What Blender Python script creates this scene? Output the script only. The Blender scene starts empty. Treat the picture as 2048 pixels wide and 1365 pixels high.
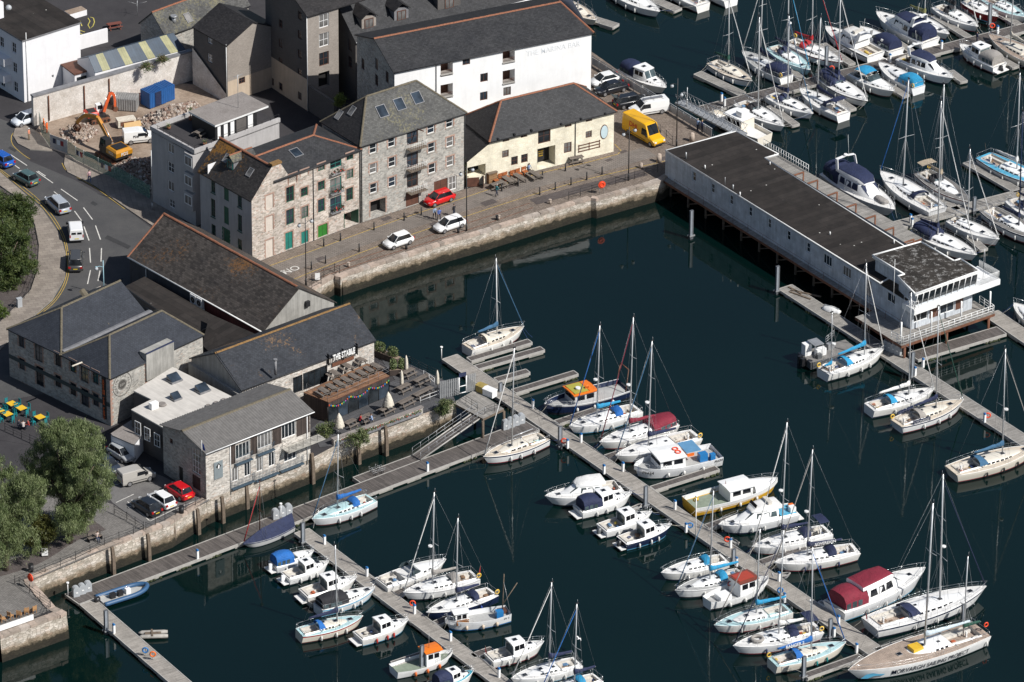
import bpy,bmesh,math,random
from mathutils import Vector,Matrix
from mathutils.geometry import tessellate_polygon
R=math.radians
random.seed(7)
S=bpy.context.scene
COL=S.collection
# ---------------------------------------------------------------- camera
FPX,PITCH,ROLL,DIST=13000.0,R(28.3),R(0.35),785.0 # long lens from a helicopter
cam_d=bpy.data.cameras.new('camera')
cam_d.sensor_width=36.0
cam_d.lens=FPX*36.0/2048.0
cam_d.clip_start=5.0
cam_d.clip_end=6000.0
cam=bpy.data.objects.new('camera',cam_d)
COL.objects.link(cam)
CP=Vector((0,-DIST*math.cos(PITCH),DIST*math.sin(PITCH)))
cam.matrix_world=Matrix.Translation(CP)@Matrix.Rotation(R(90)-PITCH,4,'X')@Matrix.Rotation(ROLL,4,'Z')
S.camera=cam
CM=cam.matrix_world.to_3x3()
# ---------------------------------------------------------------- sky, sun, exposure
SUN_AZ=Vector((0.85,-0.53,0)).normalized()
SUN_EL=R(45)
W=bpy.data.worlds.new('World')
S.world=W
W.use_nodes=True
wn=W.node_tree.nodes
sky=wn.new('ShaderNodeTexSky')
sky.sky_type='NISHITA'
sky.sun_disc=False
sky.sun_elevation=SUN_EL
sky.sun_rotation=math.atan2(SUN_AZ.x,SUN_AZ.y)
bg=wn['Background']
bg.inputs['Strength'].default_value=0.062
W.node_tree.links.new(sky.outputs[0],bg.inputs[0])
sl=bpy.data.lights.new('sun','SUN')
sl.energy=4.7
sl.angle=R(0.5)
sl.color=(1.0,0.97,0.92)
so=bpy.data.objects.new('sun',sl)
COL.objects.link(so)
so.rotation_euler=(-(SUN_AZ*math.cos(SUN_EL)+Vector((0,0,math.sin(SUN_EL))))).to_track_quat('-Z','Y').to_euler()
vs=S.view_settings
vs.view_transform='Standard'
vs.look='None'
vs.exposure=0.25
vs.gamma=1.0
# ---------------------------------------------------------------- site survey helpers
# Heights (m above the water): north quay ZN, south quay ZS, pontoon decks DK.
ZN,ZS,DK=2.6,3.2,0.5
def ray(px,py):
 v=CM@Vector((px-1024.0,-(py-682.5),-FPX))
 return v
def P(px,py,z=0.0):
 d=ray(px,py)
 return CP+d*((z-CP.z)/d.z)
Y1=P(600,570,ZN).y
Y2=P(600,640,ZS).y
def zg(y):
 t=min(1,max(0,(Y1-y)/(Y1-Y2)))
 return ZN+(ZS-ZN)*t
def G(px,py,off=0.0):
 z=ZN
 for _ in range(8):
  p=P(px,py,z+off)
  z=zg(p.y)
 return P(px,py,z+off)
# ---------------------------------------------------------------- mesh collecting
class MB:
 def __init__(s,hd=(1,0)):
  s.v=[];s.f=[];s.m=[];s.sm=[];s.hd=Vector((hd[0],hd[1],0)).normalized()
  s.mats=[];s.M=None
 def mi(s,m):
  if m not in s.mats:s.mats.append(m)
  return s.mats.index(m)
 def vert(s,p):
  p=Vector(p)
  if s.M is not None:p=s.M@p
  s.v.append(p);return len(s.v)-1
 def face(s,pts,m,smooth=False):
  s.f.append([s.vert(p)for p in pts]);s.m.append(s.mi(m));s.sm.append(smooth)
 def facei(s,idx,m,smooth=False):
  s.f.append(list(idx));s.m.append(s.mi(m));s.sm.append(smooth)
 def box(s,x0,x1,y0,y1,z0,z1,m,top=None):
  i=[s.vert(p)for p in((x0,y0,z0),(x1,y0,z0),(x1,y1,z0),(x0,y1,z0),(x0,y0,z1),(x1,y0,z1),(x1,y1,z1),(x0,y1,z1))]
  for k,q in enumerate(((0,3,2,1),(4,5,6,7),(0,1,5,4),(1,2,6,5),(2,3,7,6),(3,0,4,7))):
   s.facei([i[a]for a in q],top if(top and k==1)else m)
 def prism(s,poly,z0,z1,m,top=None,bottom=True):
  n=len(poly)
  a=[s.vert((p[0],p[1],z0))for p in poly];b=[s.vert((p[0],p[1],z1))for p in poly]
  for i in range(n):
   j=(i+1)%n
   s.facei([a[i],a[j],b[j],b[i]],m)
  s.facei(b,top or m)
  if bottom:s.facei(a[::-1],m)
 def loft(s,secs,m,close=True,caps=True,smooth=True,mf=None):
  ix=[[s.vert(p)for p in c]for c in secs]
  n=len(ix[0])
  for k in range(len(ix)-1):
   for i in range(n if close else n-1):
    j=(i+1)%n
    mm=mf(k,i)if mf else m
    if mm is None:continue
    s.facei([ix[k][i],ix[k][j],ix[k+1][j],ix[k+1][i]],mm,smooth)
  if caps:
   s.facei(ix[0][::-1],m);s.facei(ix[-1],m)
 def tube(s,pts,r,m,n=6,r2=None,caps=True):
  pts=[Vector(p)for p in pts]
  secs=[]
  for k,p in enumerate(pts):
   d=(pts[min(k+1,len(pts)-1)]-pts[max(k-1,0)]).normalized()
   a=d.orthogonal().normalized()if abs(d.z)>.99 else d.cross(Vector((0,0,1))).normalized()
   b=d.cross(a)
   rr=r if r2 is None else r+(r2-r)*k/(len(pts)-1)
   secs.append([p+(a*math.cos(2*math.pi*i/n)+b*math.sin(2*math.pi*i/n))*rr for i in range(n)])
  s.loft(secs,m,caps=caps)
 def cyl(s,c,r,z0,z1,m,n=12,r1=None,top=None):
  r1=r if r1 is None else r1
  a=[(c[0]+r*math.cos(2*math.pi*i/n),c[1]+r*math.sin(2*math.pi*i/n),z0)for i in range(n)]
  b=[(c[0]+r1*math.cos(2*math.pi*i/n),c[1]+r1*math.sin(2*math.pi*i/n),z1)for i in range(n)]
  ia=[s.vert(p)for p in a];ib=[s.vert(p)for p in b]
  for i in range(n):
   j=(i+1)%n
   s.facei([ia[i],ia[j],ib[j],ib[i]],m,True)
  s.facei(ib,top or m);s.facei(ia[::-1],m)
 def ball(s,c,r,m,n=10,k=6,sz=1.0):
  c=Vector(c);secs=[]
  for a in range(k+1):
   t=math.pi*(a/k-.5)
   q=max(math.cos(t),0.02)
   secs.append([c+Vector((r*q*math.cos(2*math.pi*i/n),r*q*math.sin(2*math.pi*i/n),r*sz*math.sin(t)))for i in range(n)])
  s.loft(secs,m)
 def torus(s,c,R1,r,m,ax='z',n=14,k=6):
  c=Vector(c);secs=[]
  for a in range(n+1):
   t=2*math.pi*a/n
   ring=[]
   for b in range(k):
    u=2*math.pi*b/k
    x,y,z=(R1+r*math.cos(u))*math.cos(t),(R1+r*math.cos(u))*math.sin(t),r*math.sin(u)
    ring.append(c+Vector({'z':(x,y,z),'x':(z,x,y),'y':(x,z,y)}[ax]))
   secs.append(ring)
  s.loft(secs,m,caps=False)
 def build(s,name,parent=None,loc=None,smooth_all=False):
  me=bpy.data.meshes.new(name)
  me.from_pydata([tuple(p)for p in s.v],[],s.f)
  for m in s.mats:me.materials.append(m)
  me.polygons.foreach_set('material_index',s.m)
  me.polygons.foreach_set('use_smooth',[True]*len(s.f)if smooth_all else s.sm)
  uv=me.uv_layers.new(name='UVMap')
  buf=[0.0]*(2*len(me.loops))
  for p in me.polygons:
   n=p.normal
   if abs(n.z)>.995:u=s.hd
   else:u=Vector((-n.y,n.x,0)).normalized()
   w=n.cross(u)
   for li in p.loop_indices:
    co=me.vertices[me.loops[li].vertex_index].co
    buf[2*li]=co.dot(u);buf[2*li+1]=co.dot(w)
  uv.data.foreach_set('uv',buf)
  o=bpy.data.objects.new(name,me)
  COL.objects.link(o)
  if parent is not None:o.parent=parent
  if loc is not None:o.location=loc
  return o
def tag(o,label=None,cat=None,group=None,kind=None):
 if label:o['label']=label
 if cat:o['category']=cat
 if group:o['group']=group
 if kind:o['kind']=kind
 return o
def thing(name,label,cat,loc=(0,0,0),rz=0.0,group=None):
 o=bpy.data.objects.new(name,None)
 o.empty_display_size=0.3
 COL.objects.link(o)
 o.location=loc;o.rotation_euler=(0,0,rz)
 return tag(o,label,cat,group)
def copy_tree(o,parent=None):
 c=o.copy();COL.objects.link(c)
 if parent is not None:c.parent=parent
 for ch in list(o.children):copy_tree(ch,c)
 return c
# ---------------------------------------------------------------- materials
def newmat(name):
 m=bpy.data.materials.new(name);m.use_nodes=True
 nt=m.node_tree
 return m,nt,nt.nodes['Principled BSDF']
def N(nt,t,**kw):
 n=nt.nodes.new(t)
 for k,v in kw.items():
  if hasattr(n,k)and k not in n.inputs:setattr(n,k,v)
  else:n.inputs[k].default_value=v
 return n
def ramp(nt,src,stops):
 r=nt.nodes.new('ShaderNodeValToRGB')
 e=r.color_ramp.elements
 e[0].position=stops[0][0];e[0].color=(*stops[0][1],1)
 e[1].position=stops[-1][0];e[1].color=(*stops[-1][1],1)
 for p,c in stops[1:-1]:
  el=e.new(p);el.color=(*c,1)
 nt.links.new(src,r.inputs[0]);return r
def mixc(nt,fac,a,b,mode='MIX'):
 m=nt.nodes.new('ShaderNodeMix');m.data_type='RGBA';m.blend_type=mode
 for sck,v in((m.inputs[0],fac),(m.inputs[6],a),(m.inputs[7],b)):
  if hasattr(v,'is_linked')or hasattr(v,'links'):nt.links.new(v,sck)
  elif isinstance(v,(int,float)):sck.default_value=v
  else:sck.default_value=(*v,1)
 return m.outputs[2]
def bump(nt,b,h,strength=.4,dist=.02):
 n=N(nt,'ShaderNodeBump',Strength=strength,Distance=dist)
 nt.links.new(h,n.inputs['Height']);nt.links.new(n.outputs[0],b.inputs['Normal'])
def coords(nt,kind='UV',scale=(1,1,1),rot=0):
 tc=nt.nodes.new('ShaderNodeTexCoord');mp=nt.nodes.new('ShaderNodeMapping')
 mp.inputs['Scale'].default_value=scale;mp.inputs['Rotation'].default_value=(0,0,rot)
 nt.links.new(tc.outputs[kind],mp.inputs[0]);return mp.outputs[0]
_pm={}
def plain(c,rough=.5,name='paint',metal=0.0,var=.12,coat=0.0,scale=1.5):
 key=(c,rough,name,metal,var,coat)
 if key in _pm:return _pm[key]
 m,nt,b=newmat(name)
 v=coords(nt,'Object')
 n=N(nt,'ShaderNodeTexNoise',Scale=scale,Detail=6.0,Roughness=.65)
 nt.links.new(v,n.inputs[0])
 r=ramp(nt,n.outputs[0],[(.3,tuple(x*(1-var)for x in c)),(.7,tuple(min(1,x*(1+var*.5))for x in c))])
 nt.links.new(r.outputs[0],b.inputs['Base Color'])
 b.inputs['Roughness'].default_value=rough;b.inputs['Metallic'].default_value=metal
 b.inputs['Coat Weight'].default_value=coat
 if 'canvas' in name:
  w=N(nt,'ShaderNodeTexNoise',Scale=2.6,Detail=3.0,Distortion=1.2);nt.links.new(v,w.inputs[0]);bump(nt,b,w.outputs[0],.8,.12)
 _pm[key]=m;return m
def glass(c=(.02,.025,.03),rough=.06,name='window_glass'):
 key=(c,rough,name)
 if key in _pm:return _pm[key]
 m,nt,b=newmat(name)
 v=coords(nt,'Object');n=N(nt,'ShaderNodeTexNoise',Scale=.7,Detail=2.0);nt.links.new(v,n.inputs[0])
 r=ramp(nt,n.outputs[0],[(.35,tuple(x*.5 for x in c)),(.7,tuple(x*1.5 for x in c))])
 nt.links.new(r.outputs[0],b.inputs['Base Color'])
 b.inputs['Roughness'].default_value=rough;b.inputs['IOR'].default_value=1.5
 _pm[key]=m;return m
def slate(name,c,var=.25,lichen=None,lich=.62,bw=.3,rh=.2,rough=.62,orange=(.35,.17,.03)):
 m,nt,b=newmat(name)
 uv=coords(nt)
 br=N(nt,'ShaderNodeTexBrick',Scale=1.0);br.inputs['Brick Width'].default_value=bw;br.inputs['Row Height'].default_value=rh
 br.inputs['Mortar Size'].default_value=.012;br.inputs['Mortar'].default_value=(*[x*.45 for x in c],1)
 br.inputs['Color1'].default_value=(*[x*(1-var)for x in c],1);br.inputs['Color2'].default_value=(*[x*(1+var)for x in c],1)
 nt.links.new(uv,br.inputs[0])
 ob=coords(nt,'Object')
 n=N(nt,'ShaderNodeTexNoise',Scale=.35,Detail=8.0,Roughness=.7);nt.links.new(ob,n.inputs[0])
 big=ramp(nt,n.outputs[0],[(.3,(.72,.72,.74)),(.72,(1.25,1.22,1.18))])
 col=mixc(nt,1.0,br.outputs[0],big.outputs[0],'MULTIPLY')
 if lichen:
  n2=N(nt,'ShaderNodeTexNoise',Scale=3.2,Detail=8.0,Roughness=.75);nt.links.new(ob,n2.inputs[0])
  n3=N(nt,'ShaderNodeTexNoise',Scale=.16,Detail=3.0);nt.links.new(ob,n3.inputs[0])
  ad=N(nt,'ShaderNodeMath',operation='ADD');nt.links.new(n2.outputs[0],ad.inputs[0]);nt.links.new(n3.outputs[0],ad.inputs[1])
  hf=N(nt,'ShaderNodeMath',operation='MULTIPLY');nt.links.new(ad.outputs[0],hf.inputs[0]);hf.inputs[1].default_value=.5
  ad2=ramp(nt,hf.outputs[0],[(lich-.09,(0,0,0)),(lich-.03,(lichen,)*3)])
  col=mixc(nt,ad2.outputs[0],col,orange)
 nt.links.new(col,b.inputs['Base Color'])
 b.inputs['Roughness'].default_value=rough
 b.inputs['Specular IOR Level'].default_value=.25
 bump(nt,b,br.outputs[0],.35,.02)
 return m
def rubble(name,stops,sc=(2.3,4.6),mortar=(.42,.38,.33),stain=None,rough=.9):
 m,nt,b=newmat(name)
 uv=coords(nt,'UV',(sc[0],sc[1],1))
 wob=N(nt,'ShaderNodeTexNoise',Scale=1.2,Detail=2.0);nt.links.new(uv,wob.inputs[0])
 ad=N(nt,'ShaderNodeVectorMath',operation='MULTIPLY_ADD')
 nt.links.new(wob.outputs['Color'],ad.inputs[0]);ad.inputs[1].default_value=(.5,.5,0);nt.links.new(uv,ad.inputs[2])
 vo=N(nt,'ShaderNodeTexVoronoi',Scale=1.0,voronoi_dimensions='2D',feature='F1');nt.links.new(ad.outputs[0],vo.inputs['Vector'])
 ve=N(nt,'ShaderNodeTexVoronoi',Scale=1.0,voronoi_dimensions='2D',feature='DISTANCE_TO_EDGE');nt.links.new(ad.outputs[0],ve.inputs['Vector'])
 sp=nt.nodes.new('ShaderNodeSeparateColor');nt.links.new(vo.outputs['Color'],sp.inputs[0])
 cr=ramp(nt,sp.outputs[0],stops)
 er=ramp(nt,ve.outputs['Distance'],[(.02,(1,1,1)),(.07,(0,0,0))])
 col=mixc(nt,er.outputs[0],cr.outputs[0],mortar)
 ob=coords(nt,'Object')
 n=N(nt,'ShaderNodeTexNoise',Scale=.5,Detail=8.0,Roughness=.7);nt.links.new(ob,n.inputs[0])
 big=ramp(nt,n.outputs[0],[(.3,(.7,.69,.68)),(.68,(1.12,1.11,1.09))])
 col=mixc(nt,1.0,col,big.outputs[0],'MULTIPLY')
 if stain:
  # tide staining: brown then dark weed towards the water line, limewash near the top
  ge=nt.nodes.new('ShaderNodeNewGeometry');sx=nt.nodes.new('ShaderNodeSeparateXYZ');nt.links.new(ge.outputs['Position'],sx.inputs[0])
  nn=N(nt,'ShaderNodeTexNoise',Scale=1.1,Detail=6.0);nt.links.new(ob,nn.inputs[0])
  mm=N(nt,'ShaderNodeMath',operation='MULTIPLY_ADD');nt.links.new(nn.outputs[0],mm.inputs[0]);mm.inputs[1].default_value=1.1;nt.links.new(sx.outputs[2],mm.inputs[2])
  mr=N(nt,'ShaderNodeMapRange');nt.links.new(mm.outputs[0],mr.inputs[0]);mr.inputs[1].default_value=0.75;mr.inputs[2].default_value=3.5
  st=ramp(nt,mr.outputs[0],stain)
  col=mixc(nt,1.0,col,st.outputs[0],'MULTIPLY')
 nt.links.new(col,b.inputs['Base Color']);b.inputs['Roughness'].default_value=rough
 bump(nt,b,ve.outputs['Distance'],.6,.05)
 return m
def paved(name,c1,c2,bw,rh,mort,rot=0,rough=.9,ms=.03,patch=.25):
 m,nt,b=newmat(name)
 uv=coords(nt,'UV',(1,1,1),rot)
 br=N(nt,'ShaderNodeTexBrick',Scale=1.0)
 for k,v in(('Brick Width',bw),('Row Height',rh),('Mortar Size',ms*bw)):br.inputs[k].default_value=v
 br.inputs['Color1'].default_value=(*c1,1);br.inputs['Color2'].default_value=(*c2,1);br.inputs['Mortar'].default_value=(*mort,1)
 nt.links.new(uv,br.inputs[0])
 ob=coords(nt,'Object')
 n=N(nt,'ShaderNodeTexNoise',Scale=.3,Detail=9.0,Roughness=.7);nt.links.new(ob,n.inputs[0])
 big=ramp(nt,n.outputs[0],[(.3,(1-patch,)*3),(.7,(1+patch,)*3)])
 col=mixc(nt,1.0,br.outputs[0],big.outputs[0],'MULTIPLY')
 nt.links.new(col,b.inputs['Base Color']);b.inputs['Roughness'].default_value=rough
 bump(nt,b,br.outputs[0],.3,.02)
 return m
def rough_ground(name,c1,c2,scale=.4,rough=.95,fine=6.0,bs=.5):
 m,nt,b=newmat(name)
 ob=coords(nt,'Object')
 n=N(nt,'ShaderNodeTexNoise',Scale=scale,Detail=10.0,Roughness=.72);nt.links.new(ob,n.inputs[0])
 f=N(nt,'ShaderNodeTexNoise',Scale=fine,Detail=4.0,Roughness=.7);nt.links.new(ob,f.inputs[0])
 r=ramp(nt,n.outputs[0],[(.3,c1),(.7,c2)])
 r2=ramp(nt,f.outputs[0],[(.3,(.78,.78,.78)),(.7,(1.18,1.18,1.18))])
 col=mixc(nt,1.0,r.outputs[0],r2.outputs[0],'MULTIPLY')
 nt.links.new(col,b.inputs['Base Color']);b.inputs['Roughness'].default_value=rough
 b.inputs['Specular IOR Level'].default_value=.25
 bump(nt,b,f.outputs[0],bs,.03)
 return m
def boards(name,c,w=.14,var=.3,rough=.8,across=False,gap=.35):
 m,nt,b=newmat(name)
 uv=coords(nt,'UV',(1,1,1),R(90)if across else 0)
 br=N(nt,'ShaderNodeTexBrick',Scale=1.0)
 for k,v in(('Brick Width',3.6),('Row Height',w),('Mortar Size',.012)):br.inputs[k].default_value=v
 br.inputs['Color1'].default_value=(*[x*(1-var)for x in c],1);br.inputs['Color2'].default_value=(*[x*(1+var)for x in c],1)
 br.inputs['Mortar'].default_value=(*[x*gap for x in c],1)
 nt.links.new(uv,br.inputs[0])
 ob=coords(nt,'Object')
 n=N(nt,'ShaderNodeTexNoise',Scale=.8,Detail=8.0,Roughness=.7);nt.links.new(ob,n.inputs[0])
 big=ramp(nt,n.outputs[0],[(.3,(.72,)*3),(.7,(1.2,)*3)])
 col=mixc(nt,1.0,br.outputs[0],big.outputs[0],'MULTIPLY')
 nt.links.new(col,b.inputs['Base Color']);b.inputs['Roughness'].default_value=rough
 bump(nt,b,br.outputs[0],.4,.015)
 return m
def corrugated(name,c,w=.32,rough=.7,var=.2):
 return boards(name,c,w,var,rough,True,.5)
def streaky(name,c,var=.3,rough=.85,stainc=(.3,.28,.25)):
 # render / concrete with vertical streaks
 m,nt,b=newmat(name)
 uv=coords(nt,'UV',(2.2,.22,1))
 n=N(nt,'ShaderNodeTexNoise',Scale=1.0,Detail=8.0,Roughness=.7);nt.links.new(uv,n.inputs[0])
 ob=coords(nt,'Object');n2=N(nt,'ShaderNodeTexNoise',Scale=.5,Detail=8.0,Roughness=.7);nt.links.new(ob,n2.inputs[0])
 r=ramp(nt,n.outputs[0],[(.35,tuple(x*(1-var)for x in c)),(.6,c)])
 r2=ramp(nt,n2.outputs[0],[(.3,(1-var*.8,)*3),(.65,(1.05,)*3)])
 col=mixc(nt,1.0,r.outputs[0],r2.outputs[0],'MULTIPLY')
 nt.links.new(col,b.inputs['Base Color']);b.inputs['Roughness'].default_value=rough
 bump(nt,b,n2.outputs[0],.2,.02)
 return m
def water_material():
 m,nt,b=newmat('harbour_water')
 ge=nt.nodes.new('ShaderNodeNewGeometry')
 a=N(nt,'ShaderNodeTexNoise',Scale=.28,Detail=3.0,Roughness=.55)
 c=N(nt,'ShaderNodeTexNoise',Scale=1.5,Detail=3.0,Roughness=.6)
 d=N(nt,'ShaderNodeTexNoise',Scale=.012,Detail=3.0)
 for q in(a,c,d):nt.links.new(ge.outputs['Position'],q.inputs[0])
 r=ramp(nt,d.outputs[0],[(.35,(.0009,.0066,.0062)),(.65,(.0016,.0094,.0086))])
 nt.links.new(r.outputs[0],b.inputs['Base Color'])
 b.inputs['Roughness'].default_value=.035;b.inputs['IOR'].default_value=1.4
 ad=N(nt,'ShaderNodeMath',operation='MULTIPLY_ADD');nt.links.new(c.outputs[0],ad.inputs[0]);ad.inputs[1].default_value=.3;nt.links.new(a.outputs[0],ad.inputs[2])
 bump(nt,b,ad.outputs[0],.11,.08)
 e=N(nt,'ShaderNodeTexNoise',Scale=.035,Detail=4.0,Distortion=.6);nt.links.new(ge.outputs['Position'],e.inputs[0])
 rr=ramp(nt,e.outputs[0],[(.4,(.015,.015,.015)),(.7,(.06,.06,.06))]);nt.links.new(rr.outputs[0],b.inputs['Roughness'])
 return m
def felt_roof(name,c,worn,wst,sheet_w=1.0,rot=0.0):
 # felt sheets with lapped seams, rain streaks, bare patches and bird lime
 m,nt,b=newmat(name)
 uv=coords(nt,'UV',(1,1,1),rot);ob=coords(nt,'Object')
 br=N(nt,'ShaderNodeTexBrick',Scale=1.0)
 for k,v in(('Brick Width',7.5),('Row Height',sheet_w),('Mortar Size',.02)):br.inputs[k].default_value=v
 br.inputs['Color1'].default_value=(*[x*.8 for x in c],1);br.inputs['Color2'].default_value=(*[x*1.25 for x in c],1);br.inputs['Mortar'].default_value=(*[x*.5 for x in c],1)
 nt.links.new(uv,br.inputs[0])
 n=N(nt,'ShaderNodeTexNoise',Scale=.55,Detail=10.0,Roughness=.75);nt.links.new(ob,n.inputs[0])
 big=ramp(nt,n.outputs[0],[(.32,(.7,.7,.7)),(.7,(1.45,1.36,1.3))])
 col=mixc(nt,1.0,br.outputs[0],big.outputs[0],'MULTIPLY')
 n2=N(nt,'ShaderNodeTexNoise',Scale=1.1,Detail=11.0,Roughness=.8);nt.links.new(ob,n2.inputs[0])
 wr=ramp(nt,n2.outputs[0],[(wst,(0,0,0)),(wst+.05,(.85,.85,.85))])
 col=mixc(nt,wr.outputs[0],col,worn)
 vo=N(nt,'ShaderNodeTexVoronoi',Scale=.55);nt.links.new(ob,vo.inputs['Vector'])
 dr=ramp(nt,vo.outputs['Distance'],[(.035,(1,1,1)),(.06,(0,0,0))])
 col=mixc(nt,dr.outputs[0],col,(.55,.54,.5))
 nt.links.new(col,b.inputs['Base Color']);b.inputs['Roughness'].default_value=.9;b.inputs['Specular IOR Level'].default_value=.2
 bump(nt,b,n2.outputs[0],.3,.03)
 return m
# ================================================================ palette
M={}
M['water']=water_material()
M['tarmac']=rough_ground('tarmac',(.058,.058,.061),(.092,.090,.089),.25,.9,9.0,.25)
M['yard']=rough_ground('tarmac_yard',(.035,.033,.036),(.055,.052,.055),.3,.9,9.0,.25)
M['lot']=rough_ground('car_park_tarmac',(.11,.105,.105),(.165,.16,.155),.3,.9,8.0,.25)
M['pave']=paved('pavement_slabs',(.20,.17,.145),(.26,.225,.19),.9,.6,(.13,.11,.095),R(35),.9,.02)
M['cobble']=paved('cobbles',(.185,.142,.112),(.30,.24,.195),.34,.2,(.075,.062,.052),R(40),.92,.12,.22)
M['setts']=paved('granite_setts',(.15,.14,.13),(.23,.215,.20),.3,.18,(.085,.08,.075),R(-52),.9,.1,.2)
M['quayroad']=paved('quay_road',(.155,.132,.115),(.20,.172,.15),.5,.3,(.10,.09,.082),R(40),.9,.06,.2)
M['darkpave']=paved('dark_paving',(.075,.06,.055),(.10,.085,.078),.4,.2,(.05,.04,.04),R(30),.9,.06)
M['earth']=rough_ground('bare_earth',(.17,.12,.085),(.37,.295,.235),.22,.97,3.0,.8)
M['gravel']=rough_ground('gravel',(.16,.15,.14),(.25,.235,.215),.6,.95,14.0,.8)
M['yellowline']=plain((.45,.31,.07),.8,'yellow_road_paint',var=.45,scale=4)
M['whiteline']=plain((.62,.60,.56),.8,'white_road_paint',var=.35,scale=4)
M['playline']=plain((.55,.47,.10),.8,'playground_paint',var=.4,scale=4)
M['kerb']=plain((.30,.28,.25),.9,'kerb_stone',var=.3)
STN=[(0,(.28,.25,.22)),(.35,(.43,.38,.33)),(.6,(.52,.46,.42)),(.82,(.60,.55,.50)),(1,(.44,.31,.25))]
M['stone']=rubble('pink_grey_rubble',STN,(3.0,6.0),(.50,.445,.40))
M['stoneg']=rubble('grey_rubble',[(0,(.25,.245,.23)),(.5,(.38,.37,.345)),(.85,(.48,.465,.43)),(1,(.36,.30,.26))],(3.0,6.0),(.40,.385,.36))
M['stonew']=rubble('pale_rubble',[(0,(.30,.28,.26)),(.5,(.52,.49,.45)),(.85,(.66,.63,.59)),(1,(.45,.36,.30))],(2.7,5.6),(.56,.53,.49))
QST=[(0,(.05,.046,.03)),(.25,(.07,.064,.04)),(.31,(.42,.36,.27)),(.46,(.72,.63,.52)),(.60,(1.22,1.20,1.16)),(1,(1.1,1.06,1.0))]
M['quay']=rubble('quay_masonry',[(0,(.27,.25,.22)),(.5,(.40,.37,.335)),(.8,(.50,.47,.44)),(1,(.36,.30,.26))],(1.8,3.8),(.15,.135,.115),QST)
COPE=[plain(c,.9,'coping_granite',var=.35,scale=2.0)for c in((.36,.29,.24),(.44,.35,.29),(.40,.345,.30),(.30,.25,.21))]
M['coping']=plain((.42,.345,.285),.9,'coping_granite',var=.35,scale=2.0)
M['whitewall']=streaky('white_render',(.80,.80,.80),.05)
M['whitewall2']=streaky('white_paint_wall',(.74,.735,.75),.06)
M['cream']=rubble('cream_painted_stone',[(0,(.74,.69,.55)),(.5,(.79,.74,.60)),(1,(.82,.78,.65))],(3.0,6.0),(.73,.68,.54))
M['greyrender']=streaky('grey_render',(.42,.405,.40),.16)
M['oldwall']=rough_ground('old_limewashed_wall',(.42,.375,.33),(.72,.69,.655),.55,.95,5.0,.5)
M['concrete']=streaky('weathered_concrete',(.37,.36,.335),.35)
M['brickdark']=paved('dark_shaded_brick',(.085,.077,.072),(.115,.104,.097),.25,.085,(.10,.093,.088),0,.9,.05,.15)  # dark brick, also carries the painted shade of side walls
M['bricktan']=paved('tan_lit_brick',(.27,.235,.205),(.34,.30,.265),.25,.085,(.22,.2,.18),0,.9,.05,.15)  # lit tone painted on sunward brick fronts
M['brickred']=paved('red_brick',(.30,.13,.085),(.38,.19,.13),.23,.08,(.34,.28,.24),0,.9,.08,.2)
M['peach']=streaky('peach_render',(.52,.42,.32),.15)
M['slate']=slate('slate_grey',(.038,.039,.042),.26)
M['slated']=slate('slate_dark_shaded',(.029,.0275,.0285),.3)  # dark slate, also painted on slopes that lie in shade
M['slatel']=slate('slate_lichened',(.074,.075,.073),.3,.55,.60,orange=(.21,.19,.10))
M['slateo']=slate('slate_orange_lichen',(.040,.037,.036),.35,.85,.61,orange=(.27,.13,.025))
M['slateb']=slate('slate_blue',(.034,.039,.050),.16)
M['slateS']=slate('slate_blue_lichen',(.035,.039,.047),.24,.7,.66,orange=(.24,.14,.06))
M['ridge']=plain((.26,.105,.058),.85,'terracotta_ridge',var=.35,scale=5)
M['ridgeo']=plain((.22,.125,.045),.9,'lichened_ridge',var=.4,scale=4)
M['ridgeg']=plain((.135,.115,.08),.9,'mossy_ridge',var=.4,scale=4)
M['lead']=plain((.20,.20,.21),.6,'lead_flashing',var=.3)
M['felt']=felt_roof('roof_felt',(.026,.0235,.0225),(.085,.075,.068),.66,1.0,R(90))
M['feltworn']=felt_roof('worn_roof_felt',(.034,.031,.028),(.25,.245,.235),.53,1.0)
M['roofwhite']=streaky('pale_roof_membrane',(.56,.53,.49),.18)
M['flatgrey']=rough_ground('grey_flat_roof',(.19,.17,.158),(.28,.255,.24),.5,.95,5.0,.3)
M['corr']=plain((.16,.152,.145),.75,'corrugated_sheet',var=.25)
M['blueroof']=corrugated('blue_metal_roof',(.036,.058,.088),.35,.5,.1)
M['yellowroof']=corrugated('yellow_rooflight',(.29,.28,.15),.35,.6,.1)
M['white']=plain((.80,.80,.79),.45,'white_paint')
M['whitew']=plain((.72,.72,.71),.6,'white_timber',var=.2)
M['black']=plain((.018,.018,.02),.5,'black_metal')
M['dark']=plain((.012,.011,.011),.9,'dark_interior')
M['green']=plain((.012,.095,.055),.5,'green_paint',var=.3)
M['greenb']=plain((.025,.17,.02),.55,'bright_green_paint',var=.25)
M['teal']=plain((.015,.17,.14),.5,'teal_paint',var=.2)
M['brown']=plain((.11,.045,.028),.7,'brown_timber',var=.35)
M['darkwood']=boards('dark_timber_cladding',(.055,.040,.034),.15,.35,.8,True)
M['redclad']=boards('dark_red_cladding',(.115,.022,.02),.2,.2,.7,True)
M['navyclad']=boards('dark_blue_cladding',(.045,.05,.062),.3,.15,.7,True)
M['shutterp']=plain((.56,.50,.44),.9,'stone_coloured_panel',var=.15)
M['glass']=glass()
M['glassb']=glass((.03,.042,.058),.08,'sky_tinted_glass')
M['glassc']=glass((.16,.155,.15),.15,'curtained_lit_glass')
M['deckdark']=boards('shade_toned_deck_boards',(.105,.092,.085),.15,.3,.75,True)  # same timber, painted darker for how light falls along the board grooves
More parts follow.
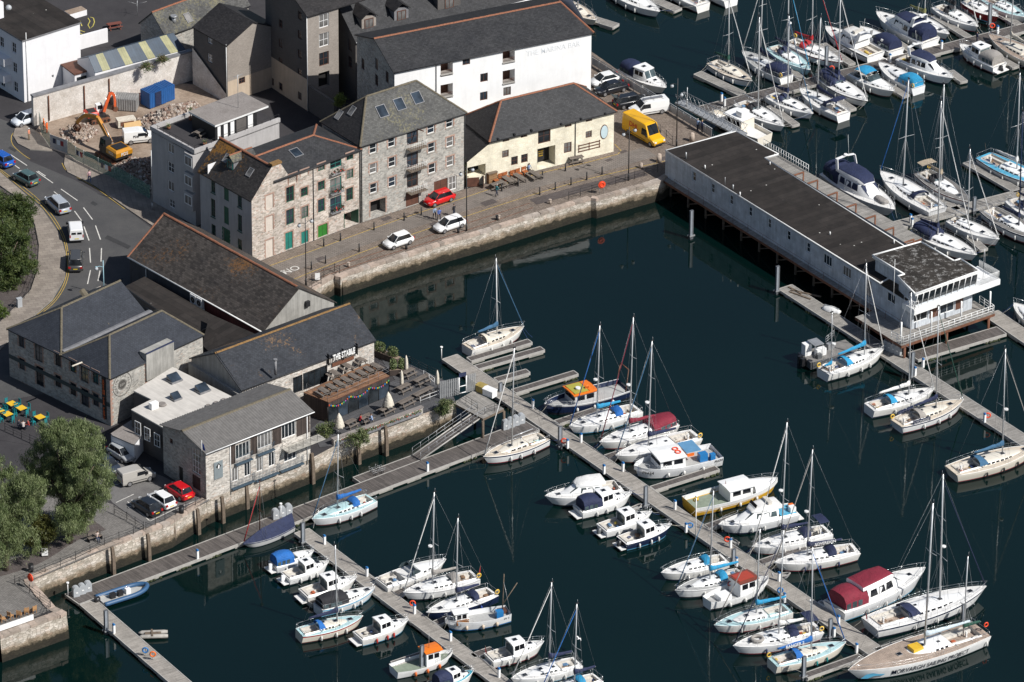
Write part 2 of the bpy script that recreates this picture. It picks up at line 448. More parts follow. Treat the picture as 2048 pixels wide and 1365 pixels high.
M['decklight']=boards('weathered_deck_boards',(.315,.29,.26),.15,.16,.85,True)
M['deckgrey']=boards('grey_finger_boards',(.27,.255,.235),.15,.2,.85,True)
M['deckteak']=boards('terrace_boards',(.235,.125,.07),.14,.25,.7)
M['rim']=plain((.46,.44,.41),.6,'aluminium_rim',metal=.25,var=.2)
M['float']=plain((.37,.355,.32),.9,'concrete_float',var=.4)
M['galv']=plain((.42,.43,.44),.45,'galvanised_steel',metal=.5,var=.2)
M['pile']=plain((.14,.15,.165),.5,'steel_pile',metal=.3,var=.35)
M['pile_pale']=plain((.30,.33,.37),.5,'pile_pale_face',metal=.3,var=.2)
M['timber']=plain((.15,.115,.085),.95,'weathered_timber',var=.45,scale=2.5)
M['weed']=plain((.035,.045,.015),.9,'green_weed',var=.5)
M['bench']=boards('bench_timber',(.16,.135,.115),.12,.25,.85)
M['rust']=plain((.16,.065,.035),.85,'rusty_steel',var=.45)
M['orange']=plain((.75,.16,.02),.5,'orange_plastic')
M['orangered']=plain((.78,.07,.02),.5,'lifebuoy_red')
M['yellow']=plain((.68,.42,.03),.5,'yellow_plastic')
M['bluecap']=plain((.02,.16,.42),.4,'blue_cap')
M['greyplastic']=plain((.38,.40,.42),.45,'grey_plastic')
M['navy']=plain((.014,.022,.065),.8,'navy_canvas',var=.25)
M['sand']=plain((.62,.57,.48),.8,'cream_canvas',var=.12)
M['flowers']=plain((.45,.06,.05),.8,'red_flowers',var=.4)
def poly_area(p):
 return.5*sum(p[i][0]*p[(i+1)%len(p)][1]-p[(i+1)%len(p)][0]*p[i][1]for i in range(len(p)))
def sheet(name,pts,m,off,parent=None,hd=(1,0),kind='structure'):
 """ground sheet following the site level; pts are world points, any order"""
 if poly_area(pts)<0:pts=pts[::-1]
 bm=bmesh.new()
 vs_=[bm.verts.new((p[0],p[1],0))for p in pts]
 for t in tessellate_polygon([[Vector((p[0],p[1],0))for p in pts]]):
  try:bm.faces.new([vs_[i]for i in t])
  except ValueError:pass
 for yy in(Y1,Y2):
  bmesh.ops.bisect_plane(bm,geom=bm.verts[:]+bm.edges[:]+bm.faces[:],plane_co=(0,yy,0),plane_no=(0,1,0))
 bmesh.ops.recalc_face_normals(bm,faces=bm.faces[:])
 for f in bm.faces:
  if f.normal.z<0:f.normal_flip()
 for v in bm.verts:v.co.z=zg(v.co.y)+off
 uv=bm.loops.layers.uv.new('UVMap')
 h=Vector((hd[0],hd[1])).normalized()
 for f in bm.faces:
  for l in f.loops:l[uv].uv=(l.vert.co.x*h.x+l.vert.co.y*h.y,-l.vert.co.x*h.y+l.vert.co.y*h.x)
 me=bpy.data.meshes.new(name);bm.to_mesh(me);bm.free()
 me.materials.append(m)
 o=bpy.data.objects.new(name,me);COL.objects.link(o)
 if kind and parent is None:o['kind']=kind
 if parent:o.parent=parent
 return o
def gpts(*pp):return[G(*p)for p in pp]
def strip(a,width):
 """polyline (world pts) widened to a polygon"""
 L,Rr=[],[]
 for i,p in enumerate(a):
  d=(a[min(i+1,len(a)-1)]-a[max(i-1,0)]);d.z=0;d.normalize()
  n=Vector((-d.y,d.x,0))*width/2
  L.append(p+n);Rr.append(p-n)
 return L+Rr[::-1]
def smooth_line(pts,n=6):
 out=[]
 for i in range(len(pts)-1):
  p0,p1,p2,p3=pts[max(i-1,0)],pts[i],pts[i+1],pts[min(i+2,len(pts)-1)]
  for k in range(n):
   t=k/n
   out.append(.5*((2*p1)+(p2-p0)*t+(2*p0-5*p1+4*p2-p3)*t*t+(3*p1-p0-3*p2+p3)*t**3))
 out.append(pts[-1]);return out
# ================================================================ water and land
wb=MB()
wb.face([(-900,-500,0),(900,-500,0),(900,1500,0),(-900,1500,0)],M['water'])
wo=wb.build('water');tag(wo,kind='structure')
NQ=[(1440,284),(1323,362),(1192,399),(1181,397),(1080,428),(960,466),(880,489),(805,513),(740,533),(684,552)]
STEP=[(681,556),(668,552),(600,592)]
TERR=[(748,687),(796,721),(855,746),(896,764),(912,804)]
SQ=[(412,1000),(340,1046),(285,1067),(168,1112),(62,1158)]
PEN=[(64,1163),(110,1215),(133,1226),(60,1252),(0,1274)]
edge_px=NQ+STEP+[(650,640)]+TERR+[(846,827),(668,892),(621,917)]+SQ+PEN
edge=[G(*p)for p in edge_px]
far=[Vector((edge[-1].x-200,edge[-1].y-60,0)),Vector((-800,edge[-1].y,0)),Vector((-800,900,0)),Vector((-40,900,0))]
pE=[G(1160,86),G(700,-195)]
land=edge+far+pE[::-1]
sheet('ground',land,M['yard'],-0.062)
# quay walls: battered masonry faces along the water's edge with loose coping stones
qroot=thing('quay_wall','long masonry quay wall with tide-stained face below the cobbled street','quay wall')
def quay_face(pxs,name,root,batter=.35,mat=None):
 pts=[G(*p)for p in pxs]
 mb=MB()
 n=len(pts)
 out=[]
 for i in range(n):
  d=pts[min(i+1,n-1)]-pts[max(i-1,0)];d.z=0;d.normalize()
  out.append(Vector((d.y,-d.x,0)))
 cen=[pts[i]+out[i]*0 for i in range(n)]
 for i in range(n-1):
  a,b=cen[i],cen[i+1]
  sgn=SIDE
  lo_a=Vector((a.x,a.y,-1.2))+out[i]*sgn*batter;lo_b=Vector((b.x,b.y,-1.2))+out[i+1]*sgn*batter
  ta=Vector((a.x,a.y,zg(a.y)-.06));tb=Vector((b.x,b.y,zg(b.y)-.06))
  L=(tb-ta).length;k=max(1,int(L/2))
  for j in range(k):
   u0,u1=j/k,(j+1)/k
   mb.face([lo_a.lerp(lo_b,u0),lo_a.lerp(lo_b,u1),ta.lerp(tb,u1),ta.lerp(tb,u0)],mat or M['quay'])
 return mb.build(name,root),pts,out
SIDE=-1
def coping(pts,root,w=.7,lmin=.9,lmax=1.5,out=.06):
 ln=[(pts[i+1]-pts[i]).length for i in range(len(pts)-1)]
 for i in range(len(pts)-1):
  a,b=pts[i],pts[i+1]
  d=(b-a);d.z=0;L=d.length;d.normalize();nrm=Vector((-d.y,d.x,0))*-SIDE*-1
  t=0
  while t<L-.15:
   l=min(random.uniform(lmin,lmax),L-t)
   mb=MB(hd=d)
   p=a+d*(t+.012);q=a+d*(t+l-.012)
   h=random.uniform(-.012,.02);wi=w*random.uniform(.85,1.1);ov=out*random.uniform(.4,1.3)
   inn=nrm
   z=zg(p.y)
   c=[p+inn*-ov,q+inn*-ov,q+inn*wi,p+inn*wi]
   if poly_area(c)<0:c=c[::-1]
   mb.prism([(v.x,v.y)for v in c],z-.3,z+.07+h,random.choice(COPE))
   mb.build('coping_stone',root)
   t+=l
o,pts,_=quay_face(NQ,'masonry_face',qroot)
coping(pts,qroot)
o,pts2,_=quay_face([NQ[-1]]+STEP,'masonry_face',qroot,.05)
coping(pts2,qroot)
quay_face([STEP[-1],(640,650)],'masonry_face',qroot,.1)
troot=thing('terrace_wall','rubble harbour wall with planters under the pub terrace','quay wall')
quay_face([(650,640)]+TERR,'masonry_face',troot,.15)
o,ptst,_=quay_face([TERR[-1],(846,827),(668,892),(621,917),(413,1000)],'masonry_face',troot,.25)
sroot=thing('quay_wall','stepped masonry wall with timber fender posts beside the car park','quay wall')
o,pts3,_=quay_face(SQ,'masonry_face',sroot,.35);coping(pts3,sroot)
proot=thing('quay_wall','rounded masonry pier head at the lower left corner','quay wall')
o,pts4,_=quay_face([SQ[-1]]+PEN,'masonry_face',proot,.4);coping(pts4,proot,w=.9)
eroot=thing('quay_wall','quay edge beneath the galvanised railing','quay wall')
quay_face([(700,-195),(1160,86),(1440,284)],'masonry_face',eroot,.1)
# surfaces
sheet('cobbled_quay',gpts(*NQ,(681,556),(668,552),(600,592),(470,540),(505,528),(721,446),(930,378),(1227,303),(1181,176),(1160,88),(1190,108)),M['cobble'],-0.046,hd=(.77,.64))
sheet('quay_road',strip(smooth_line(gpts((470,588),(560,541),(640,509),(760,466),(900,418),(1060,366),(1180,338),(1300,303))),3.0),M['quayroad'],-0.042,hd=(.77,.64))
for k,ln in enumerate((((500,545),(620,503),(760,452),(900,405),(1060,352),(1165,327),(1236,308)),((560,570),(640,537),(760,491),(900,443),(1060,391),(1180,357),(1330,322)))):
 sheet('yellow_line',strip(smooth_line(gpts(*ln)),.10),M['yellowline'],-0.036,hd=(.77,.64))
sheet('yellow_line',strip(gpts((1236,308),(1242,301),(1229,288)),.10),M['yellowline'],-0.036)
sheet('dark_quay_strip',strip(gpts((1066,404),(1180,372),(1290,345)),1.7),M['darkpave'],-0.040,hd=(.8,.6))
for a in(((640,555),(760,514),(960,452),(1066,415)),((640,543),(800,490),(960,438),(1060,406))):
 sheet('iron_rail',strip(gpts(*a),.12),M['rust'],-0.034)
for x,y,w_ in((641,517,.6),(773,437,.7),(866,447,.5),(978,405,1.0),(870,412,.5),(1218,320,.5),(1330,316,.6),(1022,372,.5),(1247,303,.5)):
 p=G(x,y);a=R(38);u_=Vector((math.cos(a),math.sin(a),0))*w_;v_=Vector((-u_.y,u_.x,0))*.6;sheet('manhole_cover',[p-u_-v_,p+u_-v_,p+u_+v_,p-u_+v_],M['darkpave'],-0.030)
# main road on the left with pavements
ROADC=[(-140,250),(0,318),(70,358),(135,408),(195,460),(215,520),(195,580),(150,650),(60,730),(-100,830)]
road_pts=gpts((-150,215),(0,237),(40,252),(22,285),(60,322),(150,360),(255,420),(322,470),(440,520),(505,532),(470,600),(250,640),(220,760),(20,800),(-150,850),(-150,760),(0,700),(60,640),(105,600),(130,555),(132,510),(120,470),(85,420),(40,380),(0,345),(-150,285))
sheet('road',road_pts,M['tarmac'],-0.054)
LP=gpts((0,345),(40,380),(85,420),(120,470),(132,510),(130,555),(105,600),(60,640),(0,700),(-150,760),(-150,700),(0,645),(20,625),(62,580),(75,540),(78,490),(70,450),(40,400),(0,372),(-150,300),(-150,285))
def raised(name,pts,m,h,hd=(1,0)):
 if poly_area(pts)<0:pts=pts[::-1]
 mb=MB(hd=hd)
 mb.prism([(p.x,p.y)for p in pts],ZN-.3,ZN+h,M['kerb'],m)if min(p.y for p in pts)>Y1 else None
 if not mb.f:
  o=sheet(name,pts,m,h,hd=hd)
  n=len(pts)
  kb=MB()
  for i in range(n):
   a,b=pts[i],pts[(i+1)%n]
   kb.face([(a.x,a.y,zg(a.y)-.3),(b.x,b.y,zg(b.y)-.3),(b.x,b.y,zg(b.y)+h),(a.x,a.y,zg(a.y)+h)],M['kerb'])
  kb.build('kerb',o);return o
 return tag(mb.build(name),kind='structure')
raised('pavement',LP,M['pave'],.06,(.6,.8))
raised('pavement',gpts((30,258),(26,272),(36,288),(60,300),(105,303),(96,283),(70,262),(48,250)),M['pave'],.06,(.7,.7))
raised('pavement',gpts((128,330),(135,345),(190,372),(250,415),(322,464),(400,505),(505,532),(400,470),(320,402),(240,352),(170,318),(130,310)),M['pave'],.06,(.7,-.7))
for ln in(((0,338),(45,372),(90,412),(124,462),(137,510),(135,558),(110,603),(66,640)),((0,341.5),(42,376),(87,416),(121.5,466),(133.5,510),(131.5,556),(107,601),(63,638))):
 sheet('double_yellow_line',strip(smooth_line(gpts(*ln)),.09),M['yellowline'],-0.036)
for ln in(((60,318),(45,308),(26,290),(23,272),(34,258)),((250,418),(190,375),(150,352),(132,340),(124,326))):
 sheet('double_yellow_line',strip(smooth_line(gpts(*ln)),.09),M['yellowline'],-0.034)
for a,b in(((21,309),(54,331)),((73,343),(106,366)),((11,317),(39,337)),((122,378),(155,401)),((108,383),(139,408)),((167,415),(185,439)),((149,422),(163,441)),((168,453),(178,481)),((191,451),(201,479)),((179,496),(181,525)),((203,496),(202,523)),((181,540),(175,568)),((200,541),(196,562)),((76,342),(91,352))):
 sheet('lane_marking',strip([G(*a),G(*b)],.13),M['whiteline'],-0.036)
M['patch']=rough_ground('tarmac_patch',(.034,.034,.036),(.05,.05,.052),.6,.9,9.0,.25)
for pp in(((186,402),(196,408),(190,412),(180,406)),((100,218),(118,224),(112,230),(94,223)),((215,470),(262,492),(256,498),(209,476)),((20,292),(34,300),(30,304),(16,296)),((232,560),(246,556),(240,590),(226,594))):
 sheet('tarmac_patch',gpts(*pp),M['patch'],-0.044)
# demolition site, playground, car park, plaza
sheet('demolition_ground',gpts((70,262),(100,292),(165,318),(240,352),(322,402),(330,300),(470,220),(400,170),(300,160),(110,215)),M['earth'],-0.044)
sheet('playground',gpts((110,100),(300,90),(300,-60),(-60,-60),(40,60)),M['yard'],-0.044)
for a in(((181,34),(187,36),(189,44),(186,52),(180,57),(176,50),(180,42),(176,36)),((158,60),(170,64)),((157,65),(169,70)),((160,42),(164,52))):
 sheet('playground_marking',strip(gpts(*a),.12),M['playline'],-0.036)
sheet('car_park',gpts((200,910),(325,952),(420,1000),(300,1060),(225,1005),(190,960)),M['lot'],-0.044,hd=(.7,.7))
for a,b in(((232,1005),(268,988)),((256,1015),(300,995)),((262,970),(290,961)),((222,972),(240,967)),((300,1042),(345,1020)),((345,1020),(400,998)),((255,1003),(300,1042)),((238,943),(262,935))):
 sheet('parking_line',strip([G(*a),G(*b)],.1),M['whiteline'],-0.036)
sheet('promenade',gpts((225,1008),(300,1060),(64,1160),(110,1215),(0,1268),(-120,1290),(-120,1000),(60,960)),M['setts'],-0.044,hd=(.6,-.8))
sheet('dark_paving',strip(smooth_line(gpts((-30,1148),(60,1120),(140,1072),(200,1050))),2.6),M['darkpave'],-0.038)
sheet('cafe_yard',gpts((-60,800),(60,820),(230,860),(110,920),(60,890),(-60,870)),M['yard'],-0.042)
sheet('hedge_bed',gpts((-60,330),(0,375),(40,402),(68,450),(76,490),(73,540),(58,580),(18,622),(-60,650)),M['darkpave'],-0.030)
# ================================================================ building kit
class Frame:
 """front facade from base pixel a to base pixel b at level z0; u along it, w inwards"""
 def __init__(s,a,b,z0=None,ortho=None):
  A=G(*a)if z0 is None else P(a[0],a[1],z0)
  B=G(*b)if z0 is None else P(b[0],b[1],z0)
  s.z0=min(zg(A.y),zg(B.y))if z0 is None else z0
  s.o=Vector((A.x,A.y,0));d=B-A;d.z=0
  s.U=d.length;s.u=d.normalized();s.w=Vector((-s.u.y,s.u.x,0))
  s.ang=math.atan2(s.u.y,s.u.x)
 def pt(s,u,w,z):return s.o+s.u*u+s.w*w+Vector((0,0,z))
 def sub(s,u,w,ang=0.0,U=None,z0=None):
  f=Frame.__new__(Frame);f.z0=s.z0 if z0 is None else z0
  f.o=s.o+s.u*u+s.w*w;a=s.ang+ang
  f.u=Vector((math.cos(a),math.sin(a),0));f.w=Vector((-f.u.y,f.u.x,0));f.ang=a;f.U=U or 1;return f
 def at(s,px,py):
  """pixel on the facade plane -> (u, v above z0)"""
  d=ray(px,py);n=s.w
  t=(s.o-CP).dot(n)/d.dot(n)
  p=CP+d*t
  return(p-s.o).dot(s.u),p.z-s.z0
 def mat(s,u,v,w=0.0):
  m=Matrix.Rotation(s.ang,4,'Z');m.translation=s.pt(u,w,s.z0+v);return m
def wallface(mb,f,U,H,m,ops=(),d=.22,top=None,base=-.6,back=None):
 """facade with real openings; ops = (u0,u1,v0,v1,recess,backmat or None)"""
 us=sorted({0,U}|{x for o in ops for x in(o[0],o[1])})
 vs_=sorted({base,H}|{x for o in ops for x in(o[2],o[3])})
 us=[x for x in us if 0<=x<=U];vs_=[x for x in vs_ if base<=x<=H]
 for i in range(len(us)-1):
  for j in range(len(vs_)-1):
   cu,cv=(us[i]+us[i+1])/2,(vs_[j]+vs_[j+1])/2
   if any(o[0]<cu<o[1]and o[2]<cv<o[3]for o in ops):continue
   mb.face([f.pt(us[i],0,f.z0+vs_[j]),f.pt(us[i+1],0,f.z0+vs_[j]),f.pt(us[i+1],0,f.z0+vs_[j+1]),f.pt(us[i],0,f.z0+vs_[j+1])],m)
 for(a,b,c,e,r,bk)in ops:
  q=[(a,c),(b,c),(b,e),(a,e)]
  for k in range(4):
   (u0,v0),(u1,v1)=q[k],q[(k+1)%4]
   mb.face([f.pt(u0,0,f.z0+v0),f.pt(u0,r,f.z0+v0),f.pt(u1,r,f.z0+v1),f.pt(u1,0,f.z0+v1)],m)
  mb.face([f.pt(a,r,f.z0+c),f.pt(b,r,f.z0+c),f.pt(b,r,f.z0+e),f.pt(a,r,f.z0+e)],bk or M['dark'])
 if top: # extra gable polygon above H : list of (u, v)
  mb.face([f.pt(0,0,f.z0+H),f.pt(U,0,f.z0+H)]+[f.pt(u,0,f.z0+v)for u,v in top],m)
_win={}
def window_meshes(w,h,fm,gm,nx,ny,fw=.095):
 key=(round(w,2),round(h,2),fm.name,gm.name,nx,ny)
 if key not in _win:
  mb=MB()
  mb.box(-w/2,-w/2+fw,0,.06,0,h,fm);mb.box(w/2-fw,w/2,0,.06,0,h,fm)
  mb.box(-w/2+fw,w/2-fw,0,.06,0,fw,fm);mb.box(-w/2+fw,w/2-fw,0,.06,h-fw,h,fm)
  for k in range(1,nx):
   x=-w/2+w*k/nx;mb.box(x-.028,x+.028,.004,.055,fw,h-fw,fm)
  for k in range(1,ny):
   z=h*k/ny;mb.box(-w/2+fw,w/2-fw,.008,.05,z-.025,z+.025,fm)
  p=MB();p.box(-w/2+fw-.01,w/2-fw+.01,.03,.045,fw-.01,h-fw+.01,gm)
  a=mb.build('window');b=p.build('pane')
  _win[key]=(a.data,b.data)
  bpy.data.objects.remove(a);bpy.data.objects.remove(b)
 return _win[key]
def put(name,me,root,mat):
 o=bpy.data.objects.new(name,me);COL.objects.link(o);o.parent=root
 o.matrix_basis=Matrix.Translation(-root.location)@mat;return o
class Bld:
 def __init__(s,name,label,f,cat='building'):
  s.f=f;s.root=thing(name,label,cat,f.pt(0,0,f.z0));s.L=s.root.location.copy()
 def mb(s,hd=None):
  b=MB(hd or s.f.u);b.M=Matrix.Translation(-s.L);return b
 def add(s,mb,name,parent=None):return mb.build(name,parent or s.root)
 def wall(s,f,U,H,m,wins=(),name='wall',top=None,base=-.6,thick=None):
  """wins: (px, py, w, h, style[, nx, ny]) px/py = centre in the photograph of the opening on this wall"""
  ops=[];todo=[]
  for wd in wins:
   px,py,w,h,st=wd[:5]
   u,v=f.at(px,py)
   u=min(max(u,w/2+.05),U-w/2-.05);v0=max(v-h/2,.02);v1=min(v+h/2,H-.05)
   if st[0]=='void':ops.append((u-w/2,u+w/2,v0,v1,st[1],st[2]if len(st)>2 else M['dark']))
   elif st[0]=='panel':ops.append((u-w/2,u+w/2,v0,v1,.07,st[1]))
   else:
    ops.append((u-w/2,u+w/2,v0,v1,.2,M['dark']))
    if st[0]=='win' and st[2]is M['glass']:st=(st[0],st[1],random.choice((M['glass'],M['glass'],M['glassb'],M['glassc'])))+tuple(st[3:])
   todo.append((u,v0,w,v1-v0,st,wd[5]if len(wd)>5 else 2,wd[6]if len(wd)>6 else 2))
  mb=s.mb();wallface(mb,f,U,H,m,ops,top=top,base=base);s.add(mb,name)
  for u,v0,w,h,st,nx,ny in todo:
   if st[0]=='win':
    fm,gm=st[1],st[2]
    a,b=window_meshes(w-.02,h-.02,fm,gm,nx,ny)
    o=put('window',a,s.root,f.mat(u,v0+.01,.10))
    p=bpy.data.objects.new('pane',b);COL.objects.link(p);p.parent=o
    if len(st)>3 and st[3]:
     k=s.mb();k.M=k.M@f.mat(u,v0,0);k.box(-w/2-.06,w/2+.06,-.07,.05,-.11,-.012,st[3]);s.add(k,'window_sill')
   elif st[0]=='door':
    k=s.mb();k.M=k.M@f.mat(u,v0,.10);k.box(-w/2+.02,w/2-.02,0,.06,.01,h-.02,st[1])
    k.box(-.015,.015,-.012,0,.05,h-.06,M['black']);s.add(k,'door')
   if len(st)>4 and st[4]: # brick surround, toothed
    k=s.mb();k.M=k.M@f.mat(u,v0,0);n=max(3,int(h/.24))
    for side in(-1,1):
     for i in range(n):
      e=.24 if i%2 else.14
      x0,x1=(w/2+.004,w/2+e)if side>0 else(-w/2-e,-w/2-.004)
      k.box(x0,x1,-.015,.03,h*i/n,h*(i+1)/n-.01,st[4])
    k.box(-w/2-.2,w/2+.2,-.018,.03,h+.003,h+.2,st[4]);s.add(k,'brick_surround')
 def slab(s,pts,m,name='roof',t=.14,parent=None,edge=None):
  mb=s.mb()
  n=len(pts);a=[mb.vert(p)for p in pts];b=[mb.vert(p-Vector((0,0,t)))for p in pts]
  mb.facei(a,m);mb.facei(b[::-1],edge or m)
  for i in range(n):
   j=(i+1)%n;mb.facei([a[i],b[i],b[j],a[j]],edge or m)
  return s.add(mb,name,parent)
 def bar(s,a,b,w,h,m,name,parent=None,seg=None):
  mb=s.mb()
  d=b-a;L=d.length;x=d.normalized();y=Vector((-x.y,x.x,0)).normalized();z=x.cross(y)
  k=max(1,int(L/seg))if seg else 1
  for i in range(k):
   p,q=a+x*(L*i/k+(.01 if k>1 else 0)),a+x*(L*(i+1)/k)
   hh=h*(1+(random.uniform(-.15,.15)if k>1 else 0))
   c=[[e+y*sy*w/2+z*sz for sy,sz in((-1,-.02),(-.6,hh*.7),(0,hh),(.6,hh*.7),(1,-.02))]for e in(p,q)]
   mb.loft(c,m,close=True,smooth=False)
  return s.add(mb,name,parent)
 def hip(s,f,U,D,ze,h,hl,hr,m,ridge=None,oh=.25,w0=0.0,mats=None,ridge_seg=.45,hips=True):
  """hipped / gabled roof over u 0..U, w w0..w0+D; hl, hr = hip runs (0 = gable)"""
  pl=oh/(D/2)*h
  e0,e1,wa,wb_=-oh,U+oh,w0-oh,w0+D+oh
  zl=f.z0+ze-pl
  z1=f.z0+ze+h
  wm=w0+D/2
  r0,r1=(hl if hl else-oh),U-(hr if hr else-oh)
  FL,FR,BR,BL=f.pt(e0,wa,zl),f.pt(e1,wa,zl),f.pt(e1,wb_,zl),f.pt(e0,wb_,zl)
  RL,RR=f.pt(r0,wm,z1),f.pt(r1,wm,z1)
  mm=mats or[m]*4
  s.slab([FL,FR,RR,RL],mm[0],'roof');s.slab([BR,BL,RL,RR],mm[1],'roof')
  if hl:s.slab([BL,FL,RL],mm[2],'roof')
  if hr:s.slab([FR,BR,RR],mm[3],'roof')
  for a_,b_ in((FL,FR),(BL,BR)):
   g=s.mb();g.tube([a_-Vector((0,0,.1)),b_-Vector((0,0,.1))],.075,M['black'],5);s.add(g,'gutter')
  if ridge:
   s.bar(RL,RR,.34,.11,ridge,'ridge_tiles',seg=ridge_seg)
   if hips:
    if hl:s.bar(FL,RL,.3,.09,ridge,'hip_tiles',seg=ridge_seg);s.bar(BL,RL,.3,.09,ridge,'hip_tiles',seg=ridge_seg)
    if hr:s.bar(FR,RR,.3,.09,ridge,'hip_tiles',seg=ridge_seg);s.bar(BR,RR,.3,.09,ridge,'hip_tiles',seg=ridge_seg)
  s.RL,s.RR,s.FL,s.FR,s.BR,s.BL=RL,RR,FL,FR,BR,BL
  return s
 def gable_top(s,U,h,inset=0):return[(U,0)]if False else[(U/2,h)]
 def skylight(s,px,py,n_,w=.9,h=1.2,p0=None,lit=False):
  """rooflight on the plane through p0 with normal n_"""
  d=ray(px,py);t=(p0-CP).dot(n_)/d.dot(n_);c=CP+d*t
  x=Vector((-n_.y,n_.x,0)).normalized();y=n_.cross(x)
  mt=Matrix((x,y,n_)).transposed().to_4x4();mt.translation=c
  mb=s.mb();mb.M=mb.M@mt
  for b in((-w/2-.08,-w/2,-h/2,h/2),(w/2,w/2+.08,-h/2,h/2),(-w/2-.08,w/2+.08,-h/2-.08,-h/2),(-w/2-.08,w/2+.08,h/2,h/2+.08)):mb.box(*b,-.02,.10,M['lead'])
  o=s.add(mb,'skylight')
  p=s.mb();p.M=p.M@mt;p.box(-w/2,w/2,-h/2,h/2,-.02,.06,M['glassc']if lit else M['glassb']);s.add(p,'pane',o)  # lit panes get their brightness from a paler glass colour
 def pipe(s,f,u,v0,v1,m=None,w=-.07):
  mb=s.mb();mb.tube([f.pt(u,w,f.z0+v0),f.pt(u,w,f.z0+v1)],.055,m or M['black'],6);s.add(mb,'drainpipe')
def nrm(a,b,c):
 n=(b-a).cross(c-a).normalized()
 return n if n.z>0 else-n
def text_mesh(s,size,m,depth=.03,name='lettering',bold=0.0,sx=1.0,align='CENTER',space=1.0):
 cu=bpy.data.curves.new(name,'FONT');cu.body=s;cu.size=size;cu.extrude=depth/2;cu.align_x=align;cu.align_y='CENTER'
 cu.offset=bold;cu.space_character=space;cu.resolution_u=3
 o=bpy.data.objects.new(name,cu);COL.objects.link(o)
 bpy.context.view_layer.update()
 me=bpy.data.meshes.new_from_object(o.evaluated_get(bpy.context.evaluated_depsgraph_get()))
 bpy.data.objects.remove(o)
 me.materials.clear();me.materials.append(m)
 if sx!=1:me.transform(Matrix.Diagonal((sx,1,1,1)))
 return me
STAND=Matrix.Rotation(R(90),4,'X')
WW=('win',M['white'],M['glass']);WWs=('win',M['white'],M['glass'],M['kerb'],M['brickred'])
WG=('win',M['green'],M['glass'],None,M['brickred']);WD=('win',M['brown'],M['glass']);WC=('win',M['white'],M['glassc'])
PB=('panel',M['shutterp'],None,None,M['brickred'])
# ================================================================ quayside buildings
def railing(bld,pts,h=1.0,m=None,posts=1.2,rails=3,name='railing',r=.022,z=None):
 mb=bld.mb()if hasattr(bld,'mb')else MB()
 if not hasattr(bld,'mb'):mb.M=Matrix.Translation(-bld.location)
 for i in range(len(pts)-1):
  a,b=pts[i],pts[i+1];L=(b-a).length;k=max(1,round(L/posts))
  for j in range(k+1):
   p=a.lerp(b,j/k);mb.tube([p,p+Vector((0,0,h))],r*1.2,m or M['black'],5)
  for q in range(1,rails+1):
   zz=Vector((0,0,h*q/rails));mb.tube([a+zz,b+zz],r,m or M['black'],5)
 return mb.build(name,bld.root if hasattr(bld,'root')else bld)
# --- stone warehouse with green shutters and rendered side
f=Frame((505,527),(721,445));U=f.U
B=Bld('stone_warehouse','pink stone warehouse with green shutters and a white rendered side wall',f)
z2=lambda x,y:(300+x/3.328,150+y/3.328)
wn_=[]
for x,y,h in((795,755,1.3),(795,845,1.9),(795,990,2.0),(795,1155,2.4),(930,692,1.1),(1028,652,.85)):wn_.append((*z2(x,y),1.15,h,PB))
for x,y,w,h in((932,795,1.2,2.1),(932,945,1.2,2.1),(1027,780,1.05,1.2),(1030,915,1.05,1.6),(1140,612,1.05,1.1),(1140,738,1.05,1.25),(1140,870,1.05,1.8),(1330,540,1.05,1.1),(1330,660,1.05,1.25),(1328,795,1.05,1.75)):wn_.append((*z2(x,y),w,h,WG))
for y,h in((605,1.85),(735,2.1),(862,2.1)):wn_.append((*z2(1237,y),1.8,h,('win',M['teal'],M['glass'])))
DT=('door',M['teal'],0,0,M['brickred'])
wn_+=[(*z2(925,1112),1.15,2.7,DT),(*z2(1030,1090),1.1,2.1,DT),(*z2(1150,1042),1.5,1.9,('door',M['greenb'],0,0,M['brickred'])),(*z2(1340,962),2.4,2.2,('void',2.5))]
H1=10.2
uA=f.at(545,332)[0];vA=f.at(545,332)[1]
HL=f.at(506,398)[1]
# front: left gable part rises from HL to the parapet, then the main eave
uV=uA+(uA*.75)
B.wall(f,U,HL,M['stone'],[w for w in wn_ if f.at(w[0],w[1])[1]+w[3]/2<HL])
mb=B.mb()
mb.face([f.pt(0,0,f.z0+HL),f.pt(uV,0,f.z0+HL),f.pt(uV,0,f.z0+H1),f.pt(uA+1.2,0,f.z0+vA),f.pt(uA,0,f.z0+vA)],M['stone']);B.add(mb,'gable_wall')
f2=f.sub(uV,0,0,U-uV,f.z0+HL)
B.wall(f2,U-uV,H1-HL,M['stone'],[w for w in wn_ if f.at(w[0],w[1])[1]+w[3]/2>=HL],base=0)
mb=B.mb();mb.M=mb.M@f.mat(uA-.1,vA);mb.box(0,1.5,-.1,.6,-.05,.22,M['ridgeo']);B.add(mb,'parapet_coping')
D1,DM=10.2,8.6
fs=f.sub(0,D1,R(-90),D1)
side=[]
for x,y,h in((420,745,1.75),(420,887,2.5),(423,1050,2.2),(597,842,1.75),(598,987,2.3),(598,1152,2.4)):side.append((*z2(x,y),.85,h,('win',M['green'],M['glass'],M['green'])))
for x,y,h in((508,792,1.9),(508,937,2.4)):side.append((*z2(x,y),.95,h,('panel',M['green'])))
side.append((*z2(508,1100),1.15,2.8,('door',M['green'],0,0,M['green'])))
B.wall(fs,D1,HL-.1,M['greyrender'],side)
fr=f.sub(U,0,R(90),DM);B.wall(fr,DM,H1,M['stoneg'])
fb=f.sub(U,DM,R(180),U);B.wall(fb,U,H1,M['whitewall2'])
Vz=lambda z:Vector((0,0,z))
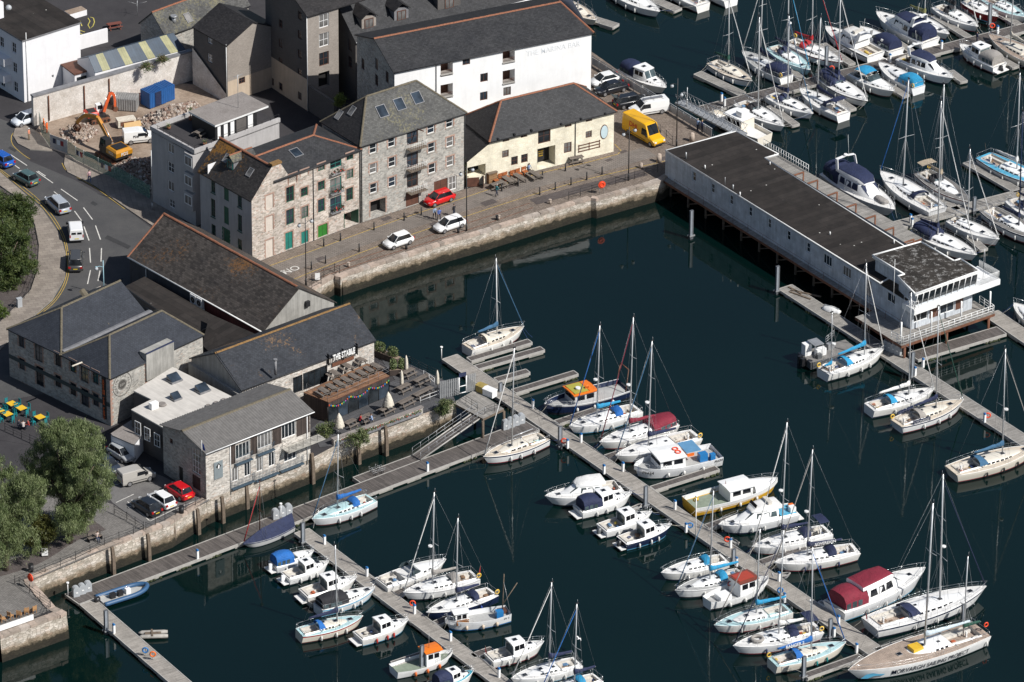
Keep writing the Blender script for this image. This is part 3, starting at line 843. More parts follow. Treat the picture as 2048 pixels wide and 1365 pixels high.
# wing roof (ridge runs back from the gable)
ap0,ap1=f.pt(uA,.15,f.z0+vA-.1),f.pt(uA,D1+.2,f.z0+vA-.1)
le0,le1=f.pt(-.25,-.15,f.z0+HL-.15),f.pt(-.25,D1+.2,f.z0+HL-.15)
re0,re1=f.pt(2*uA+.2,.15,f.z0+HL-.1),f.pt(2*uA+.2,D1+.2,f.z0+HL-.1)
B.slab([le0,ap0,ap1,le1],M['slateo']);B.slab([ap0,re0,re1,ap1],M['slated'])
B.bar(ap0+f.w*.3,ap1,.34,.11,M['ridge'],'ridge_tiles',seg=.45)
nl=nrm(le0,ap0,le1)
for p in((453,317),(500,345)):B.skylight(*p,nl,.7,1.0,le0,True)
# dormer on the wing roof
d=ray(*z2(535,620));t=(le0-CP).dot(nl)/d.dot(nl);c=CP+d*t
fd=f.sub(0,0);fd.o=Vector((c.x,c.y,0));fd=fd.sub(0,0,R(-90));fd.z0=c.z-.2
mb=B.mb();mb.M=mb.M@fd.mat(0,0)
mb.box(-.65,.65,0,3.0,0,1.35,M['lead']);B.add(mb,'dormer')
a,b=window_meshes(1.1,1.15,M['teal'],M['glass'],2,2);o=put('window',a,B.root,fd.mat(0,.1,-.07));p=bpy.data.objects.new('pane',b);COL.objects.link(p);p.parent=o
for sx in(-1,1):B.slab([fd.pt(sx*.85,-.2,fd.z0+1.3),fd.pt(0,-.2,fd.z0+1.95),fd.pt(0,3.4,fd.z0+1.95),fd.pt(sx*.85,3.4,fd.z0+1.3)][::sx],M['slatel'],t=.08)
B.bar(fd.pt(0,-.2,fd.z0+1.97),fd.pt(0,3.4,fd.z0+1.97),.26,.08,M['ridge'],'ridge_tiles',seg=.45)
fm=f.sub(uA+.3,0,0,U-uA-.3)
B.hip(fm,U-uA-.3,DM,H1,1.5,0,3.9,M['slate'],M['ridge'],.2)
B.skylight(592,306,nrm(B.FL,B.FR,B.RR),1.2,1.3,B.FL)
B.pipe(f,f.at(626.6,420)[0],0,H1);B.pipe(f,U-.1,0,H1)
for y in(640,770,895):
 u,v=f.at(*z2(1237,y));mb=B.mb();mb.M=mb.M@f.mat(u,v-.15,0);mb.box(-1.0,1.0,-.55,0,-.08,0,M['galv']);o=B.add(mb,'balcony')
 railing(B,[f.pt(u-1,0,f.z0+v-.15),f.pt(u-1,-.55,f.z0+v-.15),f.pt(u+1,-.55,f.z0+v-.15),f.pt(u+1,0,f.z0+v-.15)],.95,M['black'],.25,2,'railing',.012)
 mb=B.mb();random.seed(int(y))
 for k in range(26):mb.ball(f.pt(u+random.uniform(-.9,.9),-.5+random.uniform(-.1,.15),f.z0+v+random.uniform(.0,.5)),random.uniform(.06,.13),M['flowers']if random.random()<.25 else M['weed'],5,3)
 B.add(mb,'balcony_plants')
for s_ in(-1,1):
 u,v=f.at(*z2(1340,962));mb=B.mb();k=f.sub(u+s_*1.15,0,R(s_*-75));mb.M=mb.M@k.mat(0,.05,0);mb.box(*((-1.1*s_,0)if s_>0 else(0,1.1)),-.06,0,0,2.15,M['green']);B.add(mb,'gate_leaf')
# --- grey stone warehouse
f=Frame((722,445),(930,377));U=f.U
B=Bld('grey_stone_warehouse','tall grey stone warehouse with white balconies and three big rooflights',f)
z5=lambda x,y:(620+x/2.768,180+y/2.768)
H=f.at(725,292)[1]+.25
wn_=[]
for x,y in((350,325),(452,290),(350,435),(455,400),(352,545),(455,510),(670,215),(773,182),(673,320),(775,288),(676,435),(776,395)):wn_.append((*z5(x,y),1.1,1.35,WWs,1,2))
for y in(262,388,500):wn_.append((*z5(567,y),1.7,2.0,('win',M['brown'],M['glass'])))
wn_+=[(*z5(376,650),2.3,2.1,('void',1.2,M['dark'],None,M['brickred'])),(*z5(567,602),2.0,2.2,('door',M['brown'])),(*z5(724,528),2.1,1.5,('door',M['brown'])),(*z5(790,517),1.2,1.9,('win',M['white'],M['glass']))]
B.wall(f,U,H,M['stoneg'],wn_)
Dp=8.3
B.wall(f.sub(0,Dp,R(-90)),Dp,H,M['stoneg']);B.wall(f.sub(U,0,R(90)),Dp,H,M['stoneg']);B.wall(f.sub(U,Dp,R(180)),U,H,M['stoneg'])
B.hip(f,U,Dp,H,3.9,3.8,4.5,M['slatel'],M['ridgeg'],.2,mats=[M['slatel'],M['slated'],M['slated'],M['slatel']])  # rear and left slopes: shade put in as darker slate
nf=nrm(B.FL,B.FR,B.RR)
for p in((764,223),(799,209),(834,196)):B.skylight(*p,nf,1.25,1.5,B.FL)
nl=nrm(B.BL,B.FL,B.RL)
for p in((678,230),(704,222)):B.skylight(*p,nl,.7,1.1,B.FL,True)
B.pipe(f,U-.1,0,H);B.pipe(f,.12,0,H)
for y in(300,415,540):
 u,v=f.at(*z5(580,y));mb=B.mb();mb.M=mb.M@f.mat(u,v-.3,0);mb.box(-1.3,1.3,-1.0,0,-.07,0,M['timber']);B.add(mb,'balcony')
 railing(B,[f.pt(u-1.3,0,f.z0+v-.3),f.pt(u-1.3,-1,f.z0+v-.3),f.pt(u+1.3,-1,f.z0+v-.3),f.pt(u+1.3,0,f.z0+v-.3)],.9,M['white'],.3,2,'balcony_railing',.012)
u,v=f.at(*z5(590,215));mb=B.mb();mb.tube([f.pt(u,0,f.z0+v),f.pt(u,-1.5,f.z0+v+.25)],.08,M['brown'],5);B.add(mb,'hoist_beam')
# climbing plant between the two buildings
def leafy(mb,c,rx,ry,rz,n,size,mats,rnd=random):
 for _ in range(n):
  while True:
   q=Vector((rnd.uniform(-1,1),rnd.uniform(-1,1),rnd.uniform(-1,1)))
   if.35<q.length<1:break
  p=Vector(c)+Vector((q.x*rx,q.y*ry,q.z*rz))
  a=Vector((rnd.gauss(0,1),rnd.gauss(0,1),rnd.gauss(0,1))).normalized();b=a.orthogonal().normalized();s_=size*rnd.uniform(.6,1.3)
  mb.face([p-a*s_,p+b*s_*.5,p+a*s_,p-b*s_*.5],mats[rnd.randrange(len(mats))])
LEAF=[plain((.05,.075,.022),.7,'leaf_dark',var=.3),plain((.085,.12,.035),.7,'leaf_mid',var=.3),plain((.15,.17,.07),.7,'leaf_pale',var=.3)]
mb=MB();c=G(928,372);leafy(mb,c+Vz(2.0),.55,.5,2.0,500,.12,LEAF[:2]+[plain((.14,.06,.03),.7,'leaf_red',var=.3)])
tag(mb.build('climbing_plant'),'reddish climbing plant in the corner between the grey warehouse and the cream pub','plant')
# --- cream pub
f=Frame((934,375),(1227,303));U=f.U
B=Bld('cream_pub','cream painted two storey pub with dark slate hipped roof and orange hip tiles',f)
u0=f.at(980,300)[0];H=f.at(1226,219)[1]
wn_=[]
for x,y,w,h in((1085,268,.95,1.0),(1185,245,.95,1.0),(1297,255,1.8,2.0),(1430,187,.95,1.0),(1545,158,.9,.95),(1543,247,.9,.95),(1427,320,1.1,1.45),(1082,355,.95,1.0),(1132,393,.95,1.2),(1187,380,.95,1.2),(982,352,.4,.55)):wn_.append((*z5(x,y),w,h,WD,2,2))
wn_+=[(*z5(1308,372),2.6,2.8,('void',1.6)),(*z5(915,455),2.6,1.7,('void',2.0))]
lo=f.at(938,324)[1]
uL=u0
B.wall(f.sub(0,0,0,uL),uL,lo,M['cream'],[w for w in wn_ if f.at(w[0],w[1])[0]<uL])
mb=B.mb();mb.face([f.pt(0,0,f.z0+lo),f.pt(uL,0,f.z0+lo),f.pt(uL,0,f.z0+H-.5)],M['cream']);B.add(mb,'lean_to_wall')
f2=f.sub(uL,0,0,U-uL);B.wall(f2,U-uL,H,M['cream'],[w for w in wn_ if f.at(w[0],w[1])[0]>=uL])
Dp=7.4
B.wall(f.sub(U,0,R(90)),Dp,H,M['cream']);B.wall(f.sub(U,Dp,R(180)),U-uL,H,M['cream']);B.wall(f.sub(uL,Dp,R(-90)),Dp,H,M['cream'])
B.slab([f.pt(-.2,-.1,f.z0+lo+.1),f.pt(uL,-.1,f.z0+H-.35),f.pt(uL,Dp,f.z0+H-.35),f.pt(-.2,Dp,f.z0+lo+.1)],M['slated'],'lean_to_roof')
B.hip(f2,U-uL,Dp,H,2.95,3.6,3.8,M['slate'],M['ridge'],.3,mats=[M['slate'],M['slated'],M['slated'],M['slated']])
B.pipe(f,f.at(1150,300)[0],0,H)
for x,y in((1036,268),(1127,243),(1222,220),(1385,185),(1495,157),(1628,127)):
 u,v=f.at(*z5(x,y));mb=B.mb();mb.M=mb.M@f.mat(u,v,0);mb.box(-.12,.12,-.4,0,-.1,.08,M['black']);B.add(mb,'floodlight')
u,v=f.at(*z5(1628,232));mb=B.mb()
ring=[(math.cos(t*.2618)*.5,math.sin(t*.2618)*.9)for t in range(24)]
mb.M=mb.M@f.mat(u,v,0);n=24
mb.loft([[(x*k,-.06*e,y*k)for x,y in ring]for k,e in((1.12,0),(1.12,1))],M['brown'],smooth=False);o=B.add(mb,'oval_sign')
mb=B.mb();mb.M=mb.M@f.mat(u,v,0);mb.loft([[(x,-.02-.06*e,y)for x,y in ring]for e in(0,1)],plain((.50,.62,.66),.5,'pale_blue_board'),smooth=False);B.add(mb,'sign_board',o)
u,v=f.at(*z5(1545,312));mb=B.mb();mb.M=mb.M@f.mat(u,v,0)
for z in(-.42,0,.42):mb.box(-1.6,1.6,-.08,-.02,z-.05,z+.05,M['brown'])
for x in(-1.5,0,1.5):mb.box(x-.05,x+.05,-.05,-.02,-.55,.55,M['brown'])
B.add(mb,'wall_trellis')
u,v=f.at(*z5(1292,362));mb=B.mb();mb.M=mb.M@f.mat(u,.9,.7);mb.box(-.5,.5,0,.05,0,1.5,M['black']);o=B.add(mb,'menu_board')
for k,(t_,s_)in enumerate((('FOOD',.26),('SERVED',.2),('HERE',.26))):
 put('board_lettering',text_mesh(t_,s_,M['yellow'],.01),B.root,f.mat(u,2.15-.32*k,.69)@STAND)
for s_,a_ in((-1,20),(1,60)):
 u,v=f.at(*z5(917,492));k=f.sub(u+s_*1.2,0,R(180+a_ if s_>0 else-a_));mb=B.mb();mb.M=mb.M@k.mat(0,.05,0);mb.box(0,1.5,-.05,.0,0,1.25,M['brown']);B.add(mb,'gate_leaf')
# --- white building with the bar sign
f=Frame((787,262),(1181,175),ZN)
fe=Frame((789,142),(1183,63.5),ZN+13.2)
f=fe.sub(0,0,0,fe.U,ZN);U=f.U=fe.U;H=13.2
B=Bld('white_bar_building','long white rendered building with slate roof and recessed balconies',f)
z4=lambda x,y:(700+x/3.103,y/3.103)
wn_=[(*z4(x,y),1.7,2.1,('void',1.5,M['brown']))for x,y in((600,430),(600,570),(985,352),(985,482))]
wn_+=[(*z4(x,y),1.05,1.2,WD,2,1)for x,y in((722,378),(832,483),(830,598),(975,568))]
B.wall(f,U,H,M['whitewall'],wn_)
Dp=11.6
fl_=f.sub(0,Dp,R(-90));B.wall(fl_,Dp,H,M['stoneg'],[(*z4(x,y),.9,1.6,WD)for x,y in((80,400),(165,400),(230,480),(165,500))],top=[(Dp/2,H+2.0)])
B.wall(f.sub(U,0,R(90)),Dp,H,M['whitewall'],top=[(Dp/2,H+2.0)]);B.wall(f.sub(U,Dp,R(180)),U,H,M['whitewall'])
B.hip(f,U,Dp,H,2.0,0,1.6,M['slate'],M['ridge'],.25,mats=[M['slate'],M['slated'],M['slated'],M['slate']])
for x,y in((600,460),(600,600),(985,385),(985,515)):
 u,v=f.at(*z4(x,y));mb=B.mb();mb.M=mb.M@f.mat(u,v,0);mb.box(-.88,.88,-.1,1.0,-.1,.06,M['rim']);B.add(mb,'balcony_floor')
 railing(B,[f.pt(u-.82,.05,f.z0+v+.05),f.pt(u+.82,.05,f.z0+v+.05)],.5,M['brown'],.12,1,'balcony_railing',.015)
B.pipe(f,f.at(872,175)[0],0,H)
u0,v0=f.at(*z4(1095,333));u1,v1=f.at(*z4(1428,275))
me=text_mesh('THE MARINA BAR',1.0,plain((.66,.70,.755),.5,'pale_blue_letters'),.02,bold=.012,space=1.1)
wd=max(v.co.x for v in me.vertices)-min(v.co.x for v in me.vertices);sc=(u1-u0)/wd
me.transform(Matrix.Diagonal((sc,1.05,1,1)))
put('lettering',me,B.root,f.mat((u0+u1)/2,(v0+v1)/2,-.012)@STAND)
me2=text_mesh('THE MARINA BAR',1.0,M['white'],.02,bold=-.016,space=1.1);me2.transform(Matrix.Diagonal((sc,1.05,1,1)))
put('lettering_face',me2,B.root,f.mat((u0+u1)/2,(v0+v1)/2,-.018)@STAND)
# --- dark brick houses behind
f=Frame((616,221),(680,205),ZN);f.ang
fA=Frame((456,205),(540,176),ZN)
B=Bld('dark_gabled_house','tall dark gabled house with a peach rendered base behind the demolition site',fA)
f=fA;H=8.2;Wd=8.4;Ln=7.2
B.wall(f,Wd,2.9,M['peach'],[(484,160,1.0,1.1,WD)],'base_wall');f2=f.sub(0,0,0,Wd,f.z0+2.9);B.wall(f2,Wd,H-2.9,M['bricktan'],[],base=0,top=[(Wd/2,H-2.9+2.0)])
fl_=f.sub(0,Ln,R(-90));B.wall(fl_,Ln,H,M['brickdark'],[(420,80,.95,1.15,WC),(420,117,.95,1.15,WC)])  # side wall's shade painted in by the dark brick
B.slab([f.pt(-.2,-.15,f.z0+H-.1),f.pt(Wd/2,-.15,f.z0+H+2.05),f.pt(Wd/2,Ln,f.z0+H+2.05),f.pt(-.2,Ln,f.z0+H-.1)],M['slated'])
B.slab([f.pt(Wd/2,-.15,f.z0+H+2.05),f.pt(Wd+.2,-.15,f.z0+H-.1),f.pt(Wd+.2,Ln,f.z0+H-.1),f.pt(Wd/2,Ln,f.z0+H+2.05)],M['slated'])
mb=B.mb();q0,q1=fl_.at(382,113),fl_.at(462,182)
mb.face([fl_.pt(0,-.25,f.z0-.3),fl_.pt(Ln,-.25,f.z0-.3),fl_.pt(Ln,-.25,f.z0+1.2),fl_.pt(0,-.25,f.z0+5.2)],M['oldwall']);B.add(mb,'remnant_wall')
B.pipe(fl_,Ln-.1,0,H,M['whitew'])
fT=Frame((616,222),(678,203),ZN)
B=Bld('dark_brick_block','tall dark brick apartment block with a sunlit tan front and stacked balcony windows',fT)
f=fT;H=13.6;Wd=f.U;Ln=9.6
B.wall(f,Wd,H,M['bricktan'],[(648,42,1.5,1.9,WC),(648,80,1.5,1.9,WC),(648,118,1.5,1.9,('win',M['brown'],M['glass'])),(648,160,1.7,2.2,('void',.6))])  # front painted in the sunlit brick tone, left side in the shaded one
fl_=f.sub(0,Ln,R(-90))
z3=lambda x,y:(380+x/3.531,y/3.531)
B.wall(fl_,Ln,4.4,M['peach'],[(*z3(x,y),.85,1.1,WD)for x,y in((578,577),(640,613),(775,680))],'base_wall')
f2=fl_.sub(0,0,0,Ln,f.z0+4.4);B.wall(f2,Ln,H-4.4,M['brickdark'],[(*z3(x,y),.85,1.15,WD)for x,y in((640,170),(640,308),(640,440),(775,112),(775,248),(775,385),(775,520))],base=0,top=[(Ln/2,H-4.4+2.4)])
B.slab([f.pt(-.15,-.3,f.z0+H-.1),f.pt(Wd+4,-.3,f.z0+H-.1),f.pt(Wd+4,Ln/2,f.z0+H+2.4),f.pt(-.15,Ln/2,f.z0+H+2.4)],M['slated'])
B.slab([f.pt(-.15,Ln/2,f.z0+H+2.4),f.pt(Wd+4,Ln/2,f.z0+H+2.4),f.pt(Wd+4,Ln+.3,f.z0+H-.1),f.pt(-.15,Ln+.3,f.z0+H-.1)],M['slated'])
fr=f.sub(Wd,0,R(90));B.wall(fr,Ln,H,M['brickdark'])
fw=f.sub(-0.1,-.1,0);mb=B.mb();mb.M=mb.M@f.mat(0,0,-6);mb.box(0,.35,0,6,0,3.6,M['brickdark']);B.add(mb,'yard_wall')
B.pipe(f,-.08,0,H,M['whitew'])
# houses along the top
fe=Frame((711,82),(960,20),ZN+9.0);f=fe.sub(0,0,0,fe.U,ZN)
B=Bld('slate_terrace','terrace of dark slate roofs with dormers behind the white bar building',f)
U=30;H=9.0
B.wall(f,U,H,M['brickdark'],[]);fl_=f.sub(0,12,R(-90));B.wall(fl_,12,H,M['brickdark'],[(*z3(1130,320),.9,1.6,WD),(*z3(1130,440),.9,1.6,WD)],top=[(6,H+4.2)])
B.slab([f.pt(-.1,-.3,f.z0+H-.15),f.pt(U,-.3,f.z0+H-.15),f.pt(U,6,f.z0+H+4.3),f.pt(-.1,6,f.z0+H+4.3)],M['slate'])
B.slab([f.pt(-.1,6,f.z0+H+4.3),f.pt(U,6,f.z0+H+4.3),f.pt(U,12.3,f.z0+H-.15),f.pt(-.1,12.3,f.z0+H-.15)],M['slated'])
mb=B.mb();mb.tube([f.pt(-.1,-.35,f.z0+H-.15),f.pt(U,-.35,f.z0+H-.15)],.09,M['white'],6);B.add(mb,'gutter')
for uu,wm in((2.6,'bricktan'),(7.4,'lead'),(14.5,'brickdark'),(20.5,'lead')):
 big=wm=='brickdark';w_=3.4 if big else 2.1
 mb=B.mb();mb.M=mb.M@f.mat(uu,H+.5,1.1);mb.box(-w_/2,w_/2,0,5,-.6,1.9 if not big else 3.0,M[wm]);B.add(mb,'dormer')
 a,b=window_meshes(1.3,1.35,M['brown'],M['glassc'],2,1);o=put('window',a,B.root,f.mat(uu,H+.75,1.03));p=bpy.data.objects.new('pane',b);COL.objects.link(p);p.parent=o
 if not big:
  for sx in(-1,1):B.slab([f.pt(uu+sx*(w_/2+.2),.85,f.z0+H+2.3),f.pt(uu,.85,f.z0+H+3.2),f.pt(uu,6,f.z0+H+3.2),f.pt(uu+sx*(w_/2+.2),6,f.z0+H+2.3)][::sx],M['slated'],t=.1)
# slate house with rooflights at the top left
f=Frame((333,128),(400,103),ZN)
B=Bld('slate_roofed_house','low slate house with orange ridge and rooflights beyond the playground',f)
B.wall(f,14,4.2,M['stoneg']);fl_=f.sub(0,5.2,R(-90));B.wall(fl_,5.2,4.2,M['stoneg'],top=[(2.6,6.5)])
B.hip(f,14,5.2,4.2,2.35,0,0,M['slatel'],M['ridge'],.2)
n_=nrm(B.FL,B.FR,B.RR)
B.skylight(376,36,n_,.8,1.2,B.FL,True)
mb=B.mb();c=f.pt(2.2,1.0,f.z0+4.8);mb.cyl(c,.3,c.z,c.z+.9,M['galv'],10);mb.cyl(c,.45,c.z+.9,c.z+1.1,M['galv'],10);B.add(mb,'roof_vent')
# --- white block top left
f=Frame((49,205),(163,168),ZN);U=f.U;H=8.8
B=Bld('white_apartment_block','white flat-roofed block with chimney pots and a blank sunlit side wall',f)
B.wall(f,U,H,M['whitewall2'],[(105.5,153,.3,.4,('void',.3))])
fl_=f.sub(0,14,R(-90))
z1=lambda x,y:(x/3.9,y/3.9)
B.wall(fl_,14,H,M['whitewall2'],[(*z1(x,y),1.0,1.5,WW)for x,y in((108,375),(115,530),(122,680),(12,330),(15,490),(20,640))])
B.wall(f.sub(U,0,R(90)),14,H,M['whitewall2'])
B.slab([f.pt(-.15,-.15,f.z0+H+.05),f.pt(U+.15,-.15,f.z0+H+.05),f.pt(U+.15,14,f.z0+H+.05),f.pt(-.15,14,f.z0+H+.05)],M['felt'],'flat_roof',.2,edge=M['lead'])
mb=B.mb();mb.M=mb.M@f.mat(1.0,H+.05,7.6);mb.box(-.9,.9,-.6,.6,0,2.2,M['whitewall2']);o=B.add(mb,'chimney')
for k in range(4):
 mb=B.mb();mb.M=mb.M@f.mat(.35+k*.42,H+2.25,7.6);mb.cyl((0,0,0),.16,0,.8,M['ridge'],8,.13);B.add(mb,'chimney_pot',o)
mb=B.mb();c=f.pt(2.6,6.9,f.z0+H+1.3);mb.ball(c,.42,M['greyplastic'],12,6,.9);B.add(mb,'satellite_dish')
for y in(430,560):
 u,v=fl_.at(*z1(40,y));mb=B.mb();mb.M=mb.M@fl_.mat(u,v,0);mb.box(-1.3,1.3,-1.1,0,-.9,.1,M['whitewall2']);B.add(mb,'balcony')
mb=B.mb();mb.tube([f.pt(.5,-.1,f.z0),f.pt(.5,-.1,f.z0+H+1)],.05,M['whitew'],6);B.add(mb,'drainpipe')
# low white shed with striped roof and the long old wall
A=[(66,250),(99,249),(225,205),(300,180),(384,158)]
w0=[G(68,252),G(226,207),G(386,160)]
r_=thing('old_boundary_wall','long limewashed old wall with dark capping round the demolition site','wall',w0[0])
mb=MB();mb.M=Matrix.Translation(-w0[0]);cp_=MB();cp_.M=mb.M
for i in range(2):
 a,b=w0[i],w0[i+1];d=(b-a);d.z=0;d.normalize();n=Vector((-d.y,d.x,0));zt=ZN+4.0
 for p,q in((a,b),):mb.prism([(v.x,v.y)for v in(a,b,b+n*.5,a+n*.5)],ZN-.3,zt,M['oldwall'])
 cp_.prism([(v.x,v.y)for v in(a-n*.08,b-n*.08,b+n*.7,a+n*.7)],zt+.003,zt+.22,M['lead'])
mb.build('wall_face',r_);cp_.build('capping',r_)
mb=MB();mb.M=Matrix.Translation(-w0[0])
for px in(98,169,219):
 a=w0[0].lerp(w0[1],(px-68)/158)+Vector((.05,-.12,0));mb.tube([a+Vz(.2),a+Vz(3.7)],.09,M['rust'],5)
mb.build('rusty_pipes',r_)
f=Frame((192,190),(372,142),ZN);U=f.U
B=Bld('striped_roof_shed','white shed with a blue metal roof striped by yellow panels',f)
e0,e1=P(190,146,ZN+4.4),P(371,99,ZN+4.4);t0,t1=P(177,114,ZN+6.0),P(347,66,ZN+6.0)
N_=12
for k in range(N_):
 a,b,c,d=e0.lerp(e1,k/N_),e0.lerp(e1,(k+1)/N_),t0.lerp(t1,(k+1)/N_),t0.lerp(t1,k/N_)
 B.slab([a,b,c,d],M['yellowroof']if k in(1,4,7,10)else M['blueroof'],'roof_sheet',.1)
bk0,bk1=t0+f.w*3-Vz(1.5),t1+f.w*3-Vz(1.5)
B.slab([t0,t1,bk1,bk0],M['blueroof'],'roof_sheet',.1)
mb=B.mb()
for a,b in((e0,e1),):mb.face([Vector((a.x,a.y,ZN)),Vector((b.x,b.y,ZN)),b-Vz(.1),a-Vz(.1)],M['whitewall2'])
mb.face([Vector((e0.x,e0.y,ZN)),e0-Vz(.1),t0-Vz(.1),bk0-Vz(.1),Vector((bk0.x,bk0.y,ZN))],M['whitewall2']);B.add(mb,'wall')
# small lean-to porch and garden wall
r_=thing('glazed_porch','small white glazed porch between the white block and the striped shed','porch',G(165,190))
mb=MB();mb.M=Matrix.Rotation(f.ang,4,'Z');mb.box(-1.5,1.5,-.8,2.4,0,3.6,M['whitewall2']);mb.box(-1.2,1.2,-.84,-.805,1.9,3.1,M['glass']);mb.build('porch_wall',r_)
mb=MB();mb.M=Matrix.Rotation(f.ang,4,'Z');mb.box(-1.7,1.7,-1.0,2.5,3.605,3.8,M['brown']);mb.build('porch_roof',r_)
a,b=G(157,100),G(216,84);d=b-a
r_=MB();r_.M=None;n=Vector((-d.y,d.x,0)).normalized()
r_.prism([(v.x,v.y)for v in(a,b,b+n*.3,a+n*.3)],ZN-.2,ZN+1.9,M['whitewall2']);tag(r_.build('garden_wall'),'white garden wall beside the playground','wall')
a,b=G(140,40),G(174,30);d=b-a;n=Vector((-d.y,d.x,0)).normalized()
r_=MB();r_.prism([(v.x,v.y)for v in(a,b,b+n*1.4,a+n*1.4)],ZN-.2,ZN+.75,M['whitewall2'],M['earth']);tag(r_.build('raised_planter'),'long white raised planter at the edge of the playground','planter')
# --- rendered flats with roof terrace
f=Frame((392,452),(486,416),ZN)
B=Bld('rendered_flats','grey rendered flats with a roof terrace and penthouse',f)
Ln=8.6;U=13.5;H=10.0
fl_=f.sub(0,Ln,R(-90))
wl=[(*z2(x,y),1.25,1.35,WC,2,1)for x,y in((138,492),(138,742))]+[(*z2(138,617),1.25,1.4,('win',M['white'],M['glass'])),(*z2(145,858),1.15,1.15,WC)]
B.wall(fl_,Ln,H,M['greyrender'],wl);B.wall(f,U,H,M['greyrender']);B.wall(f.sub(U,0,R(90)),Ln,H,M['greyrender']);B.wall(f.sub(U,Ln,R(180)),U,H,M['greyrender'])
for zc in(570,700,828):
 u,v=fl_.at(*z2(275,zc));mb=B.mb();mb.M=mb.M@fl_.mat(u,v,0);mb.box(-.85,.85,-.45,.02,-1.25,1.0,M['greyrender']);B.add(mb,'bay')
 a,b=window_meshes(1.4,1.3,M['white'],M['glassc'],2,1);o=put('window',a,B.root,fl_.mat(u,v-.6,-.52));p=bpy.data.objects.new('pane',b);COL.objects.link(p);p.parent=o
B.slab([f.pt(0,0,f.z0+H),f.pt(U,0,f.z0+H),f.pt(U,Ln,f.z0+H),f.pt(0,Ln,f.z0+H)],M['yard'],'terrace_floor',.2)
mb=B.mb();mb.M=mb.M@f.mat(0,H,0)
for b in((-.1,U+.1,-.1,.2),(-.1,.2,.2,Ln-.2),(-.1,U+.1,Ln-.2,Ln+.1)):mb.box(*b,.003,.55,M['greyrender'])
B.add(mb,'parapet')
railing(B,[f.pt(.05,Ln,f.z0+H+.55),f.pt(.05,.05,f.z0+H+.55),f.pt(U,.05,f.z0+H+.55)],.5,M['black'],1.3,1)
pa,pb=P(431,252+31,f.z0+H),P(519,255,f.z0+H)
fp=Frame((0,0),(1,1),0);fp=f.sub((pa-f.o).dot(f.u),(pa-f.o).dot(f.w),0,(pb-pa).length,f.z0+H)
mb=B.mb();mb.M=mb.M@fp.mat(0,0,0);Up=fp.U;mb.box(0,Up,0,4.6,0,2.15,M['black']);o=B.add(mb,'penthouse')
for a,b,m_ in((.05,.12,'white'),(.20,.29,'white'),(.36,.45,'white'),(.50,.74,'brickdark'),(.78,.9,'white')):
 mb=B.mb();mb.M=mb.M@fp.mat(0,0,0);mb.box(a*Up,b*Up,-.05,-.003,.05,2.05,M[m_]);B.add(mb,'wall_panel',o)
mb=B.mb();mb.M=mb.M@fp.mat(0,0,0);mb.box(-.3,Up+1.6,-.35,4.9,2.16,2.4,M['whitew'],M['flatgrey']);B.add(mb,'penthouse_roof')
mb=B.mb();c=fp.pt(Up*.75,1.6,fp.z0+2.4);mb.tube([c,c+Vz(4.6)],.035,M['galv'],5);mb.tube([c+Vz(4.4)+Vector((-.5,-.3,0)),c+Vz(4.5)+Vector((.6,.4,0))],.03,M['galv'],5);B.add(mb,'aerial')
# furniture and pots on the terrace
def picnic_table(loc,rz,label,group,L=1.8,m=None,legs=True):
 t=thing('picnic_table',label,'table',loc,rz,group);m=m or M['bench']
 mb=MB((1,0));mb.box(-L/2,L/2,-.36,.36,.70,.75,m);mb.build('table_top',t)
 for s_ in(-1,1):
  mb=MB((1,0));mb.box(-L/2,L/2,s_*.62-.14,s_*.62+.14,.42,.46,m);mb.build('seat',t)
 for x in(-L*.36,L*.36):
  mb=MB();mb.box(x-.04,x+.04,-.72,.72,.34,.42,m)
  for s_ in(-1,1):mb.loft([[(x-.05,s_*.62-.05,0),(x+.05,s_*.62-.05,0),(x+.05,s_*.62+.05,0),(x-.05,s_*.62+.05,0)],[(x-.05,s_*.26-.05,.70),(x+.05,s_*.26-.05,.70),(x+.05,s_*.26+.05,.70),(x-.05,s_*.26+.05,.70)]],m,smooth=False)
  mb.build('leg_frame',t)
 return t
picnic_table(P(*z2(335,405),f.z0+H),f.ang+.2,'dark picnic table on the flats roof terrace','x')
random.seed(3)
for x,y in((270,300),(490,400),(365,470),(125,360)):
 p=P(*z2(x,y),f.z0+H+.03);t=thing('potted_plant',{270:'spiky palm in a red pot on the roof terrace',490:'spiky palm by the penthouse door',365:'low green plant at the terrace corner',125:'small shrub at the far end of the terrace parapet'}[x],'plant',p)
 mb=MB();mb.cyl((0,0,0),.22,0,.4,M['ridge'],10,.28);mb.build('pot',t)
 mb=MB();hgt=1.5 if x in(270,490)else.5
 if hgt>1:mb.tube([(0,0,.4),(0,0,hgt)],.06,M['timber'],5)
 for k in range(40):
  a=random.uniform(0,6.28);e=random.uniform(-.3,1.0);d=Vector((math.cos(a)*math.cos(e),math.sin(a)*math.cos(e),math.sin(e)))*random.uniform(.4,.75);s_=Vector((-d.y,d.x,0)).normalized()*.035
  c=Vector((0,0,hgt));mb.face([c-s_,c+s_,c+d+Vector((0,0,-.1))],LEAF[k%3])
 mb.build('leaves',t)
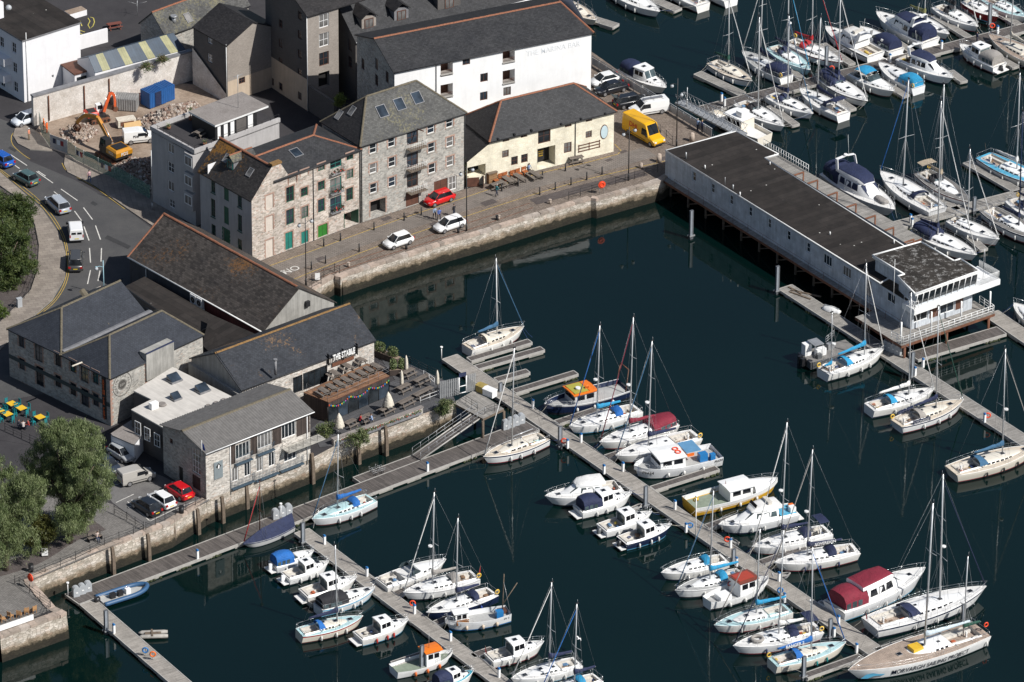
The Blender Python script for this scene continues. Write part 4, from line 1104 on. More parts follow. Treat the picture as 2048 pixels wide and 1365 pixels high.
# ================================================================ south side buildings
# --- twin-roofed stone warehouse (cafe)
f=Frame((222,852),(407,764),ZS);U=f.U
B=Bld('twin_roofed_warehouse','stone warehouse with twin blue slate hipped roofs and a painted round emblem',f)
zb_=lambda x,y:(x/4.267,540+y/4.267)
H=f.at(221,755)[1];D1=8.3;D2=9.2;Dt=D1+D2
B.wall(f,U,H,M['stoneg'])
fl_=f.sub(0,Dt,R(-90))
wl=[]
for x,y,h in((183,615,1.5),(187,805,1.5),(330,710,2.3),(340,910,2.6),(495,770,1.7),(622,825,1.6),(720,890,2.2),(815,920,1.7),(625,1020,1.7),(725,1090,2.3),(818,1110,1.7),(345,1130,2.6),(205,1040,2.0),(495,950,1.6)):wl.append((*zb_(x,y),1.0 if h<2 else 1.3,h,('win',M['black'],M['glass'],None,M['brickred'])))
B.wall(fl_,Dt,H,M['stoneg'],wl)
B.wall(f.sub(U,0,R(90)),Dt,H,M['stoneg']);B.wall(f.sub(U,Dt,R(180)),U,H,M['stoneg'])
B.hip(f,U,D1,H,2.6,3.9,2.6,M['slateb'],M['ridgeg'],.15);nfront=nrm(B.FL,B.FR,B.RR)
B.hip(f,U-1.2,D2,H,2.8,4.4,0.0,M['slateb'],M['ridgeg'],.15,w0=D1)
a_,b_=P(164,581,ZS+H+2.85),P(217,652,ZS+H+.2)
B.bar(a_,b_,.9,.3,M['ridgeg'],'party_wall')
B.bar(f.pt(.3,D1,f.z0+H+.05),f.pt(U-.5,D1,f.z0+H+.05),1.3,.25,M['lead'],'valley_gutter')
# quoins, sign band, emblem
mb=B.mb();mb.M=mb.M@f.mat(0,0,0)
for k in range(int(H/.3)):
 e=.45 if k%2 else.28;mb.box(.0,e,-.02,.01,k*.3,k*.3+.28,M['brickred'])
B.add(mb,'brick_quoins')
u,v=f.at(*zb_(1243,870));mb=B.mb();mb.M=mb.M@f.mat(u,0,0)
for k in range(int(H/.3)):
 e=.4 if k%2 else.25;mb.box(-e/2,e/2,-.02,.01,k*.3,k*.3+.28,M['brickred'])
B.add(mb,'brick_quoins')
mb=B.mb();mb.M=mb.M@fl_.mat(0,2.7,0);mb.box(0,Dt,-.06,-.01,-.25,.25,plain((.03,.05,.055),.6,'dark_teal_band'));B.add(mb,'fascia_band')
u,v=fl_.at(*zb_(893,1110));mb=B.mb();mb.M=mb.M@fl_.mat(u,.6,0);mb.box(-.3,.3,-.12,-.01,0,H-.9,M['black']);o=B.add(mb,'vertical_sign')
for k,ch in enumerate('BOSTON TEA PARTY'):
 if ch==' ':continue
 put('sign_letter',text_mesh(ch,.44,plain((.60,.12,.03),.5,'orange_red_letters'),.05,bold=.01),B.root,fl_.mat(u,H-.75-k*.335,-.16)@STAND)
u,v=f.at(*zb_(1043,978));dk_=plain((.07,.065,.06),.8,'faded_black_paint')
mb=B.mb();mb.M=mb.M@f.mat(u,v,-.012)
def annulus(mb,r0,r1,m,n=36):
 for k in range(n):
  a,b=2*math.pi*k/n,2*math.pi*(k+1)/n
  mb.face([(r0*math.cos(a),0,r0*math.sin(a)),(r1*math.cos(a),0,r1*math.sin(a)),(r1*math.cos(b),0,r1*math.sin(b)),(r0*math.cos(b),0,r0*math.sin(b))],m)
annulus(mb,1.42,1.5,dk_);annulus(mb,.62,.68,dk_);annulus(mb,0.001,.58,dk_)
B.add(mb,'painted_emblem')
for k,ch in enumerate('BOSTON TEA PARTY'):
 a=R(225)-k*R(270)/15
 if ch!=' ':put('emblem_letter',text_mesh(ch,.42,dk_,.004),B.root,f.mat(u+1.05*math.cos(a),v+1.05*math.sin(a),-.014)@Matrix.Rotation(-(a-R(90)),4,'Y')@STAND)
put('emblem_letter',text_mesh('BTP',.46,M['stoneg'],.004),B.root,f.mat(u,v-.05,-.018)@STAND)
# rendered notch in the front slope
mb=B.mb();mb.M=mb.M@f.mat(f.at(290,725)[0],H-2.6,0);wd=f.at(345,700)[0]-f.at(290,725)[0];mb.box(0,wd,-.25,.9,0,3.6,M['concrete']);B.add(mb,'rendered_parapet')
B.bar(f.pt(f.at(290,725)[0],-.2,f.z0+H+1.02),f.pt(f.at(290,725)[0]+wd,-.2,f.z0+H+1.02),.3,.06,M['navy'],'blue_flashing')
mb=B.mb();c=fl_.at(*zb_(700,790));mb.tube([fl_.pt(c[0],0,f.z0+c[1]),fl_.pt(c[0],-1.6,f.z0+c[1]+.1)],.1,M['sand'],5);B.add(mb,'hoist_beam')
# --- concrete gabled shed, long lichened roof
ze=3.9
fe=Frame((528,659),(668,602.5),ZS+ze);f=fe.sub(0,0,0,fe.U,ZS);U=fe.U
B=Bld('concrete_gabled_warehouse','warehouse with long lichen-spotted slate roof and a bare concrete gable',f)
Ln=25.5;h=3.75
B.wall(f,U,ze,M['concrete'],top=[(U/2,ze+h-.1)],base=-2.8)
fl_=f.sub(0,Ln,R(-90));B.wall(fl_,Ln*.55,ze,M['navyclad']);B.wall(fl_.sub(Ln*.55,0),Ln*.45,ze,M['redclad'])
B.wall(f.sub(U,0,R(90)),Ln,ze,M['concrete'],base=-2.8)
fb_=f.sub(U,Ln,R(180));B.wall(fb_,U,ze,M['concrete'],top=[(U/2,ze+h-.1)])
zl=f.z0+ze-.25
le0,le1,ri0,ri1,re0,re1=f.pt(-.35,-.12,zl),f.pt(-.35,Ln,zl),f.pt(U/2,-.12,f.z0+ze+h),f.pt(U/2,Ln,f.z0+ze+h),f.pt(U+.35,-.12,zl),f.pt(U+.35,Ln,zl)
M['slatebr']=slate('slate_brown',(.060,.053,.048),.4,.7,.655,.45,.26,orange=(.22,.105,.035))
B.slab([le1,le0,ri0,ri1],M['slatebr']);B.slab([re0,re1,ri1,ri0],M['slatebr'])
B.bar(ri0+f.w*.5,ri1,.36,.12,M['ridge'],'ridge_tiles',seg=.45);B.bar(le1,ri1,.3,.1,M['ridge'],'verge_tiles',seg=.45)
mb=B.mb();mb.tube([le0,le1],.09,M['whitew'],6);B.add(mb,'gutter')
for u_ in(.3,Ln-3.2):B.pipe(fl_,Ln-u_,-.2,ze-.1,M['whitew'])
u,v=f.at(613,607);mb=B.mb();mb.M=mb.M@f.mat(u,v,-.1);mb.box(-.3,.3,-.25,.1,-.35,.35,M['black']);B.add(mb,'wall_vent')
for k in range(4):
 u,v=fl_.at(393+(k%2)*12,608+(k//2)*22);mb=B.mb();mb.M=mb.M@fl_.mat(u,1.0+(k//2)*1.35,-.55);mb.box(-.5,.5,0,.45,0,1.25,M['whitew']);o=B.add(mb,'air_conditioner')
 mb=B.mb();mb.M=mb.M@fl_.mat(u,1.6+(k//2)*1.35,-.56);annulus(mb,.05,.4,M['black'],16);B.add(mb,'fan_grille',o)
# low dark link roofs
lk=Bld('link_roofs','low dark felt roofs with rooflights between the warehouses',f)
def flat_block(bld,pxs,zr,m,wm,name='flat_roof',z0=ZS-.3,t=.12):
 pts=[P(x,y,zr)for x,y in pxs]
 if poly_area(pts)<0:pts=pts[::-1]
 mb=bld.mb();mb.prism([(p.x,p.y)for p in pts],z0,zr-.1,wm);bld.add(mb,'block_wall')
 cx=sum(p.x for p in pts)/len(pts);cy=sum(p.y for p in pts)/len(pts)
 mb=bld.mb();mb.prism([(p.x+(p.x-cx)*.012,p.y+(p.y-cy)*.012)for p in pts],zr-.097,zr+.06,M['lead']if m is not M['roofwhite']else M['roofwhite'],m);return bld.add(mb,name)
flat_block(lk,[(250,575),(290,555),(440,640),(395,665),(312,618)],ZS+2.6,M['felt'],M['brickdark'])
a=[P(405,664,ZS+4.4),P(425,630,ZS+3.6),P(515,672,ZS+3.6),P(450,728,ZS+4.4),P(404,704,ZS+3.2)]
lk.slab([P(404,690,ZS+3.0),P(420,628,ZS+4.0),P(528,676,ZS+4.0),P(450,735,ZS+3.0)],M['felt'],'sloped_roof',.15)
n_=nrm(P(404,690,ZS+3.0),P(528,676,ZS+4.0),P(450,735,ZS+3.0))
for p in((434,668),(482,690)):lk.skylight(*p,n_,.7,1.0,P(404,690,ZS+3.0),True)
for p in((443,718),(487,697)):
 q=P(*p,ZS+3.6);mb=lk.mb();mb.M=mb.M@Matrix.Translation(q)@Matrix.Rotation(f.ang,4,'Z')
 mb.loft([[(x,.45*math.cos(t),.1+.45*math.sin(t))for t in[k*math.pi/8 for k in range(9)]]for x in(-.35,.35)],M['galv']);lk.add(mb,'cowl_vent')
# --- the pub with the sign
ze=5.1
fe=Frame((483,778),(748,679),ZS+ze);f=fe.sub(0,0,0,fe.U,ZS);U=fe.U
B=Bld('slate_roofed_pub','long slate roofed pub with pale stone front and roof deck',f)
z8=lambda x,y:(320+x/3.012,560+y/3.012)
Dp=9.8;h=2.7
B.wall(f,U,ze,M['stonew'],[(*z8(830,630),1.4,2.2,('win',M['black'],M['glass'])),(*z8(935,590),3.6,2.3,('win',M['black'],M['glass']),4,1)])
for ff in(f.sub(0,Dp,R(-90)),):B.wall(ff,Dp,ze,M['concrete'],top=[(Dp/2,ze+h+.25)])
B.wall(f.sub(U,0,R(90)),Dp,ze,M['stonew'],top=[(Dp/2,ze+h)],base=-3.5);B.wall(f.sub(U,Dp,R(180)),U,ze,M['stonew'],base=-3.5)
B.hip(f,U,Dp,ze,h,0,0,M['slateS'],M['ridgeo'],.18)
mb=B.mb() # stepped concrete parapet at the left gable
mb.prism([(p.x,p.y)for p in(f.pt(-.45,-.2,0),f.pt(0.05,-.2,0),f.pt(0.05,Dp,0),f.pt(-.45,Dp,0))],f.z0-.3,f.z0+ze-.6,M['concrete']);B.add(mb,'parapet_wall')
u0,v0=f.at(653,727);u1,v1=f.at(708,697)
me=text_mesh('THE STABLE',1.0,M['white'],.12,bold=.015)
wd=max(v.co.x for v in me.vertices)-min(v.co.x for v in me.vertices);me.transform(Matrix.Diagonal(((u1-u0)*.8/wd,1.05,1,1)))
um,vm=f.at(683,708)
put('lettering',me,B.root,f.mat(um,vm+.1,-.45)@STAND)
mb=B.mb();mb.M=mb.M@f.mat(um,vm,-.4);w_=(u1-u0)/2+.1
for z in(-.5,.55):mb.box(-w_,w_,0,.06,z,z+.06,M['black'])
for x in(-w_,0,w_-.06):mb.box(x,x+.06,0,.4,-.7,.75,M['black'])
B.add(mb,'sign_frame')
mb=B.mb();mb.M=mb.M@f.mat(um+.1,vm-.95,-.2);mb.box(-1.6,1.6,0,.06,-.25,.25,M['rust']);B.add(mb,'rusty_sign_board')
c=P(551,745,ZS+ze+.9);mb=B.mb();mb.cyl((c.x,c.y,0),.16,c.z-.3,c.z+1.6,M['lead'],10);mb.cyl((c.x,c.y,0),.24,c.z+1.62,c.z+1.75,M['lead'],10);B.add(mb,'flue')
# roof deck with picnic tables
zd=ZS+2.75
dA,dB,dC,dD=P(607,785,zd),P(657,805,zd),P(779,752,zd),P(735,727,zd)
dk=thing('roof_deck','timber clad terrace room with deck on top and folding glass front','building',(dA.x,dA.y,ZS))
mb=MB(f.u);mb.M=Matrix.Translation(-dk.location)
pl=[dA,dB,dC,dD]
if poly_area(pl)<0:pl=pl[::-1]
mb.prism([(p.x,p.y)for p in pl],zd-.12,zd,M['brown'],M['deckteak']);mb.build('deck_floor',dk)
mb=MB(f.u);mb.M=Matrix.Translation(-dk.location)
def vface(mb,a,b,z0,z1,m,off=0.0):
 d=(b-a);d.z=0;d.normalize();n=Vector((d.y,-d.x,0))*off
 mb.face([Vector((a.x,a.y,z0))+n,Vector((b.x,b.y,z0))+n,Vector((b.x,b.y,z1))+n,Vector((a.x,a.y,z1))+n],m)
vface(mb,dA,dB,ZS-.1,zd-.13,M['darkwood']);vface(mb,dB,dC,ZS+2.05,zd-.13,M['darkwood']);vface(mb,dC,dD,ZS-.1,zd-.13,M['darkwood'])
mb.build('timber_cladding',dk)
mb=MB(f.u);mb.M=Matrix.Translation(-dk.location)
iB,iC=dB+(dA-dB)*.03,dC+(dD-dC)*.03
for k in range(6):
 a,b=iB.lerp(iC,k/6),iB.lerp(iC,(k+1)/6)
 o_=MB(f.u);o_.M=Matrix.Translation(-dk.location);vface(o_,a,b,ZS+.05,ZS+2.05,M['glassb']if k%2 else M['glass']);o_.build('glass_pane',dk)
 mb.tube([Vector((a.x,a.y,ZS)),Vector((a.x,a.y,ZS+2.1))],.06,M['black'],4)
mb.build('glass_frame',dk)
railing(dk,[dA+(dD-dA)*.05,dB+(dA-dB)*.04,dC+(dD-dC)*.04,dD+(dC-dD)*.1],1.0,M['lead'],1.5,2,'railing',.018)
mb=MB();mb.M=Matrix.Translation(-dk.location);cols=[plain(c,.7,'bunting')for c in((.6,.08,.03),(.03,.2,.5),(.7,.5,.03),(.05,.4,.15),(.35,.1,.4))]
for k in range(34):
 t=k/34;a=dB.lerp(dC,t);z=zd-.25-.55*abs(math.sin(t*math.pi*3));d=(dC-dB).normalized()*.11;n=Vector((d.y,-d.x,0)).normalized()*.15
 mb.face([Vector((a.x,a.y,z))-d+n,Vector((a.x,a.y,z))+d+n,Vector((a.x,a.y,z-.26))+n],cols[k%5])
tag(mb.build('bunting',dk),kind='stuff')
ang=f.ang
k=0
for t in range(3):
 p=P(*z8(1050+t*75,590-t*42),zd);picnic_table(p,ang+R(90),('first','second','third')[t]+' picnic table from the left in the rear row on the roof deck','rear row of picnic tables on the roof deck',1.5)
for t in range(8):
 p=P(*z8(985+t*45,695-t*21),zd);picnic_table(p,ang+R(90),('first','second','third','fourth','fifth','sixth','seventh','eighth')[t]+' picnic table from the left in the front row on the roof deck','front row of picnic tables on the roof deck',1.5)
# lower terrace
M['terrace']=boards('dark_terrace_boards',(.075,.075,.08),.15,.2,.8)
sheet('terrace',gpts((640,895),(620,860),(655,828),(790,760),(750,700),(760,690),(800,720),(855,745),(895,764),(911,804),(846,826),(668,891)),M['terrace'],-.02,hd=(f.u.x,f.u.y))
def zt(x,y):return G(590+x/4.876,660+y/4.876)
for x,y,L,lab in((1235,520,2.4,'long picnic table by the terrace railing'),(1060,600,1.9,'picnic table under the closed middle parasol'),(1250,650,3.0,'long picnic table along the harbour side railing'),(1080,740,2.2,'picnic table behind the parapet beside the big parasol'),(1105,450,1.8,'picnic table nearest the planters'),(890,810,2.0,'picnic table under the big half folded parasol'),(690,895,1.8,'picnic table where two people sit'),(540,945,1.6,'picnic table under the left parasol')):
 picnic_table(zt(x,y),ang+R(8),lab,None,L)
def parasol(p,h,r,lab,opened=.0):
 t=thing('parasol',lab,'parasol',p);mb=MB();mb.cyl((0,0,0),.28,0,.08,M['black'],10);mb.build('base',t)
 mb=MB();mb.tube([(0,0,.08),(0,0,h)],.03,M['timber'],6);mb.build('pole',t)
 mb=MB();n=16;secs=[]
 for kk,(z,rr)in enumerate(((h-.02,.03),(h-.5,.16+r*.3),(h-1.1,.2+r*.6),(h-1.7,.2+r*.9),(h-1.95,.16+r))):
  secs.append([(rr*(1-.28*(q%2)*(kk>0))*math.cos(2*math.pi*q/n),rr*(1-.28*(q%2)*(kk>0))*math.sin(2*math.pi*q/n),z+(.08 if q%2 and kk==4 else 0))for q in range(n)])
 mb.loft(secs,M['sand'],smooth=True);mb.build('canopy',t)
for x,y,h,r,lab in((910,800,2.7,.55,'half folded cream parasol in the middle of the terrace'),(430,1015,2.8,.5,'cream parasol at the left end of the terrace wall'),(1040,580,2.6,.05,'closed cream parasol over the middle tables'),(1085,435,2.6,.05,'closed cream parasol nearest the planters'),(1388,580,2.6,.05,'closed cream parasol beside the steel fence')):
 parasol(zt(x,y),h,r,lab)
# parapet with flower trough along the harbour side
pA,pB=G(668,891.5),G(846,826.5)
pw=thing('parapet_wall','low rendered parapet with flower troughs along the terrace edge','wall',pA)
d=pB-pA;d.z=0;Lp=d.length;an=math.atan2(d.y,d.x)
mb=MB(d);mb.M=Matrix.Rotation(an,4,'Z');mb.box(0,Lp,0,.45,-.5,.7,M['stonew'],M['flatgrey']);mb.box(-.1,Lp+.1,-.06,.5,.703,.82,M['flatgrey']);mb.build('parapet',pw)
mb=MB(d);mb.M=Matrix.Rotation(an,4,'Z');mb.box(.2,Lp-.5,-.4,-.08,.15,.42,M['lead']);mb.build('flower_trough',pw)
mb=MB();mb.M=Matrix.Rotation(an,4,'Z');random.seed(11)
for k in range(420):
 x=random.uniform(.2,Lp-.5);c=Vector((x,-.25+random.uniform(-.18,.15),.45+random.uniform(0,.28)))
 mb.ball(c,random.uniform(.04,.09),random.choice(LEAF+[M['flowers']]if int(x*1.3)%3 else LEAF),4,2)
tag(mb.build('flowers',pw),kind='stuff')
# timber planters with shrubs
for x,y,L,an_,lab in((895,285,1.9,-38,'long timber planter of bamboo at the terrace corner'),(1000,430,1.0,10,'leafy shrub in a pot beside the closed parasol')):
 p=zt(x,y);t=thing('planter',lab,'planter',p,R(an_));mb=MB();mb.box(-L,L,-.4,.4,0,.75,M['darkwood'],M['earth']);mb.build('box',t)
 mb=MB();random.seed(x)
 for k in range(2):leafy(mb,(-L*.5+k*L,0,1.3),L*.45,.5,.8,420,.13,LEAF)
 mb.build('shrub',t)
# railings at the terrace edge
tr=thing('terrace_railing','black iron railing along the outer edge of the pub terrace','railing',zt(770,160))
railing(tr,[zt(770,175),zt(1005,300),zt(1125,340),zt(1290,425),zt(1400,470)],1.05,M['black'],1.6,3,'rails',.02)
tr=thing('terrace_railing','white railing by the closed parasols','railing',zt(1255,470))
railing(tr,[zt(1255,465),zt(1360,545)],1.0,M['white'],1.1,2,'rails',.022)
tr=thing('terrace_railing','white railing on the harbour wall above the gangway','railing',zt(1220,720))
railing(tr,[zt(1222,724),zt(1408,655)],.9,M['white'],1.3,2,'rails',.022)
# steel palisade fence with gate
sf=thing('palisade_fence','galvanised palisade fence with white gate above the gangway platform','fence',zt(1410,690))
a,b,c=zt(1412,672),zt(1600,630),zt(1765,585)
for(p,q,skip)in((a,b,0),(b.lerp(c,.42),c,0)):
 n=int((q-p).length/.26)
 for k in range(n):
  u_=p.lerp(q,k/n);mb=MB();mb.M=Matrix.Translation(u_-sf.location)@Matrix.Rotation(math.atan2(q.y-p.y,q.x-p.x),4,'Z')
  mb.prism([(0,-.02),(.1,-.05),(.2,-.02),(.2,0),(.1,-.03),(0,0)],0,2.3,M['galv']);mb.build('pale',sf)
 for z in(.4,1.9):
  mb=MB();mb.M=Matrix.Translation(-sf.location);mb.tube([p+Vz(z)+Vector((0,.03,0)),q+Vz(z)+Vector((0,.03,0))],.03,M['galv'],4);mb.build('rail',sf)
g0,g1=b,b.lerp(c,.42);mb=MB();mb.M=Matrix.Translation(-sf.location)
for p in(g0,g1):mb.tube([p,p+Vz(2.3)],.07,M['white'],6)
mb.tube([g0+Vz(.1),g1+Vz(.1)],.06,M['white'],6);mb.tube([g0+Vz(1.0),g1+Vz(1.0)],.06,M['white'],6);mb.build('gate',sf)
mb=MB();mb.M=Matrix.Translation(-sf.location);mb.loft([[g0+Vz(2.3)+Vector((0,-.1,0)),g1+Vz(2.3)+Vector((0,-.1,0)),g1+Vz(2.75),g0+Vz(2.75)],[g0+Vz(2.35)+Vector((0,.2,0)),g1+Vz(2.35)+Vector((0,.2,0)),g1+Vz(2.7)+Vector((0,.2,0)),g0+Vz(2.7)+Vector((0,.2,0))]],M['navy'],smooth=False);mb.build('gate_header',sf)
# --- flat white-roofed block
f=Frame((265,905),(330,878),ZS)
B=Bld('flat_roofed_block','dark brick block with a pale membrane roof and glass rooflights',f)
zr=ZS+4.6
flat_block(B,[(268,783),(345,736),(472,799),(330,858),(263,820),(303,800)],zr,M['roofwhite'],M['brickdark'])
zf=lambda x,y:(x/2.926,460+y/2.926)
for x,y,s_ in((1020,885,.8),(1185,945,.8),(1030,992,.6)):
 p=P(*zf(x,y),zr+.05);mb=B.mb();mb.M=mb.M@Matrix.Translation(p)@Matrix.Rotation(R(40),4,'Z');mb.box(-s_,s_,-s_*.8,s_*.8,0,.25,M['lead']);o=B.add(mb,'rooflight')
 mb=B.mb();mb.M=mb.M@Matrix.Translation(p)@Matrix.Rotation(R(40),4,'Z');mb.loft([[(-s_*.9,-s_*.7,.26),(s_*.9,-s_*.7,.26),(s_*.9,s_*.7,.26),(-s_*.9,s_*.7,.26)],[(-s_*.9,s_*.4,.75),(s_*.9,s_*.4,.75),(s_*.9,s_*.7,.8),(-s_*.9,s_*.7,.8)]],M['glassb'],smooth=False);B.add(mb,'pane',o)
p=P(*zf(900,1045),zr+.05);mb=B.mb();mb.M=mb.M@Matrix.Translation(p)@Matrix.Rotation(R(40),4,'Z');mb.box(-.5,.5,-.3,.3,0,.8,M['white']);B.add(mb,'air_conditioner')
for x,y,r_ in((948,1025,.55),(1310,1000,.35),(1265,1018,.35),(1218,1035,.35)):
 p=P(*zf(x,y),zr+.05);mb=B.mb();mb.cyl(p,r_,p.z,p.z+.22,M['flatgrey'],14,r_*.8);B.add(mb,'round_vent')
fl_=Frame((264,898),(328,930),ZS)
for x,y in((810,1160),(865,1195),(923,1230)):
 u,v=fl_.at(*zf(x,y));a,b=window_meshes(1.0,1.7,M['white'],M['glass'],2,2);o=put('window',a,B.root,fl_.mat(u,v-.85,-.12));p=bpy.data.objects.new('pane',b);COL.objects.link(p);p.parent=o
# white yard shed
yb=Bld('white_yard_shed','low white painted shed with flat roof beside the stone emblem wall',f)
flat_block(yb,[(222,868),(262,842),(290,862),(268,890),(262,888),(225,872)],ZS+2.3,M['flatgrey'],M['whitewall2'])
# --- sailing centre with corrugated roof
f=Frame((413,1000),(621,918),ZS);U=f.U
He=f.at(411,903)[1]
B=Bld('harbour_office','stone and brick harbour office with a corrugated roof and French balconies',f)
zc=lambda x,y:(340+x/5.25,840+y/5.25)
wn_=[]
for x,y,w,h in((765,320,2.1,1.9),(995,215,2.1,1.9),(1248,110,2.1,1.9)):wn_.append((*zc(x,y),w,h,WW,4,1))
for x,y,w in((685,575,.95),(815,520,.95),(942,470,.95),(1070,415,.95),(1265,355,1.9)):wn_.append((*zc(x,y),w,1.85,WW,2 if w<1.2 else 3,1))
B.wall(f,U,He,M['stonew'],wn_,base=-.05)
u0=f.at(*zc(632,400))[0];vm=f.at(*zc(640,470))[1]
mb=B.mb() # brown timber cladding between upper windows
u_last=u0
for i,(x,y)in enumerate(((765,320),(995,215),(1248,110))):
 u,v=f.at(*zc(x,y));mb.M=Matrix.Translation(-B.L)@f.mat(0,0,0)
 mb.box(u_last,u-1.12,-.05,-.004,v-1.25,He-.1,M['darkwood']);u_last=u+1.12
mb.box(u_last,U-.1,-.05,-.004,v-1.25,He-.1,M['darkwood'])
B.add(mb,'timber_cladding')
def balcony_rail(u0,u1,v,dep=.35,h=1.0,name='balcony_railing'):
 railing(B,[f.pt(u0,0,f.z0+v),f.pt(u0,-dep,f.z0+v),f.pt(u1,-dep,f.z0+v),f.pt(u1,0,f.z0+v)],h,plain((.05,.085,.12),.5,'blue_grey_metal'),.2,2,name,.013)
 mb=B.mb();mb.M=mb.M@f.mat(0,v,0);mb.box(u0-.03,u1+.03,-dep-.05,0,-.13,-.005,plain((.05,.085,.12),.5,'blue_grey_metal'));B.add(mb,'balcony_floor')
for x,y in((765,385),(995,285)):
 u,v=f.at(*zc(x,y+45));balcony_rail(u-1.2,u+1.2,v)
for xa,xb,y in((640,880,645),(890,1135,560),(1150,1395,460)):
 ua,v=f.at(*zc((xa+xb)/2,y));ub=f.at(*zc(xb,y))[0];ua=f.at(*zc(xa,y))[0];balcony_rail(ua,ub-.1,v-.35)
u,v=f.at(*zc(1340,220));mb=B.mb();mb.M=mb.M@f.mat(0,v-.2,0);mb.box(U-4.2,U+1.2,-1.3,0,-.15,0,M['float']);B.add(mb,'concrete_balcony')
railing(B,[f.pt(U-4.1,0,f.z0+v-.2),f.pt(U-4.1,-1.25,f.z0+v-.2),f.pt(U+1.1,-1.25,f.z0+v-.2)],1.0,M['black'],1.0,2,'railing',.018)
Dp=8.1;h=1.0
fl_=f.sub(0,Dp,R(-90));uw,vw_=fl_.at(*zc(275,440))
B.wall(fl_,Dp,He,M['stoneg'],[(*zc(275,440),1.6,3.2,('win',M['white'],M['glassc']),3,4),(*zc(275,660),1.6,1.8,('door',M['darkwood'])),(*zc(115,570),.8,1.9,('door',M['black'])),(*zc(12,225),.6,.7,WD)],top=[(Dp/2,He+h)],base=-.4)
B.wall(f.sub(U,0,R(90)),Dp,He,M['brickred'],top=[(Dp/2,He+h)]);B.wall(f.sub(U,Dp,R(180)),U,He,M['stonew'])
# corrugated roof: real ribs
def ribbed(bld,a,b,c,d,m,n,name):
 """a-b eave, d-c ridge"""
 mb=bld.mb();nn=nrm(a,b,c)
 rows=[[],[]]
 for k in range(2*n+1):
  off=nn*(.09 if k%2 else 0)
  rows[0].append(a.lerp(b,k/(2*n))+off);rows[1].append(d.lerp(c,k/(2*n))+off)
 mb.loft(rows,m,close=False,caps=False,smooth=False)
 mb.face([a-nn*.05,b-nn*.05,c-nn*.05,d-nn*.05],m)
 return bld.add(mb,name)
zl=f.z0+He
e0,e1,r0,r1,k0,k1=f.pt(-.3,-.4,zl-.05),f.pt(U+.3,-.4,zl-.05),f.pt(-.3,Dp/2,zl+h),f.pt(U+.3,Dp/2,zl+h),f.pt(-.3,Dp+.3,zl-.05),f.pt(U+.3,Dp+.3,zl-.05)
ribbed(B,e0,e1,r1,r0,M['corr'],44,'corrugated_roof');ribbed(B,k1,k0,r0,r1,M['corr'],44,'corrugated_roof')
B.bar(r0,r1,.5,.12,M['ridgeg'],'ridge_cap')
mb=B.mb();mb.tube([e0-Vz(.06)-f.w*.05,e1-Vz(.06)-f.w*.05],.07,M['white'],6);B.add(mb,'gutter')
for u_ in(f.at(*zc(632,500))[0],U-.5):B.pipe(f,u_,-.5,He,M['white'])
u,v=f.at(*zc(505,525));mb=B.mb();mb.M=mb.M@f.mat(u,v,-.05);mb.box(-.62,.62,-.04,.04,-1.1,1.1,plain((.20,.235,.25),.6,'slate_blue_sign'));o=B.add(mb,'sign_panel')
mb=B.mb();mb.M=mb.M@f.mat(u,v+.5,-.1);mb.face([(-.38,0,0),(0,0,-.42),(.38,0,0),(0,0,.42)],M['black']);mb.face([(-.12,-.005,-.3),(.1,-.005,-.3),(.16,-.005,.1),(-.02,-.005,.22)],M['white']);B.add(mb,'sign_emblem',o)
mb=B.mb();c=fl_.pt(Dp-.3,-.3,zl-1.2);mb.tube([c,c+Vz(2.6)],.03,M['white'],5);B.add(mb,'flagpole')
mb=B.mb();q=c+Vz(2.3);mb.face([q,q+Vector((.25,-.1,-.2)),q+Vector((.45,-.2,-1.1)),q+Vector((.1,0,-.9))],plain((.02,.05,.25),.8,'blue_flag'));B.add(mb,'flag')
# --- white pavilion on piles
zR,zD=5.9,2.6
a0,a1,b1,b0=P(1331,304,zR),P(1712,540,zR),P(1805,495,zR),P(1472,266,zR)
f=Frame((0,0),(1,1),0);f.o=Vector((a0.x,a0.y,0));d=a1-a0;f.U=d.length;f.u=d.normalized();f.w=Vector((-f.u.y,f.u.x,0));f.ang=math.atan2(f.u.y,f.u.x);f.z0=zD
B=Bld('pier_pavilion','long white timber pavilion on piles with a black felt roof and glazed upper room',f,'pavilion')
wdt=(b0-a0).dot(f.w);wd2=(b1-a1).dot(f.w)
pw_=streaky('whitewashed_boarding',(.60,.60,.61),.3)
M['pavwall']=boards('white_boarding_shade_tint',(.50,.535,.575),.3,.10,.7,True,.75)  # white boards with their bluish shade put into the colour
zp=lambda x,y:(1300+x/2.73,240+y/2.73)
U2=f.U+11.0
wn_=[(*zp(x,y),.75,1.3,WW,1,2)for x,y in((240,310),(342,375),(443,438),(547,502),(651,567),(756,633),(863,698))]+[(*zp(968,768),1.7,1.4,WW,3,1),(*zp(1073,832),1.7,1.4,WW,3,1),(*zp(1190,920),1.2,2.2,('door',M['glassc'])),(*zp(1315,975),1.6,1.3,WW,2,1)]
B.wall(f,U2,zR-zD,M['pavwall'],wn_,base=-.1)
B.wall(f.sub(0,wdt,R(-90)),wdt,zR-zD,M['pavwall'],base=-.1);B.wall(f.sub(U2,0,R(90)),wd2+1,zR-zD,M['pavwall'],[(*zp(1480,1050),2.2,2.4,WW,2,1),(*zp(1625,1005),2.2,2.4,WW,2,1),(*zp(1552,1030),1.4,2.5,('panel',M['brown'])),(*zp(1690,985),1.2,2.5,('panel',M['brown']))],base=-.1)
fb_=f.sub(U2,wd2+1,R(180));B.wall(fb_,U2-8,zR-zD,M['pavwall'],base=-.1)
rp=[P(1331,304,zR),P(1760,569,zR),P(1850,521,zR),P(1529,319,zR),P(1557,311,zR),P(1472,266,zR)]
if poly_area(rp)<0:rp=rp[::-1]
